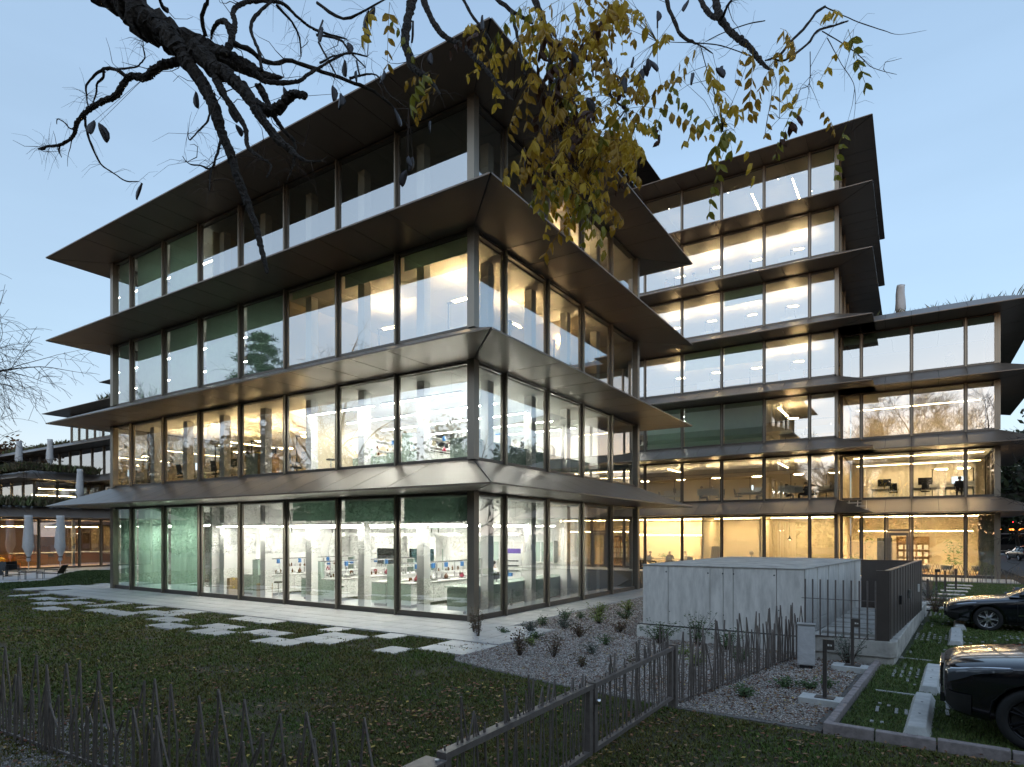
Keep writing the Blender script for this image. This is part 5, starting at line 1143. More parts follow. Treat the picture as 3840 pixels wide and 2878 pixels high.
LIMBS=[[(2.913,-11.739,9.402,0.191),(3.251,-11.612,9.146,0.18),(3.551,-11.508,8.839,0.169),(3.863,-11.397,8.573,0.153),(4.17,-11.289,8.403,0.138),(4.549,-11.136,8.199,0.102),(4.861,-11.025,8.016,0.072),(5.108,-10.955,7.868,0.046),(5.337,-10.898,7.795,0.014)],[(4.125,-11.556,8.389,0.089),(4.293,-11.524,8.197,0.093),(4.459,-11.493,7.972,0.075),(4.653,-11.444,7.698,0.069),(4.816,-11.416,7.428,0.06),(4.962,-11.398,7.077,0.051),(5.092,-11.39,6.816,0.046),(5.221,-11.383,6.526,0.042),(5.363,-11.367,6.208,0.037),(5.489,-11.362,5.961,0.033),(5.614,-11.358,5.636,0.028),(5.716,-11.368,5.358,0.016)],[(4.507,-11.43,8.115,0.088),(4.768,-11.368,7.838,0.091),(4.996,-11.327,7.686,0.069),(5.235,-11.28,7.418,0.055),(5.441,-11.253,7.122,0.046),(5.658,-11.22,6.848,0.04),(5.857,-11.198,6.662,0.031),(5.986,-11.221,6.551,0.02),(6.153,-11.22,6.434,0.014),(6.343,-11.203,6.386,0.008)],[(4.779,-11.375,7.813,0.048),(4.893,-11.391,7.62,0.043),(5.034,-11.389,7.396,0.034),(5.203,-11.37,7.176,0.029),(5.355,-11.362,6.943,0.023),(5.436,-11.399,6.731,0.021),(5.612,-11.375,6.571,0.015),(5.772,-11.361,6.445,0.008),(5.797,-11.435,6.275,0.006)],[(4.252,-11.356,8.162,0.05),(4.077,-11.367,8.189,0.044),(3.791,-11.45,8.179,0.046),(3.579,-11.486,8.129,0.042),(3.332,-11.544,8.191,0.038),(3.114,-11.583,8.042,0.034),(2.86,-11.645,8.004,0.031),(2.636,-11.688,7.965,0.029),(2.425,-11.723,7.863,0.025),(2.279,-11.716,7.739,0.02),(2.048,-11.764,7.691,0.018),(1.813,-11.814,7.723,0.014),(1.662,-11.81,7.745,0.019),(1.51,-11.806,7.797,0.005)],[(3.162,-11.461,8.305,0.024),(3.051,-11.481,8.379,0.021),(2.923,-11.512,8.469,0.02),(2.761,-11.565,8.501,0.02),(2.615,-11.608,8.454,0.014),(2.484,-11.641,8.366,0.012),(2.436,-11.62,8.236,0.009),(2.405,-11.589,8.145,0.008)],[(2.792,-11.579,8.46,0.018),(2.694,-11.553,8.417,0.014),(2.553,-11.554,8.411,0.013),(2.463,-11.523,8.344,0.01),(2.346,-11.509,8.275,0.008)],[(2.371,-11.611,8.025,0.018),(2.324,-11.582,7.936,0.015),(2.329,-11.52,7.725,0.014),(2.377,-11.429,7.51,0.01),(2.461,-11.316,7.416,0.009),(2.547,-11.201,7.341,0.008),(2.635,-11.086,7.365,0.006)],[(2.908,-11.505,8.48,0.012),(3.148,-11.398,8.47,0.01),(3.271,-11.367,8.508,0.009),(3.345,-11.367,8.545,0.008),(3.367,-11.4,8.63,0.007),(3.409,-11.421,8.714,0.003)],[(2.062,-11.572,8.096,0.012),(1.945,-11.587,8.025,0.01),(1.809,-11.615,8.141,0.008),(1.673,-11.643,8.226,0.008),(1.606,-11.626,8.185,0.004)],[(1.756,-11.649,7.849,0.013),(1.748,-11.654,7.765,0.009),(1.774,-11.637,7.682,0.005)],[(5.056,-11.197,7.639,0.048),(5.188,-11.171,7.431,0.05),(5.334,-11.138,7.311,0.056),(5.492,-11.096,7.26,0.058),(5.619,-11.073,7.327,0.049),(5.732,-11.06,7.36,0.042),(5.886,-11.021,7.308,0.032)],[(4.788,-11.25,8.045,0.044),(4.753,-11.13,8.316,0.038),(4.597,-11.087,8.593,0.033),(4.408,-11.066,8.709,0.023),(4.233,-11.036,8.713,0.019),(4.104,-10.976,8.695,0.011)],[(4.763,-11.147,8.282,0.034),(4.698,-11.055,8.57,0.029),(4.58,-10.997,8.809,0.026),(4.603,-10.848,9.006,0.024),(4.726,-10.636,9.12,0.023),(4.791,-10.461,9.168,0.019),(4.86,-10.283,9.087,0.016),(4.935,-10.102,9.041,0.014),(5.183,-9.809,9.01,0.01)],[(4.877,-11.193,8.186,0.03),(4.966,-11.017,8.157,0.027),(5.03,-10.857,8.107,0.024),(5.175,-10.645,8.201,0.024),(5.326,-10.43,8.183,0.023),(5.564,-10.159,8.125,0.023),(5.761,-9.914,8.064,0.019),(5.9,-9.705,7.922,0.012),(6.029,-9.504,7.676,0.007)],[(5.262,-11.184,7.687,0.034),(5.29,-11.047,7.674,0.024),(5.47,-10.813,7.746,0.021),(5.507,-10.67,7.907,0.018),(5.579,-10.506,8.089,0.014),(5.716,-10.299,8.293,0.011),(5.843,-10.098,8.332,0.008)],[(5.232,-11.084,7.795,0.019),(5.144,-11.061,8.072,0.016),(5.04,-11.048,8.247,0.018),(4.951,-11.026,8.425,0.02),(4.937,-10.956,8.623,0.02),(5.001,-10.836,8.805,0.016),(5.036,-10.735,8.972,0.013)],[(4.611,-11.364,8.256,0.026),(4.716,-11.455,8.375,0.022),(4.879,-11.508,8.4,0.019),(5.019,-11.577,8.387,0.017)],[(4.054,-11.483,8.705,0.027),(4.109,-11.566,8.675,0.021),(4.181,-11.639,8.696,0.016)],[(4.896,-11.537,7.462,0.012),(4.976,-11.533,7.199,0.012),(4.986,-11.574,7.039,0.01),(4.941,-11.651,6.913,0.008),(4.917,-11.714,6.806,0.006),(4.935,-11.749,6.846,0.003)],[(5.131,-11.505,6.827,0.015),(5.127,-11.555,6.637,0.012),(5.123,-11.605,6.498,0.011),(5.064,-11.69,6.507,0.008),(5.007,-11.774,6.5,0.006),(4.985,-11.836,6.557,0.003)],[(5.142,-11.617,6.486,0.01),(5.222,-11.684,6.283,0.008),(5.314,-11.744,6.132,0.003)],[(5.202,-11.103,7.639,0.039),(5.275,-11.056,7.466,0.033),(5.348,-11.009,7.292,0.026),(5.436,-10.953,7.136,0.021),(5.538,-10.888,6.997,0.016),(5.524,-10.897,6.772,0.012),(5.473,-10.93,6.598,0.005)],[(5.106,-10.808,8.777,0.016),(5.091,-10.58,8.741,0.013),(5.005,-10.398,8.714,0.011),(4.856,-10.256,8.637,0.009)],[(5.794,-9.18,9.931,0.062),(5.86,-9.315,9.596,0.056),(5.911,-9.461,9.19,0.048),(5.98,-9.595,8.813,0.049),(6.115,-9.687,8.504,0.043),(6.256,-9.775,8.239,0.037),(6.473,-9.814,8.036,0.028),(6.662,-9.87,7.818,0.02),(6.826,-9.944,7.605,0.007)],[(5.648,-8.917,10.067,0.047),(5.858,-8.969,9.575,0.038),(6.115,-8.991,9.198,0.033),(6.401,-8.994,8.952,0.03),(6.664,-9.013,8.632,0.028),(6.886,-9.057,8.358,0.023),(7.088,-9.114,8.053,0.014),(7.3,-9.165,7.811,0.008)],[(6.838,-8.036,10.197,0.048),(7.055,-8.11,9.659,0.04),(7.233,-8.21,9.262,0.033),(7.355,-8.345,8.896,0.03),(7.418,-8.519,8.559,0.026),(7.53,-8.661,8.057,0.024),(7.665,-8.788,7.591,0.023),(7.86,-8.877,7.142,0.02),(8.065,-8.959,6.763,0.018),(8.22,-9.074,6.45,0.017),(8.378,-9.186,6.174,0.01)],[(6.419,-8.304,10.089,0.03),(6.673,-8.299,9.783,0.028),(6.922,-8.298,9.546,0.023),(7.079,-8.356,9.374,0.014)],[(6.736,-8.338,9.706,0.023),(6.896,-8.473,9.271,0.02),(7.045,-8.615,8.869,0.017),(7.209,-8.748,8.382,0.009)],[(6.237,-8.777,9.831,0.021),(6.421,-8.817,9.47,0.018),(6.654,-8.827,9.117,0.015),(6.881,-8.839,8.693,0.009)],[(7.699,-7.602,9.234,0.028),(7.8,-7.597,8.983,0.027),(7.83,-7.637,8.671,0.023),(7.903,-7.65,8.489,0.021),(8.073,-7.6,8.329,0.009)],[(4.861,-10.015,9.473,0.02),(5.251,-9.924,9.162,0.018),(5.647,-9.828,9.208,0.012),(5.921,-9.811,9.211,0.01)],[(4.941,-10.083,8.981,0.016),(5.304,-10.048,8.8,0.014),(5.544,-10.092,8.516,0.011),(5.827,-10.109,8.202,0.008)],[(5.054,-10.129,8.558,0.014),(5.342,-10.182,8.484,0.011),(5.655,-10.219,8.379,0.009)],[(5.118,-10.207,8.735,0.012),(5.412,-10.315,8.333,0.01),(5.685,-10.437,7.981,0.008)],[(5.444,-9.998,8.289,0.017),(5.617,-9.982,8.27,0.013),(5.788,-9.967,8.23,0.011),(5.925,-9.974,8.115,0.008),(6.076,-9.973,7.871,0.006),(6.318,-9.913,7.65,0.005)],[(8.715,-6.595,10.341,0.037),(8.855,-6.664,9.937,0.034),(8.992,-6.734,9.731,0.031),(9.106,-6.82,9.61,0.03)],[(8.92,-6.463,10.292,0.051),(9.034,-6.628,9.786,0.045),(9.243,-6.732,9.389,0.042),(9.463,-6.828,9.071,0.036),(9.619,-6.966,8.738,0.029),(9.76,-7.113,8.479,0.014)],[(8.392,-7.039,10.12,0.029),(8.499,-7.066,9.744,0.026),(8.633,-7.075,9.421,0.025),(8.785,-7.073,9.264,0.017),(8.895,-7.097,9.156,0.01),(9.062,-7.085,8.98,0.007)],[(9.125,-6.807,9.645,0.021),(9.215,-6.987,9.593,0.016),(9.321,-7.157,9.513,0.013)],[(10.283,-6.184,9.677,0.018),(10.184,-6.318,9.535,0.018),(10.059,-6.47,9.282,0.017),(9.935,-6.621,9.076,0.018),(9.813,-6.77,8.85,0.016),(9.675,-6.93,8.738,0.011)],[(10.553,-6.13,9.411,0.009),(10.387,-6.307,9.294,0.014),(10.224,-6.483,9.179,0.016),(10.12,-6.621,8.953,0.014),(9.906,-6.829,8.719,0.013),(9.769,-6.989,8.684,0.009)],[(10.271,-6.073,9.761,0.01),(10.482,-6.009,9.595,0.007),(10.719,-5.928,9.431,0.006),(10.934,-5.861,9.302,0.005),(11.117,-5.815,9.198,0.003),(11.411,-5.698,9.206,0.002)],[(10.266,-6.314,9.275,0.008),(10.465,-6.275,9.08,0.007),(10.66,-6.239,8.865,0.006),(10.833,-6.217,8.631,0.004),(11.095,-6.139,8.487,0.003)],[(9.617,-6.848,8.813,0.008),(9.446,-7.047,8.846,0.007),(9.222,-7.28,8.887,0.007),(9.002,-7.509,8.862,0.007),(8.588,-7.864,8.824,0.003)],[(9.615,-6.612,9.493,0.007),(9.451,-6.875,9.339,0.007),(9.219,-7.183,9.119,0.006),(9.069,-7.437,8.903,0.005)],[(8.947,-7.278,9.015,0.007),(9.041,-7.336,8.671,0.006),(9.161,-7.378,8.247,0.004),(9.26,-7.433,7.917,0.004),(9.304,-7.524,7.637,0.003)],[(10.335,-6.388,9.105,0.006),(10.496,-6.404,8.694,0.004),(10.634,-6.434,8.378,0.004),(10.661,-6.536,8.047,0.003),(10.65,-6.661,7.765,0.002)],[(10.16,-6.619,8.849,0.006),(10.165,-6.735,8.378,0.004),(10.079,-6.909,8.22,0.003),(10.04,-7.052,8.0,0.003),(9.755,-7.354,7.552,0.002)]]
LEAF_AT=[(7.57,-7.92,9.28),(7.9,-9.56,8.32),(7.78,-8.09,9.7),(8.01,-8.5,8.73),(8.17,-8.63,9.1),(7.56,-9.16,8.56),(8.01,-9.28,8.57),(7.75,-7.81,9.63),(7.47,-8.94,8.94),(7.86,-7.71,10.05),(8.02,-8.54,9.24),(7.97,-8.44,8.88),(7.71,-8.8,9.07),(8.45,-8.91,8.55),(8.44,-8.97,8.6),(8.03,-9.28,8.55),(7.63,-8.01,9.12),(8.27,-9.4,8.18),(7.61,-8.16,9.42),(7.74,-9.09,8.48),(8.31,-8.4,9.01),(8.29,-8.63,8.67),(8.33,-9.22,8.36),(7.34,-8.13,9.33),(7.38,-8.38,8.98),(7.64,-8.81,8.62),(8.26,-8.38,9.13),(7.38,-8.69,9.51),(8.09,-8.89,8.56),(7.59,-8.61,8.93),(8.61,-9.12,8.52),(8.51,-9.1,8.56),(8.24,-8.44,8.91),(8.13,-8.32,9.16),(8.26,-8.02,9.34),(8.3,-8.38,8.95),(8.6,-8.89,8.48),(8.45,-8.49,9.05),(8.11,-7.84,9.51),(8.48,-8.75,8.74),(8.44,-8.61,8.92),(8.23,-8.79,8.64),(7.84,-8.65,7.94),(8.19,-9.3,7.73),(8.04,-7.86,8.85),(7.96,-8.05,8.68),(8.33,-9.27,8.01),(6.71,-8.44,9.06),(7.26,-8.36,8.55),(7.55,-8.17,8.83),(7.72,-9.02,8.27),(8.1,-8.79,8.05),(7.73,-7.86,9.12),(7.82,-8.4,8.57),(7.6,-8.03,9.02),(7.9,-8.94,8.0),(8.15,-7.95,8.67),(7.33,-8.02,8.63),(7.63,-8.57,8.72),(7.72,-7.71,8.89),(8.57,-9.26,7.57),(7.78,-8.01,8.79),(8.33,-9.17,7.86),(8.07,-8.03,8.48),(7.95,-9.15,8.0),(7.85,-8.5,8.54),(7.46,-8.58,8.75),(7.95,-7.94,8.7),(7.62,-8.84,8.23),(7.21,-8.6,8.43),(7.44,-8.16,8.79),(7.71,-9.38,7.96),(7.23,-8.44,8.21),(7.6,-8.22,8.35),(7.66,-8.79,7.96),(7.51,-7.86,8.54),(7.37,-8.94,8.11),(7.78,-9.27,7.67),(7.54,-8.62,8.31),(7.9,-9.05,7.67),(7.41,-8.06,8.61),(7.85,-9.42,7.09),(8.41,-8.86,7.22),(7.91,-8.35,7.55),(7.63,-7.99,8.12),(8.24,-8.55,7.17),(8.64,-9.25,7.2),(8.15,-8.86,7.08),(7.53,-7.98,8.02),(8.2,-9.23,7.29),(8.35,-7.4,8.16),(7.66,-8.67,7.99),(7.75,-8.21,7.77),(7.86,-7.96,7.68),(8.54,-9.21,7.32),(7.77,-7.88,7.7),(7.7,-7.88,7.9),(7.94,-8.51,7.93),(8.2,-8.6,7.43),(8.5,-8.83,7.07),(7.61,-8.02,8.09),(8.05,-7.53,8.41),(8.23,-9.36,6.97),(7.95,-8.77,7.48),(8.17,-9.55,7.03),(7.62,-8.83,7.42),(7.87,-8.21,8.18),(7.63,-8.34,7.77),(7.75,-8.25,7.57),(7.75,-8.15,7.84),(7.96,-8.24,8.03),(7.67,-7.91,8.4),(7.87,-8.44,7.86),(7.92,-8.78,7.61),(8.23,-8.41,7.99),(8.52,-9.02,7.2),(8.24,-8.09,7.78),(8.02,-8.72,7.19),(7.97,-9.02,7.32),(8.07,-8.05,7.78),(7.57,-8.04,8.58),(7.98,-8.68,7.7),(8.0,-9.06,7.54),(7.28,-8.12,7.58),(7.79,-8.45,7.61),(8.18,-9.05,7.35),(8.3,-8.99,7.78),(8.18,-8.48,8.19),(8.28,-9.36,7.16),(8.4,-9.32,7.1),(8.27,-9.34,7.45),(7.04,-8.45,7.88),(8.56,-8.72,7.76),(7.97,-9.15,7.48),(7.89,-8.62,7.62),(7.9,-8.93,8.08),(8.05,-7.66,8.02),(7.73,-8.59,7.85),(7.67,-7.79,8.25),(8.16,-8.83,7.22),(7.87,-9.65,6.62),(7.31,-8.06,7.75),(7.31,-8.04,7.87),(7.98,-9.15,7.12),(7.44,-8.28,7.51),(7.87,-8.77,6.95),(7.89,-8.47,7.03),(8.04,-9.11,7.19),(7.86,-9.18,6.97),(7.24,-8.31,7.75),(7.64,-8.92,7.26),(8.03,-9.44,6.76),(7.86,-8.98,7.23),(7.3,-8.67,7.61),(7.89,-8.96,7.32),(7.38,-8.57,7.39),(7.54,-9.03,7.04),(7.2,-8.05,7.72),(7.62,-8.55,7.44),(7.82,-8.61,7.18),(7.9,-8.38,7.23),(7.23,-8.19,7.4),(7.38,-9.08,7.38),(8.58,-8.88,6.92),(8.51,-9.01,6.95),(8.53,-8.9,7.14),(8.01,-8.0,7.95),(8.51,-9.1,6.98),(8.46,-8.52,7.38),(8.18,-8.51,7.46),(8.29,-8.06,7.55),(8.01,-7.66,7.97),(8.4,-8.99,7.06),(8.54,-9.14,7.01),(8.32,-7.77,7.38),(8.09,-8.16,7.51),(8.1,-8.47,7.49),(8.01,-8.27,7.4),(7.87,-7.91,7.73),(7.8,-8.07,7.93),(8.09,-7.96,7.71),(8.05,-8.49,7.34),(8.21,-8.53,7.61),(8.45,-9.03,6.89),(8.12,-7.51,8.13),(8.42,-8.54,7.44),(8.38,-8.58,7.34),(8.54,-9.09,6.98),(8.11,-7.47,7.97),(8.18,-9.33,6.27),(8.21,-9.07,6.78),(8.07,-8.52,6.83),(7.65,-8.25,7.02),(7.89,-8.38,6.94),(7.73,-8.1,7.14),(8.03,-8.42,6.82),(8.11,-9.58,6.43),(8.1,-8.24,6.92),(7.8,-8.01,7.01),(8.1,-9.17,6.7),(7.99,-8.8,6.76),(8.24,-9.17,6.63),(7.81,-8.5,6.64),(7.64,-8.39,6.94),(8.16,-9.48,6.34),(7.8,-8.18,7.24),(7.71,-7.97,7.27),(8.1,-8.96,6.79),(7.47,-8.5,6.87),(7.04,-9.19,8.61),(7.68,-9.68,8.2),(6.85,-8.95,8.81),(6.54,-9.0,9.01),(6.85,-9.1,8.9),(7.35,-9.83,8.18),(6.91,-9.36,8.7),(6.72,-10.02,7.85),(6.51,-9.59,8.17),(6.48,-9.62,8.17),(6.55,-10.46,8.39),(6.06,-10.21,8.71),(6.14,-10.09,8.71),(9.09,-8.59,7.74),(9.17,-8.46,7.95),(8.91,-7.07,9.16),(9.01,-8.96,7.9),(9.32,-8.18,7.79),(9.37,-8.46,7.86),(9.13,-7.03,8.72),(9.3,-7.01,8.3),(9.4,-7.29,7.72),(9.56,-8.02,7.3),(9.41,-7.61,7.56),(9.39,-7.85,7.18),(9.22,-7.66,7.78),(9.04,-6.99,8.3),(9.32,-8.05,7.67),(9.59,-7.58,8.57),(9.75,-6.47,8.93),(9.92,-7.1,8.71),(9.78,-8.13,8.1),(9.82,-6.72,9.23),(10.03,-7.88,8.06),(9.97,-6.34,8.45),(10.08,-6.42,8.28),(10.24,-6.35,8.26),(10.6,-6.72,8.88),(10.67,-6.89,8.73),(10.57,-7.17,8.76),(8.61,-7.78,8.3),(8.46,-7.25,8.37),(8.75,-7.44,8.56),(8.67,-7.53,8.32),(6.89,-8.25,9.69),(7.07,-8.52,9.49),(7.06,-8.58,9.47),(7.36,-8.96,9.11),(7.1,-8.38,9.44),(7.13,-8.66,9.34),(7.98,-9.41,8.3),(7.43,-8.45,9.05),(7.24,-8.09,9.23),(7.35,-8.27,8.88),(7.05,-8.16,9.08),(7.46,-8.41,9.04),(7.9,-9.55,8.11),(7.63,-8.79,8.77),(8.51,-8.54,8.12),(8.38,-8.44,8.0),(8.13,-7.76,8.44),(8.29,-8.1,8.44),(8.38,-7.8,8.72),(8.25,-7.82,8.6),(8.26,-7.82,8.5),(10.52,-5.94,8.17),(10.01,-8.21,7.75),(9.81,-6.89,8.37)]
POD_AT=[(5.98,-10.12,8.85),(5.95,-10.18,8.77),(5.9,-10.2,8.63),(6.45,-9.98,8.57),(5.48,-10.06,8.68),(5.51,-10.14,8.4),(5.22,-9.68,8.81),(5.8,-10.23,8.1),(5.81,-10.59,7.71),(5.09,-9.82,8.35),(5.48,-9.44,8.72),(6.35,-9.55,8.52),(6.45,-10.28,7.39),(6.39,-9.6,7.65),(6.46,-10.07,6.97),(6.36,-9.88,7.09),(6.22,-9.84,7.0),(7.28,-9.78,8.4),(8.69,-8.12,8.98),(8.15,-8.46,8.61),(8.57,-8.61,8.16),(8.79,-8.73,7.98),(8.5,-8.09,8.39),(7.92,-8.36,8.52),(7.94,-7.83,8.91),(7.64,-8.62,8.31),(7.95,-9.11,7.87),(8.16,-8.98,7.63),(8.17,-9.29,7.48),(8.58,-8.9,7.75),(7.88,-8.13,8.64),(8.13,-9.28,7.97),(9.05,-7.97,8.18),(9.39,-8.19,7.97),(9.3,-7.52,8.45),(8.45,-7.82,8.69),(8.52,-8.16,8.37),(8.59,-7.87,9.2),(9.2,-8.59,8.54),(3.64,-12.06,7.27),(3.74,-12.06,7.21),(5.68,-10.48,7.82),(6.01,-10.66,7.5),(3.7,-10.93,8.24),(4.51,-10.25,8.4),(5.03,-10.06,9.15),(5.58,-10.54,8.49),(3.62,-11.54,6.83),(4.17,-10.79,7.94),(4.86,-11.15,7.3)]
# ------------------------------------------------------------------ the tree whose branches hang over the camera
ft = thing('overhanging_tree', 'gnarled tree branches with yellow pinnate leaves and dark pods hanging from above', 'tree', (4.2,-15.6,0), world=True)
def knotty(pts, sub=4, amp=.35, seed=0):
    """resample a traced limb with small kinks and swellings, so that it reads as old wood"""
    rg = random.Random(seed); out = []; n = len(pts)
    P_ = [Vector(p[:3]) for p in pts]; R_ = [p[3] for p in pts]
    for i in range(n-1):
        a, b = P_[max(i-1,0)], P_[i]; c, d = P_[i+1], P_[min(i+2,n-1)]
        for k in range(sub):
            t = k/sub; p = .5*((2*b)+(c-a)*t+(2*a-5*b+4*c-d)*t*t+(3*b-a-3*c+d)*t**3); r = R_[i]*(1-t)+R_[i+1]*t
            j = r*amp; out.append((p+V(rg.uniform(-j,j),rg.uniform(-j,j),rg.uniform(-j,j)), r*rg.uniform(.86,1.14)))
    out.append((P_[-1], R_[-1]*.7)); return out
def rough_bark(mb, rad, n, ctr, seed):
    rg = random.Random(seed); ph = [rg.random()*6.28 for _ in range(n)]
    for k, c in enumerate(ctr):
        for j in range(n):
            i = k*n+j; f = 1+.10*math.sin(j*2.9+ph[j % 5]+k*.35)+rg.uniform(-.10,.10); mb.v[i] = tuple(c+(Vector(mb.v[i])-c)*f)
lim0 = LIMBS[0]
trunk = [(4.2,-15.6,-.1,.36),(4.2,-15.55,1.2,.31),(4.15,-15.4,3.5,.28),(4.0,-15.1,6.2,.25),(3.7,-14.3,8.6,.225),(3.25,-13.0,9.7,.205),lim0[0]]
kp = knotty(trunk, 5, .1, 1); MB().tube([p for p, r in kp], [r for p, r in kp], 14).build('trunk', M['bark'], ft, True)
ends = []
for i, L in enumerate(LIMBS):
    big = L[0][3] > .03; kp = knotty(L, 12 if big else 4, .16 if big else .3, i+2)
    mb = MB().tube([p for p, r in kp], [r for p, r in kp], 16 if big else 7)
    if big: rough_bark(mb, [r for p, r in kp], 16, [p for p, r in kp], i)
    mb.build('limb', M['bark'], ft, not big); ends += [(p, r) for p, r in kp[2:]]
# bare spurs with long leaf stalks at the limb ends
rg = random.Random(77); tw = MB()
thin = [(p, r) for p, r in ends if r < .016]
for q in range(150):
    p, r = rg.choice(thin); n = rg.randint(2,5)
    for s in range(n):
        d = V(rg.gauss(0,1),rg.gauss(0,1),rg.gauss(-.15,.8)).normalized(); L = rg.uniform(.1,.38); mid = p+d*L*.55+V(0,0,.02); e = p+d*L+V(0,0,-.05*L/.3)
        tw.tube([p, mid, e], [.0022,.0016,.0009], 3)
for q in range(70):          # short crooked twigs
    p, r = rg.choice(ends); d = V(rg.gauss(0,1),rg.gauss(0,1),rg.gauss(0,.8)).normalized(); pts = [p]; c = p
    for s in range(4): d = (d+V(rg.gauss(0,.4),rg.gauss(0,.4),rg.gauss(0,.4))).normalized(); c = c+d*rg.uniform(.06,.14); pts.append(c)
    tw.tube(pts, [min(r*.5,.008),.005,.004,.003,.002], 4)
E0 = [p for p, r in ends]
for a in LEAF_AT:            # stalk from the nearest limb to each leaf
    A = Vector(a); b = min(E0, key=lambda p: (p-A).length_squared)
    if (b-A).length > .02: tw.tube([b, b.lerp(A,.5)+V(rg.uniform(-.04,.04),rg.uniform(-.04,.04),.03), A], [.004,.003,.002], 3)
for a in POD_AT:
    A = Vector(a); b = min(E0, key=lambda p: (p-A).length_squared); tw.tube([b, A], [.003,.002], 3)
tag(tw.build('twigs', M['twig'], ft), kind='stuff')
def compound(seed, hang):
    """one pinnate leaf: leaflets hang from a stalk and share its points, so the leaf is one piece"""
    rg = random.Random(seed); m = MB(); n = rg.randint(4,6); L = rg.uniform(.20,.30); cs = [V(0,0,0)]+[V((k+1)/n*L, 0, -.10*((k+1)/n)**2*L/.3) for k in range(n)]
    m.v += [tuple(c) for c in cs]+[tuple(c+V(0,.0025,.001)) for c in cs]
    for k in range(n): m.f.append((k, k+1, n+2+k, n+1+k))
    for k in range(n):
        t = (k+1)/n; c = cs[k+1]
        for s in (-1, 1):
            if rg.random() < .12: continue
            d = V(.45, s*.75, -hang*rg.uniform(.6,1.3)).normalized(); l = rg.uniform(.055,.085)*(1.1-.25*t); w = l*.27
            side_ = d.cross(V(0,0,1)); side_ = (side_ if side_.length > .1 else V(1,0,0)).normalized(); u = side_.cross(d)
            tw_ = rg.uniform(-.9,.9); s2 = side_*math.cos(tw_)+u*math.sin(tw_); u2 = u*math.cos(tw_)-side_*math.sin(tw_)
            n0 = len(m.v)-1; cur = -rg.uniform(.003,.012); i0 = k+1
            m.v += [tuple(c+d*l*.3+s2*w*.85+u2*cur), tuple(c+d*l*.65+s2*w*.75+u2*cur), tuple(c+d*l+u2*cur*1.6), tuple(c+d*l*.65-s2*w*.75+u2*cur), tuple(c+d*l*.3-s2*w*.85+u2*cur), tuple(c+d*l*.35), tuple(c+d*l*.68)]
            m.f += [(i0,n0+1,n0+6),(n0+1,n0+2,n0+7,n0+6),(n0+2,n0+3,n0+7),(n0+3,n0+4,n0+7),(n0+4,n0+5,n0+6,n0+7),(n0+5,i0,n0+6)]
    return m, L
lms = [island('yellow_leaf', [(.56,.35,.025),(.43,.27,.022),(.62,.42,.045),(.30,.16,.02)], .5, .4), island('ochre_leaf', [(.38,.21,.022),(.24,.11,.02),(.46,.28,.03),(.14,.065,.02)], .5, .35), island('green_yellow_leaf', [(.16,.19,.022),(.26,.23,.028),(.11,.15,.018)], .5, .35), island('brown_leaf', [(.10,.045,.02),(.06,.025,.015),(.14,.07,.025)], .6, .2)]
lmesh = [compound(200+k, 1.2)[0].mesh('leaf', lms[(0,0,1,1,2,3,0,1)[k]]) for k in range(8)]
for i, a in enumerate(LEAF_AT):
    sc_ = rg.uniform(1.6,2.4)
    put('leaf', rg.choice(lmesh), ft, loc=Vector(a)-WL[ft.name], rot=(rg.uniform(-.4,.4), rg.uniform(.1,.9), rg.random()*6.28), scl=sc_)
pod = MB()
k = 9; prof = [(0,.004),(.12,.02),(.3,.032),(.55,.036),(.8,.028),(.95,.014),(1,.003)]
A_, B_ = [], []
base = len(pod.v)
for t, w in prof:
    z = -t*.15; x = .03*math.sin(t*2.2)
    pod.v += [(x-w,0,z),(x,.009,z),(x+w,0,z),(x,-.009,z)]
for i in range(len(prof)-1):
    for j in range(4): q = (j+1) % 4; pod.f.append((base+i*4+j, base+i*4+q, base+i*4+4+q, base+i*4+4+j))
pm = pod.mesh('seed_pod', M['pod'], True)
for a in POD_AT: put('seed_pod', pm, ft, loc=Vector(a)-WL[ft.name], rot=(rg.uniform(-.3,.3), rg.uniform(-.4,.4), rg.random()*6.28), scl=rg.uniform(.9,1.4))
# ------------------------------------------------------------------ other trees
def grow(seed, h, spread=.55, levels=5, r0=None, droop=0, first=.3, kids=(3,4), up=.25):
    rg = random.Random(seed); segs = []; tips = []
    def br(p, d, L, r, lv):
        n = 4; pts = [p]; rad = [r]; c = p; dd = d
        for k in range(n):
            dd = (dd+V(rg.gauss(0,.13),rg.gauss(0,.13),rg.gauss(0,.10)+(up if lv else 0)*.25-droop*lv*.05)).normalized(); c = c+dd*L/n; pts.append(c); rad.append(r*(1-.45*(k+1)/n))
        segs.append((pts, rad, lv))
        if lv >= levels: tips.append((c, dd)); return
        for k in range(rg.randint(*kids)+(2 if lv == 0 else 0)):
            t = rg.uniform(first if lv == 0 else .25, 1); i = min(int(t*n), n-1); q = pts[i].lerp(pts[i+1], t*n-i); a = rg.random()*6.28
            o = dd.orthogonal().normalized(); o2 = dd.cross(o); s = spread*rg.uniform(.7,1.5)
            nd = (dd*(1-s*.5)+(o*math.cos(a)+o2*math.sin(a))*s).normalized(); br(q, nd, L*rg.uniform(.5,.72), rad[i]*rg.uniform(.45,.62), lv+1)
        br(c, dd, L*.6, rad[-1]*.9, lv+1)
    br(V(0,0,0), V(0,0,1), h*.42, r0 or h*.016, 0)
    return segs, tips
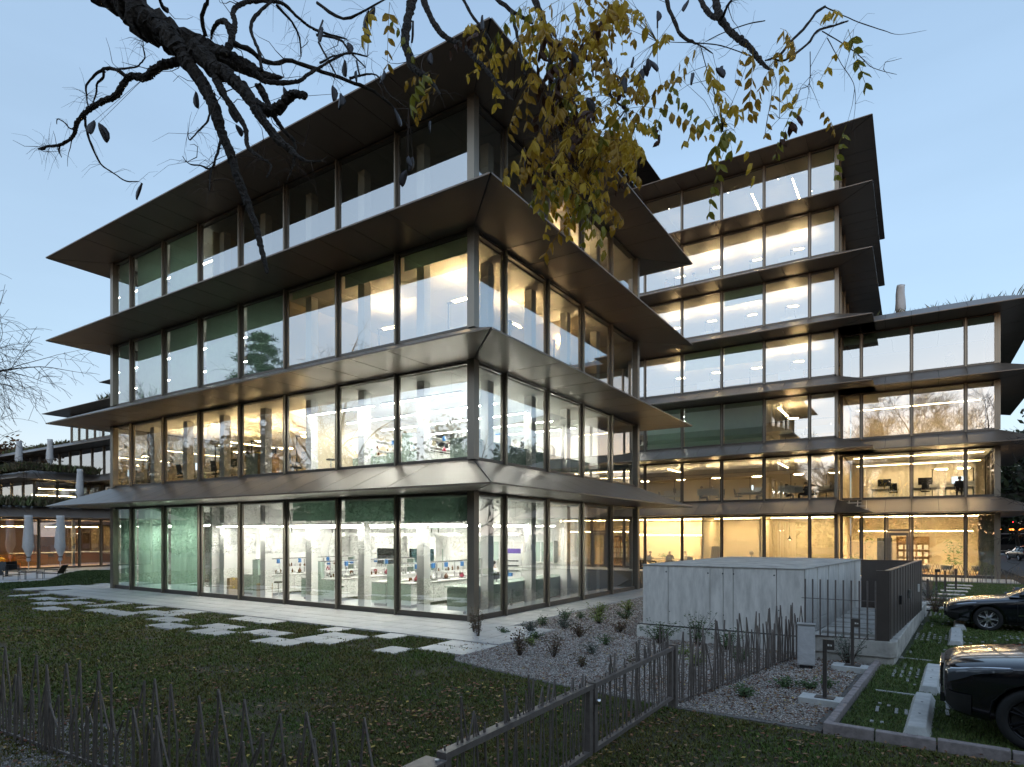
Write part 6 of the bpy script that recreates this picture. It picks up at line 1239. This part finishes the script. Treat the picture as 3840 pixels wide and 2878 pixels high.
def tree(name, label, loc, h, seed, leafm=None, nl=6, ls=.12, lsp=.35, rmin=.008, cat='tree', group=None, barkm='bark', **kw):
    segs, tips = grow(seed, h, **kw); t = thing(name, label, cat, loc, 0, group)
    a = MB(); b = MB()
    for pts, rad, lv in segs:
        (a if lv == 0 else b).tube(pts, [max(r, rmin) for r in rad], 8 if lv == 0 else 5 if lv < 3 else 3)
    a.build('trunk', M[barkm], t, True); b.build('branches', M[barkm], t)
    if leafm:
        r = np.random.default_rng(seed); c = np.array([tuple(p) for p, d in tips]); c = np.repeat(c, nl, 0)+r.normal(0, lsp, (len(c)*nl, 3)); n = len(c)
        u = r.normal(0,1,(n,3)); u /= np.linalg.norm(u,axis=1)[:,None]; v = np.cross(u, r.normal(0,1,(n,3))); v /= np.linalg.norm(v,axis=1)[:,None]; s = ls*r.uniform(.6,1.3,n)[:,None]
        vv = np.stack([c-u*s, c+v*s*.5, c+u*s, c-v*s*.5],1).reshape(-1,3); k = np.arange(n)*4
        put('crown', np_mesh('crown', vv, np.concatenate([np.stack([k,k+1,k+2],1),np.stack([k,k+2,k+3],1)]), leafm), t)
    return t
# left picture edge: bare drooping twigs reaching in
tree('bare_tree', 'bare fine twigged tree reaching in from the left picture edge', (-18.3,-10.0,0), 16.5, 41, rmin=.006, spread=.75, levels=5, kids=(3,4), first=.45, up=.05, droop=.5)
aut = island('autumn_leaf', [(.12,.05,.025),(.18,.09,.04),(.07,.035,.02),(.20,.10,.03)], .7, .2); dkg = island('dark_foliage', [(.012,.02,.008),(.025,.035,.012),(.018,.026,.012)], .8); grn = island('hedge_foliage', [(.02,.03,.01),(.035,.05,.016),(.03,.03,.015)], .8)
tree('autumn_tree', 'tree with sparse red brown leaves at the far left behind the pavilion', (-94,17,0), 20, 43, aut, 3, .30, .7, .03, levels=5)
tree('autumn_tree', 'second red brown tree farther left behind the pavilion', (-104,12,0), 18, 44, aut, 3, .30, .7, .03, levels=5)
tree('evergreen_tree', 'dark evergreen beyond the roofs at the left', (-112,44,0), 17, 45, dkg, 8, .45, 1.0, .03, levels=4)
for i, (x, y, h, m) in enumerate(((24,58,15,dkg),(29,66,17,grn),(21,74,14,grn),(35,60,16,dkg),(27,52,11,grn),(40,70,18,dkg))): tree('park_tree', '%s dark tree from the left beyond the right end of the wing' % ORD[i], (x,y,0), h, 50+i, m, 8, .4, .9, .03, levels=4, group='trees beyond the wing')
tree('bare_tree', 'leafless thorny tree at the right picture edge before the wing', (21.2,27.0,0), 13.5, 61, None, rmin=.008, levels=5, spread=.7, kids=(2,3))
# behind the camera: what the glass reflects
for i, (x, y, h, s) in enumerate(((-64,-30,22,71),(-30,-36,15,72),(-16,-33,14,73),(3,-29,25,74),(13.5,-28,26,75),(22,-30,24,76),(36,-30,14,77),(48,-12,15,78),(30,-18,12,79),(-78,-24,18,80))): tree('street_tree', 'bare street tree behind the camera, %s along the row' % ORD[i], (x,y,0), h, s, rmin=.014, levels=5 if i not in (3,4,5) else 6, spread=.6, group='bare trees behind the camera')
# cedar behind the camera on the left: tiers of drooping needled boughs
def cedar(loc, h, seed, label):
    rg = random.Random(seed); t = thing('cedar_tree', label, 'tree', loc); a = MB(); b = MB(); a.tube([(0,0,0),(.1,0,h*.5),(0,.1,h)], [h*.02,h*.013,.03], 8); cs = []
    z = h*.12
    while z < h*.98:
        L = (h-z)*.46+.5
        for k in range(6):
            an = rg.random()*6.28; l = L*rg.uniform(.6,1.1); d = V(math.cos(an),math.sin(an),0); pts = [V(0,0,z)]
            for q in range(1,6): u = q/5; pts.append(V(0,0,z)+d*l*u+V(rg.gauss(0,.1),rg.gauss(0,.1),l*(.10*u-.30*u*u)))
            b.tube(pts, [.05,.04,.03,.02,.015,.008], 4)
            for q in range(1,6):
                for w in range(16): cs.append(tuple(pts[q]+V(rg.gauss(0,.28),rg.gauss(0,.28),rg.gauss(-.12,.14))))
        z += h*.045
    a.build('trunk', M['bark'], t, True); b.build('boughs', M['bark'], t)
    r = np.random.default_rng(seed); c = np.repeat(np.array(cs), 3, 0)+r.normal(0,.12,(len(cs)*3,3)); n = len(c); u = r.normal(0,1,(n,3)); u[:,2] = u[:,2]*.4-.5; u /= np.linalg.norm(u,axis=1)[:,None]; v = np.cross(u, r.normal(0,1,(n,3))); v /= np.linalg.norm(v,axis=1)[:,None]; s = .26*r.uniform(.6,1.3,n)[:,None]
    vv = np.stack([c-u*s, c+v*s*.16, c+u*s, c-v*s*.16],1).reshape(-1,3); k = np.arange(n)*4
    put('crown', np_mesh('crown', vv, np.concatenate([np.stack([k,k+1,k+2],1),np.stack([k,k+2,k+3],1)]), dkg), t)
cedar((-46,-25,0), 24, 3, 'tall cedar behind the camera mirrored in the second floor glass')
# dense belt of park trees far behind the camera, dark in the lower panes
for i, (x, y, w) in enumerate(((-84,-40,40),(-50,-50,40),(-16,-52,38),(18,-50,38),(54,-40,42),(78,-6,40))):
    r = np.random.default_rng(90+i); n = 30000; px = r.uniform(-w/2,w/2,n)
    top = 13.0+2.6*np.sin(px*.55+i*2.1)+1.8*np.sin(px*1.3+i)+1.0*np.sin(px*3.1)
    c = np.stack([px, r.normal(0,2.2,n), r.random(n)**1.15*top],1); u = r.normal(0,1,(n,3)); u /= np.linalg.norm(u,axis=1)[:,None]; v = np.cross(u, r.normal(0,1,(n,3))); v /= np.linalg.norm(v,axis=1)[:,None]; s_ = .38*r.uniform(.5,1.3,n)[:,None]
    if i == 5: c = c[:, [1,0,2]]
    vv = np.stack([c-u*s_, c+v*s_*.6, c+u*s_, c-v*s_*.6],1).reshape(-1,3); k = np.arange(n)*4
    o = put('park_wood', np_mesh('park_wood', vv, np.concatenate([np.stack([k,k+1,k+2],1),np.stack([k,k+2,k+3],1)]), grn), loc=(x,y,0)); tag(o, '%s stretch of the dark wood behind the camera' % ORD[i], 'wood', 'wood behind the camera', 'stuff')
o = None
# ------------------------------------------------------------------ vehicles
def interp(tab, x):
    for a, b in zip(tab[:-1], tab[1:]):
        if x <= b[0]: t = (x-a[0])/(b[0]-a[0]) if b[0] > a[0] else 0; t = max(0,t); return a[1]+(b[1]-a[1])*t
    return tab[-1][1]
def car(name, label, loc, rot, W_, zb, zs, zt, st, L, wheels, wr, cab, rimm, tail=False, plate=True):
    t = thing(name, label, 'car', loc, rot)
    def ring(x):
        w, b, s, h = interp(W_,x), interp(zb,x), interp(zs,x), interp(zt,x)
        half = [(0,b),(.6*w,b),(.92*w,b+.03),(.985*w,b+.14),(1.0*w,(b+s)*.52),(.99*w,s-.10),(.975*w,s-.03),(.94*w,s+.01),(.80*w,s+(h-s)*.62),(.45*w,h-.004),(0,h)]
        return half
    def full(x):
        hf = ring(x); return [V(x,-y,z) for y, z in hf]+[V(x,y,z) for y, z in reversed(hf[1:-1])]
    bm = MB(); rs = [full(x) for x in st]; k = len(rs[0])
    for r in rs: bm.v += [tuple(p) for p in r]
    for i in range(len(rs)-1):
        for j in range(k): q = (j+1) % k; bm.f.append((i*k+j, i*k+q, (i+1)*k+q, (i+1)*k+j))
    bm.f.append(tuple(range(k-1,-1,-1))); bm.f.append(tuple((len(rs)-1)*k+j for j in range(k)))
    me = bm.mesh('body', M['paint'], True); ob = bpy.data.objects.new('body_source', me); COL.objects.link(ob)
    sb = ob.modifiers.new('s','SUBSURF'); sb.levels = 2; sb.render_levels = 2
    cut = MB()
    for x in wheels: cut.tube([(x,-1.3,wr),(x,-.52,wr)], wr+.055, 28); cut.tube([(x,.52,wr),(x,1.3,wr)], wr+.055, 28)
    co = bpy.data.objects.new('cut_source', cut.mesh('cut', M['trim'])); COL.objects.link(co)
    bo = ob.modifiers.new('b','BOOLEAN'); bo.object = co; bo.operation = 'DIFFERENCE'; bo.solver = 'EXACT'
    dg = bpy.context.evaluated_depsgraph_get(); m2 = bpy.data.meshes.new_from_object(ob.evaluated_get(dg)); m2.name = 'body'
    bpy.data.objects.remove(ob); bpy.data.objects.remove(co)
    body = put('body', m2, t)
    def sp(x, kf, off=.006, sgn=-1):
        hf = ring(x); i = min(int(kf), len(hf)-2); f = kf-i; y = hf[i][0]*(1-f)+hf[i+1][0]*f; z = hf[i][1]*(1-f)+hf[i+1][1]*f
        dy, dz = hf[i+1][0]-hf[i][0], hf[i+1][1]-hf[i][1]; l = math.hypot(dy,dz) or 1; ny, nz = dz/l, -dy/l
        return V(x-off*.6, sgn*(y+ny*off), z+nz*off)
    def patch(nm, m, x0, x1, k0, k1, off=.004, sgn=-1, nx=6, nk=4, parent=None, k0b=None, k1b=None):
        mb = MB(); 
        for i in range(nx+1):
            x = x0+(x1-x0)*i/nx; ka = k0+((k0b if k0b is not None else k0)-k0)*i/nx; kb_ = k1+((k1b if k1b is not None else k1)-k1)*i/nx
            for j in range(nk+1): mb.v.append(tuple(sp(x, ka+(kb_-ka)*j/nk, off, sgn)))
        for i in range(nx):
            for j in range(nk): a = i*(nk+1)+j; mb.f.append((a,a+1,a+nk+2,a+nk+1))
        return mb.build(nm, M[m], parent or t, True)
    for sgn in (-1, 1):
        h = patch('headlamp', 'lamp', .07, .74, 4.55, 6.5, .008, sgn, 8, 4, None, 5.7, 6.4); patch('light_strip', 'chrome', .10, .72, 6.2, 6.5, .014, sgn, 6, 1, h, 6.2, 6.4)
        patch('air_intake', 'trim', .05, .32, 2.6, 3.9, .008, sgn, 4, 3)
        if cab: 
            x0, x1 = cab['doors'][0], cab['doors'][1]
            patch('sill', 'trim', wheels[0]+wr+.1, wheels[1]-wr-.1, 2.0, 2.7, .006, sgn, 6, 2); patch('side_moulding', 'chrome', x0+.02, x1-.02, 3.62, 3.72, .01, sgn, 6, 1)
            for x in cab['doors']: 
                mb = MB(); pts = [sp(x, 2.8+.1*q, -.001, sgn) for q in range(43)]; mb.tube(pts, .005, 4); mb.build('door_gap', M['trim'], t)
            for x in cab['handles']: 
                p = sp(x, 5.2, .02, sgn); q_ = sp(x+.2, 5.2, .02, sgn); MB().tube([p, q_], .014, 6).build('door_handle', M['chrome'], t)
            mx = cab['mirror']; p = sp(mx, 7, .03, sgn); MB().lathe([(.02,-.06),(.09,-.05),(.1,.03),(.06,.09)], 10, (p.x, p.y+sgn*.09, p.z+.1)).build('wing_mirror', M['paint'], t, True)
    fw = interp(W_, .02)
    g = MB(); gz0, gz1 = cab['grille']; 
    P(MB().box(-.015,.02,-fw*.62,fw*.62,gz0,gz1), 'grille', 'trim', t)
    for q in range(6): P(MB().box(-.024,-.016,-fw*.6,fw*.6,gz0+.02+(gz1-gz0-.04)*q/6,gz0+.035+(gz1-gz0-.04)*q/6), 'grille_bar', 'chrome' if q % 2 else 'trim', t)
    P(MB().box(-.02,.05,-fw*.9,fw*.9,cab['grille'][0]-.17,cab['grille'][0]-.05), 'lower_intake', 'trim', t)
    if plate: P(MB().box(-.035,-.026,-.26,.26,gz0-.06,gz0+.05), 'number_plate', 'plate', t)
    # cabin
    cb_ = MB(); cs = cab['sections']; rr = []
    for (x, y0, z0, y1, z1) in cs: rr.append([V(x,-y0,z0),V(x,-(y0*.55+y1*.45),z0+(z1-z0)*.5),V(x,-y1,z1-.03),V(x,-y1*.6,z1),V(x,y1*.6,z1),V(x,y1,z1-.03),V(x,(y0*.55+y1*.45),z0+(z1-z0)*.5),V(x,y0,z0)])
    for r in rr: cb_.v += [tuple(p) for p in r]
    for i in range(len(rr)-1):
        for j in range(7): cb_.f.append((i*8+j, i*8+j+1, (i+1)*8+j+1, (i+1)*8+j))
    P(cb_, 'windows', 'carglass', t, True)
    rf = MB(); n0 = 0
    sel = [r for r in rr if r[3].z > cab['roofz']-.05]
    for r in sel: rf.v += [tuple(p+V(0,0,.008)) for p in r[2:6]]
    for i in range(len(sel)-1):
        for j in range(3): rf.f.append((i*4+j, i*4+j+1, (i+1)*4+j+1, (i+1)*4+j))
    P(rf, 'roof', 'paint', t, True)
    for sgn in (-1,1):
        idx = 2 if sgn < 0 else 5; P(MB().tube([r[idx]+V(0,sgn*.01,.0) for r in rr], .022, 5), 'roof_rail', 'paint', t); P(MB().tube([r[0 if sgn < 0 else 7]+V(0,sgn*.008,.02) for r in rr], .012, 5), 'window_trim', 'chrome', t)
        for xq in cab['pillars']:
            for i in range(len(rr)-1):
                if rr[i][0].x <= xq <= rr[i+1][0].x:
                    f = (xq-rr[i][0].x)/(rr[i+1][0].x-rr[i][0].x); id_ = [0,1,2] if sgn < 0 else [7,6,5]; P(MB().tube([rr[i][q].lerp(rr[i+1][q], f)+V(0,sgn*.008,0) for q in id_], .03, 5), 'pillar', 'trim', t); break
    # wheels
    for x in wheels:
        for sgn in (-1, 1):
            yc = sgn*(interp(W_, x)-.12); w = bpy.data.objects.new('wheel', None); COL.objects.link(w); w.parent = t; w.location = (x, yc, wr); w.empty_display_size = .1
            ty = MB().lathe([(wr*.70,-.11),(wr*.9,-.115),(wr*.97,-.10),(wr,-.06),(wr,.06),(wr*.97,.10),(wr*.9,.115),(wr*.70,.11),(wr*.66,0)], 36).xf(Matrix.Rotation(PI/2,4,'X')); P(ty, 'tyre', 'tyre', w, True)
            ri = MB().lathe([(wr*.70,-.10),(wr*.68,-.085),(wr*.66,0),(wr*.68,.085),(wr*.70,.10),(wr*.64,.07),(wr*.62,0),(wr*.64,-.07)], 36).xf(Matrix.Rotation(PI/2,4,'X')); P(ri, 'rim', rimm, w, True)
            sp_ = MB()
            for q in range(7):
                for dq in (-.12,.12):
                    a = 2*PI*q/7; sp_.tube([(.05*math.cos(a+dq*2), sgn*.085, .05*math.sin(a+dq*2)), (wr*.4*math.cos(a+dq*.9), sgn*.075, wr*.4*math.sin(a+dq*.9)), (wr*.67*math.cos(a+dq), sgn*.09, wr*.67*math.sin(a+dq))], [.022,.017,.02], 5)
            P(sp_, 'spokes', rimm, w); P(MB().tube([(0,sgn*.05,0),(0,sgn*.1,0)], .055, 14), 'hub_cap', rimm, w); P(MB().tube([(0,-sgn*.08,0),(0,sgn*.02,0)], wr*.60, 20), 'brake_disc', 'dark', w)
    for x in wheels: P(MB().box(x-wr*.9,x+wr*.9,-.5,.5,.22,wr*1.9), 'wheel_well', 'black', t)
    if tail:
        for sgn in (-1,1): P(MB().box(L-.1,L-.01,min(sgn*.45,sgn*.8),max(sgn*.45,sgn*.8),.82,.95), 'tail_lamp', 'red', t)
        P(MB().box(L-.01,L+.012,-.26,.26,.62,.73), 'number_plate', 'plate', t)
    return t
SED = dict(W_=[(0,.58),(.08,.74),(.25,.84),(.6,.89),(1.4,.905),(3.6,.905),(4.3,.87),(4.7,.79),(4.85,.66)], zb=[(0,.36),(.1,.23),(.3,.19),(.9,.18),(4,.2),(4.6,.27),(4.85,.4)], zs=[(0,.60),(.12,.68),(.5,.77),(1.2,.86),(1.8,.91),(3.2,.95),(4.3,.97),(4.85,.90)], zt=[(0,.66),(.12,.76),(.5,.86),(1.2,.95),(1.7,1.0),(3.2,1.0),(4.2,1.06),(4.85,.96)], st=[0,.05,.16,.35,.62,.95,1.35,1.75,2.3,2.9,3.5,4.0,4.4,4.68,4.8,4.85], L=4.85)
car('saloon_car', 'black saloon car parked nose to the stair screen', (12.05,7.2,-.0), -.03, **SED, wheels=(.98,3.82), wr=.34, rimm='rim', tail=True, cab=dict(doors=(1.62,2.75,3.65), handles=(2.4,3.4), mirror=1.75, grille=(.52,.66), pillars=(2.72,3.55), roofz=1.46, sections=[(1.45,.76,.96,.60,.975),(1.85,.80,.955,.60,1.18),(2.35,.81,.96,.58,1.43),(2.9,.82,.965,.58,1.475),(3.4,.81,.975,.57,1.44),(3.9,.79,1.0,.55,1.28),(4.35,.72,1.03,.55,1.07)]))
SUV = dict(W_=[(0,.66),(.06,.80),(.2,.90),(.5,.97),(1.3,.985),(3.6,.985),(4.4,.96),(4.8,.88),(4.95,.76)], zb=[(0,.42),(.1,.30),(.35,.25),(.9,.24),(4.1,.26),(4.7,.34),(4.95,.5)], zs=[(0,.86),(.1,.93),(.45,1.0),(1.2,1.06),(1.8,1.08),(3.2,1.12),(4.4,1.14),(4.95,1.08)], zt=[(0,.94),(.1,1.02),(.4,1.09),(1.1,1.16),(1.6,1.2),(3.2,1.2),(4.3,1.22),(4.95,1.14)], st=[0,.04,.12,.28,.55,.95,1.35,1.75,2.3,2.9,3.5,4.0,4.45,4.76,4.9,4.95], L=4.95)
car('suv_car', 'black off road car cut by the lower right picture edge', (11.62,-4.45,-.0), -.04, **SUV, wheels=(.95,3.95), wr=.385, rimm='rimdark', tail=True, cab=dict(doors=(1.6,2.75,3.75), handles=(2.4,3.45), mirror=1.75, grille=(.60,.92), pillars=(2.72,3.7), roofz=1.72, sections=[(1.35,.84,1.14,.66,1.16),(1.8,.88,1.12,.66,1.42),(2.2,.89,1.12,.65,1.68),(2.8,.9,1.13,.65,1.75),(3.5,.89,1.14,.64,1.75),(4.2,.88,1.15,.62,1.70),(4.75,.82,1.16,.58,1.4)]))
car('hatchback_car', 'dark car parked on the street beyond the right end of the wing', (20.2,69.0,-.0), -PI/2+.2, **SED, wheels=(.98,3.82), wr=.34, rimm='rim', tail=True, cab=dict(doors=(1.62,2.75,3.65), handles=(2.4,3.4), mirror=1.75, grille=(.52,.66), pillars=(2.72,3.55), roofz=1.46, sections=[(1.45,.76,.96,.60,.975),(1.85,.80,.955,.60,1.18),(2.35,.81,.96,.58,1.43),(2.9,.82,.965,.58,1.475),(3.4,.81,.975,.57,1.44),(3.9,.79,1.0,.55,1.28),(4.35,.72,1.03,.55,1.07)]))
# street bus with red lamps behind the parked car
t = thing('city_bus', 'dark bus with red lamps and orange strip on the street at the right edge', 'bus', (26.5,84,0), .1)
P(MB().box(-8,8,-1.25,1.25,.35,3.95), 'body', 'dark', t, bevel=.15); P(MB().box(-7.6,7.6,-1.27,-1.26,1.4,2.6), 'windows', 'carglass', t); P(MB().box(-7.9,7.9,-1.28,-1.262,3.15,3.35), 'orange_strip', 'orange', t); P(MB().box(-7.9,7.9,-1.28,-1.262,2.7,2.75).box(-7.9,7.9,-1.28,-1.262,.6,.66), 'white_line', 'paper', t)
for x in (-4.0,-2.2): P(MB().lathe([(.12,0),(.14,.05),(.05,.1)], 10).xf(Matrix.Translation((x-1.1,-1.3,4.1)) @ Matrix.Rotation(PI/2,4,'X')), 'red_lamp', 'taillight', t)
for x in (-5.5,5): P(MB().lathe([(.5,-.15),(.5,.15)], 18).xf(Matrix.Translation((x,-1.1,.5)) @ Matrix.Rotation(PI/2,4,'X')), 'wheel', 'tyre', t)
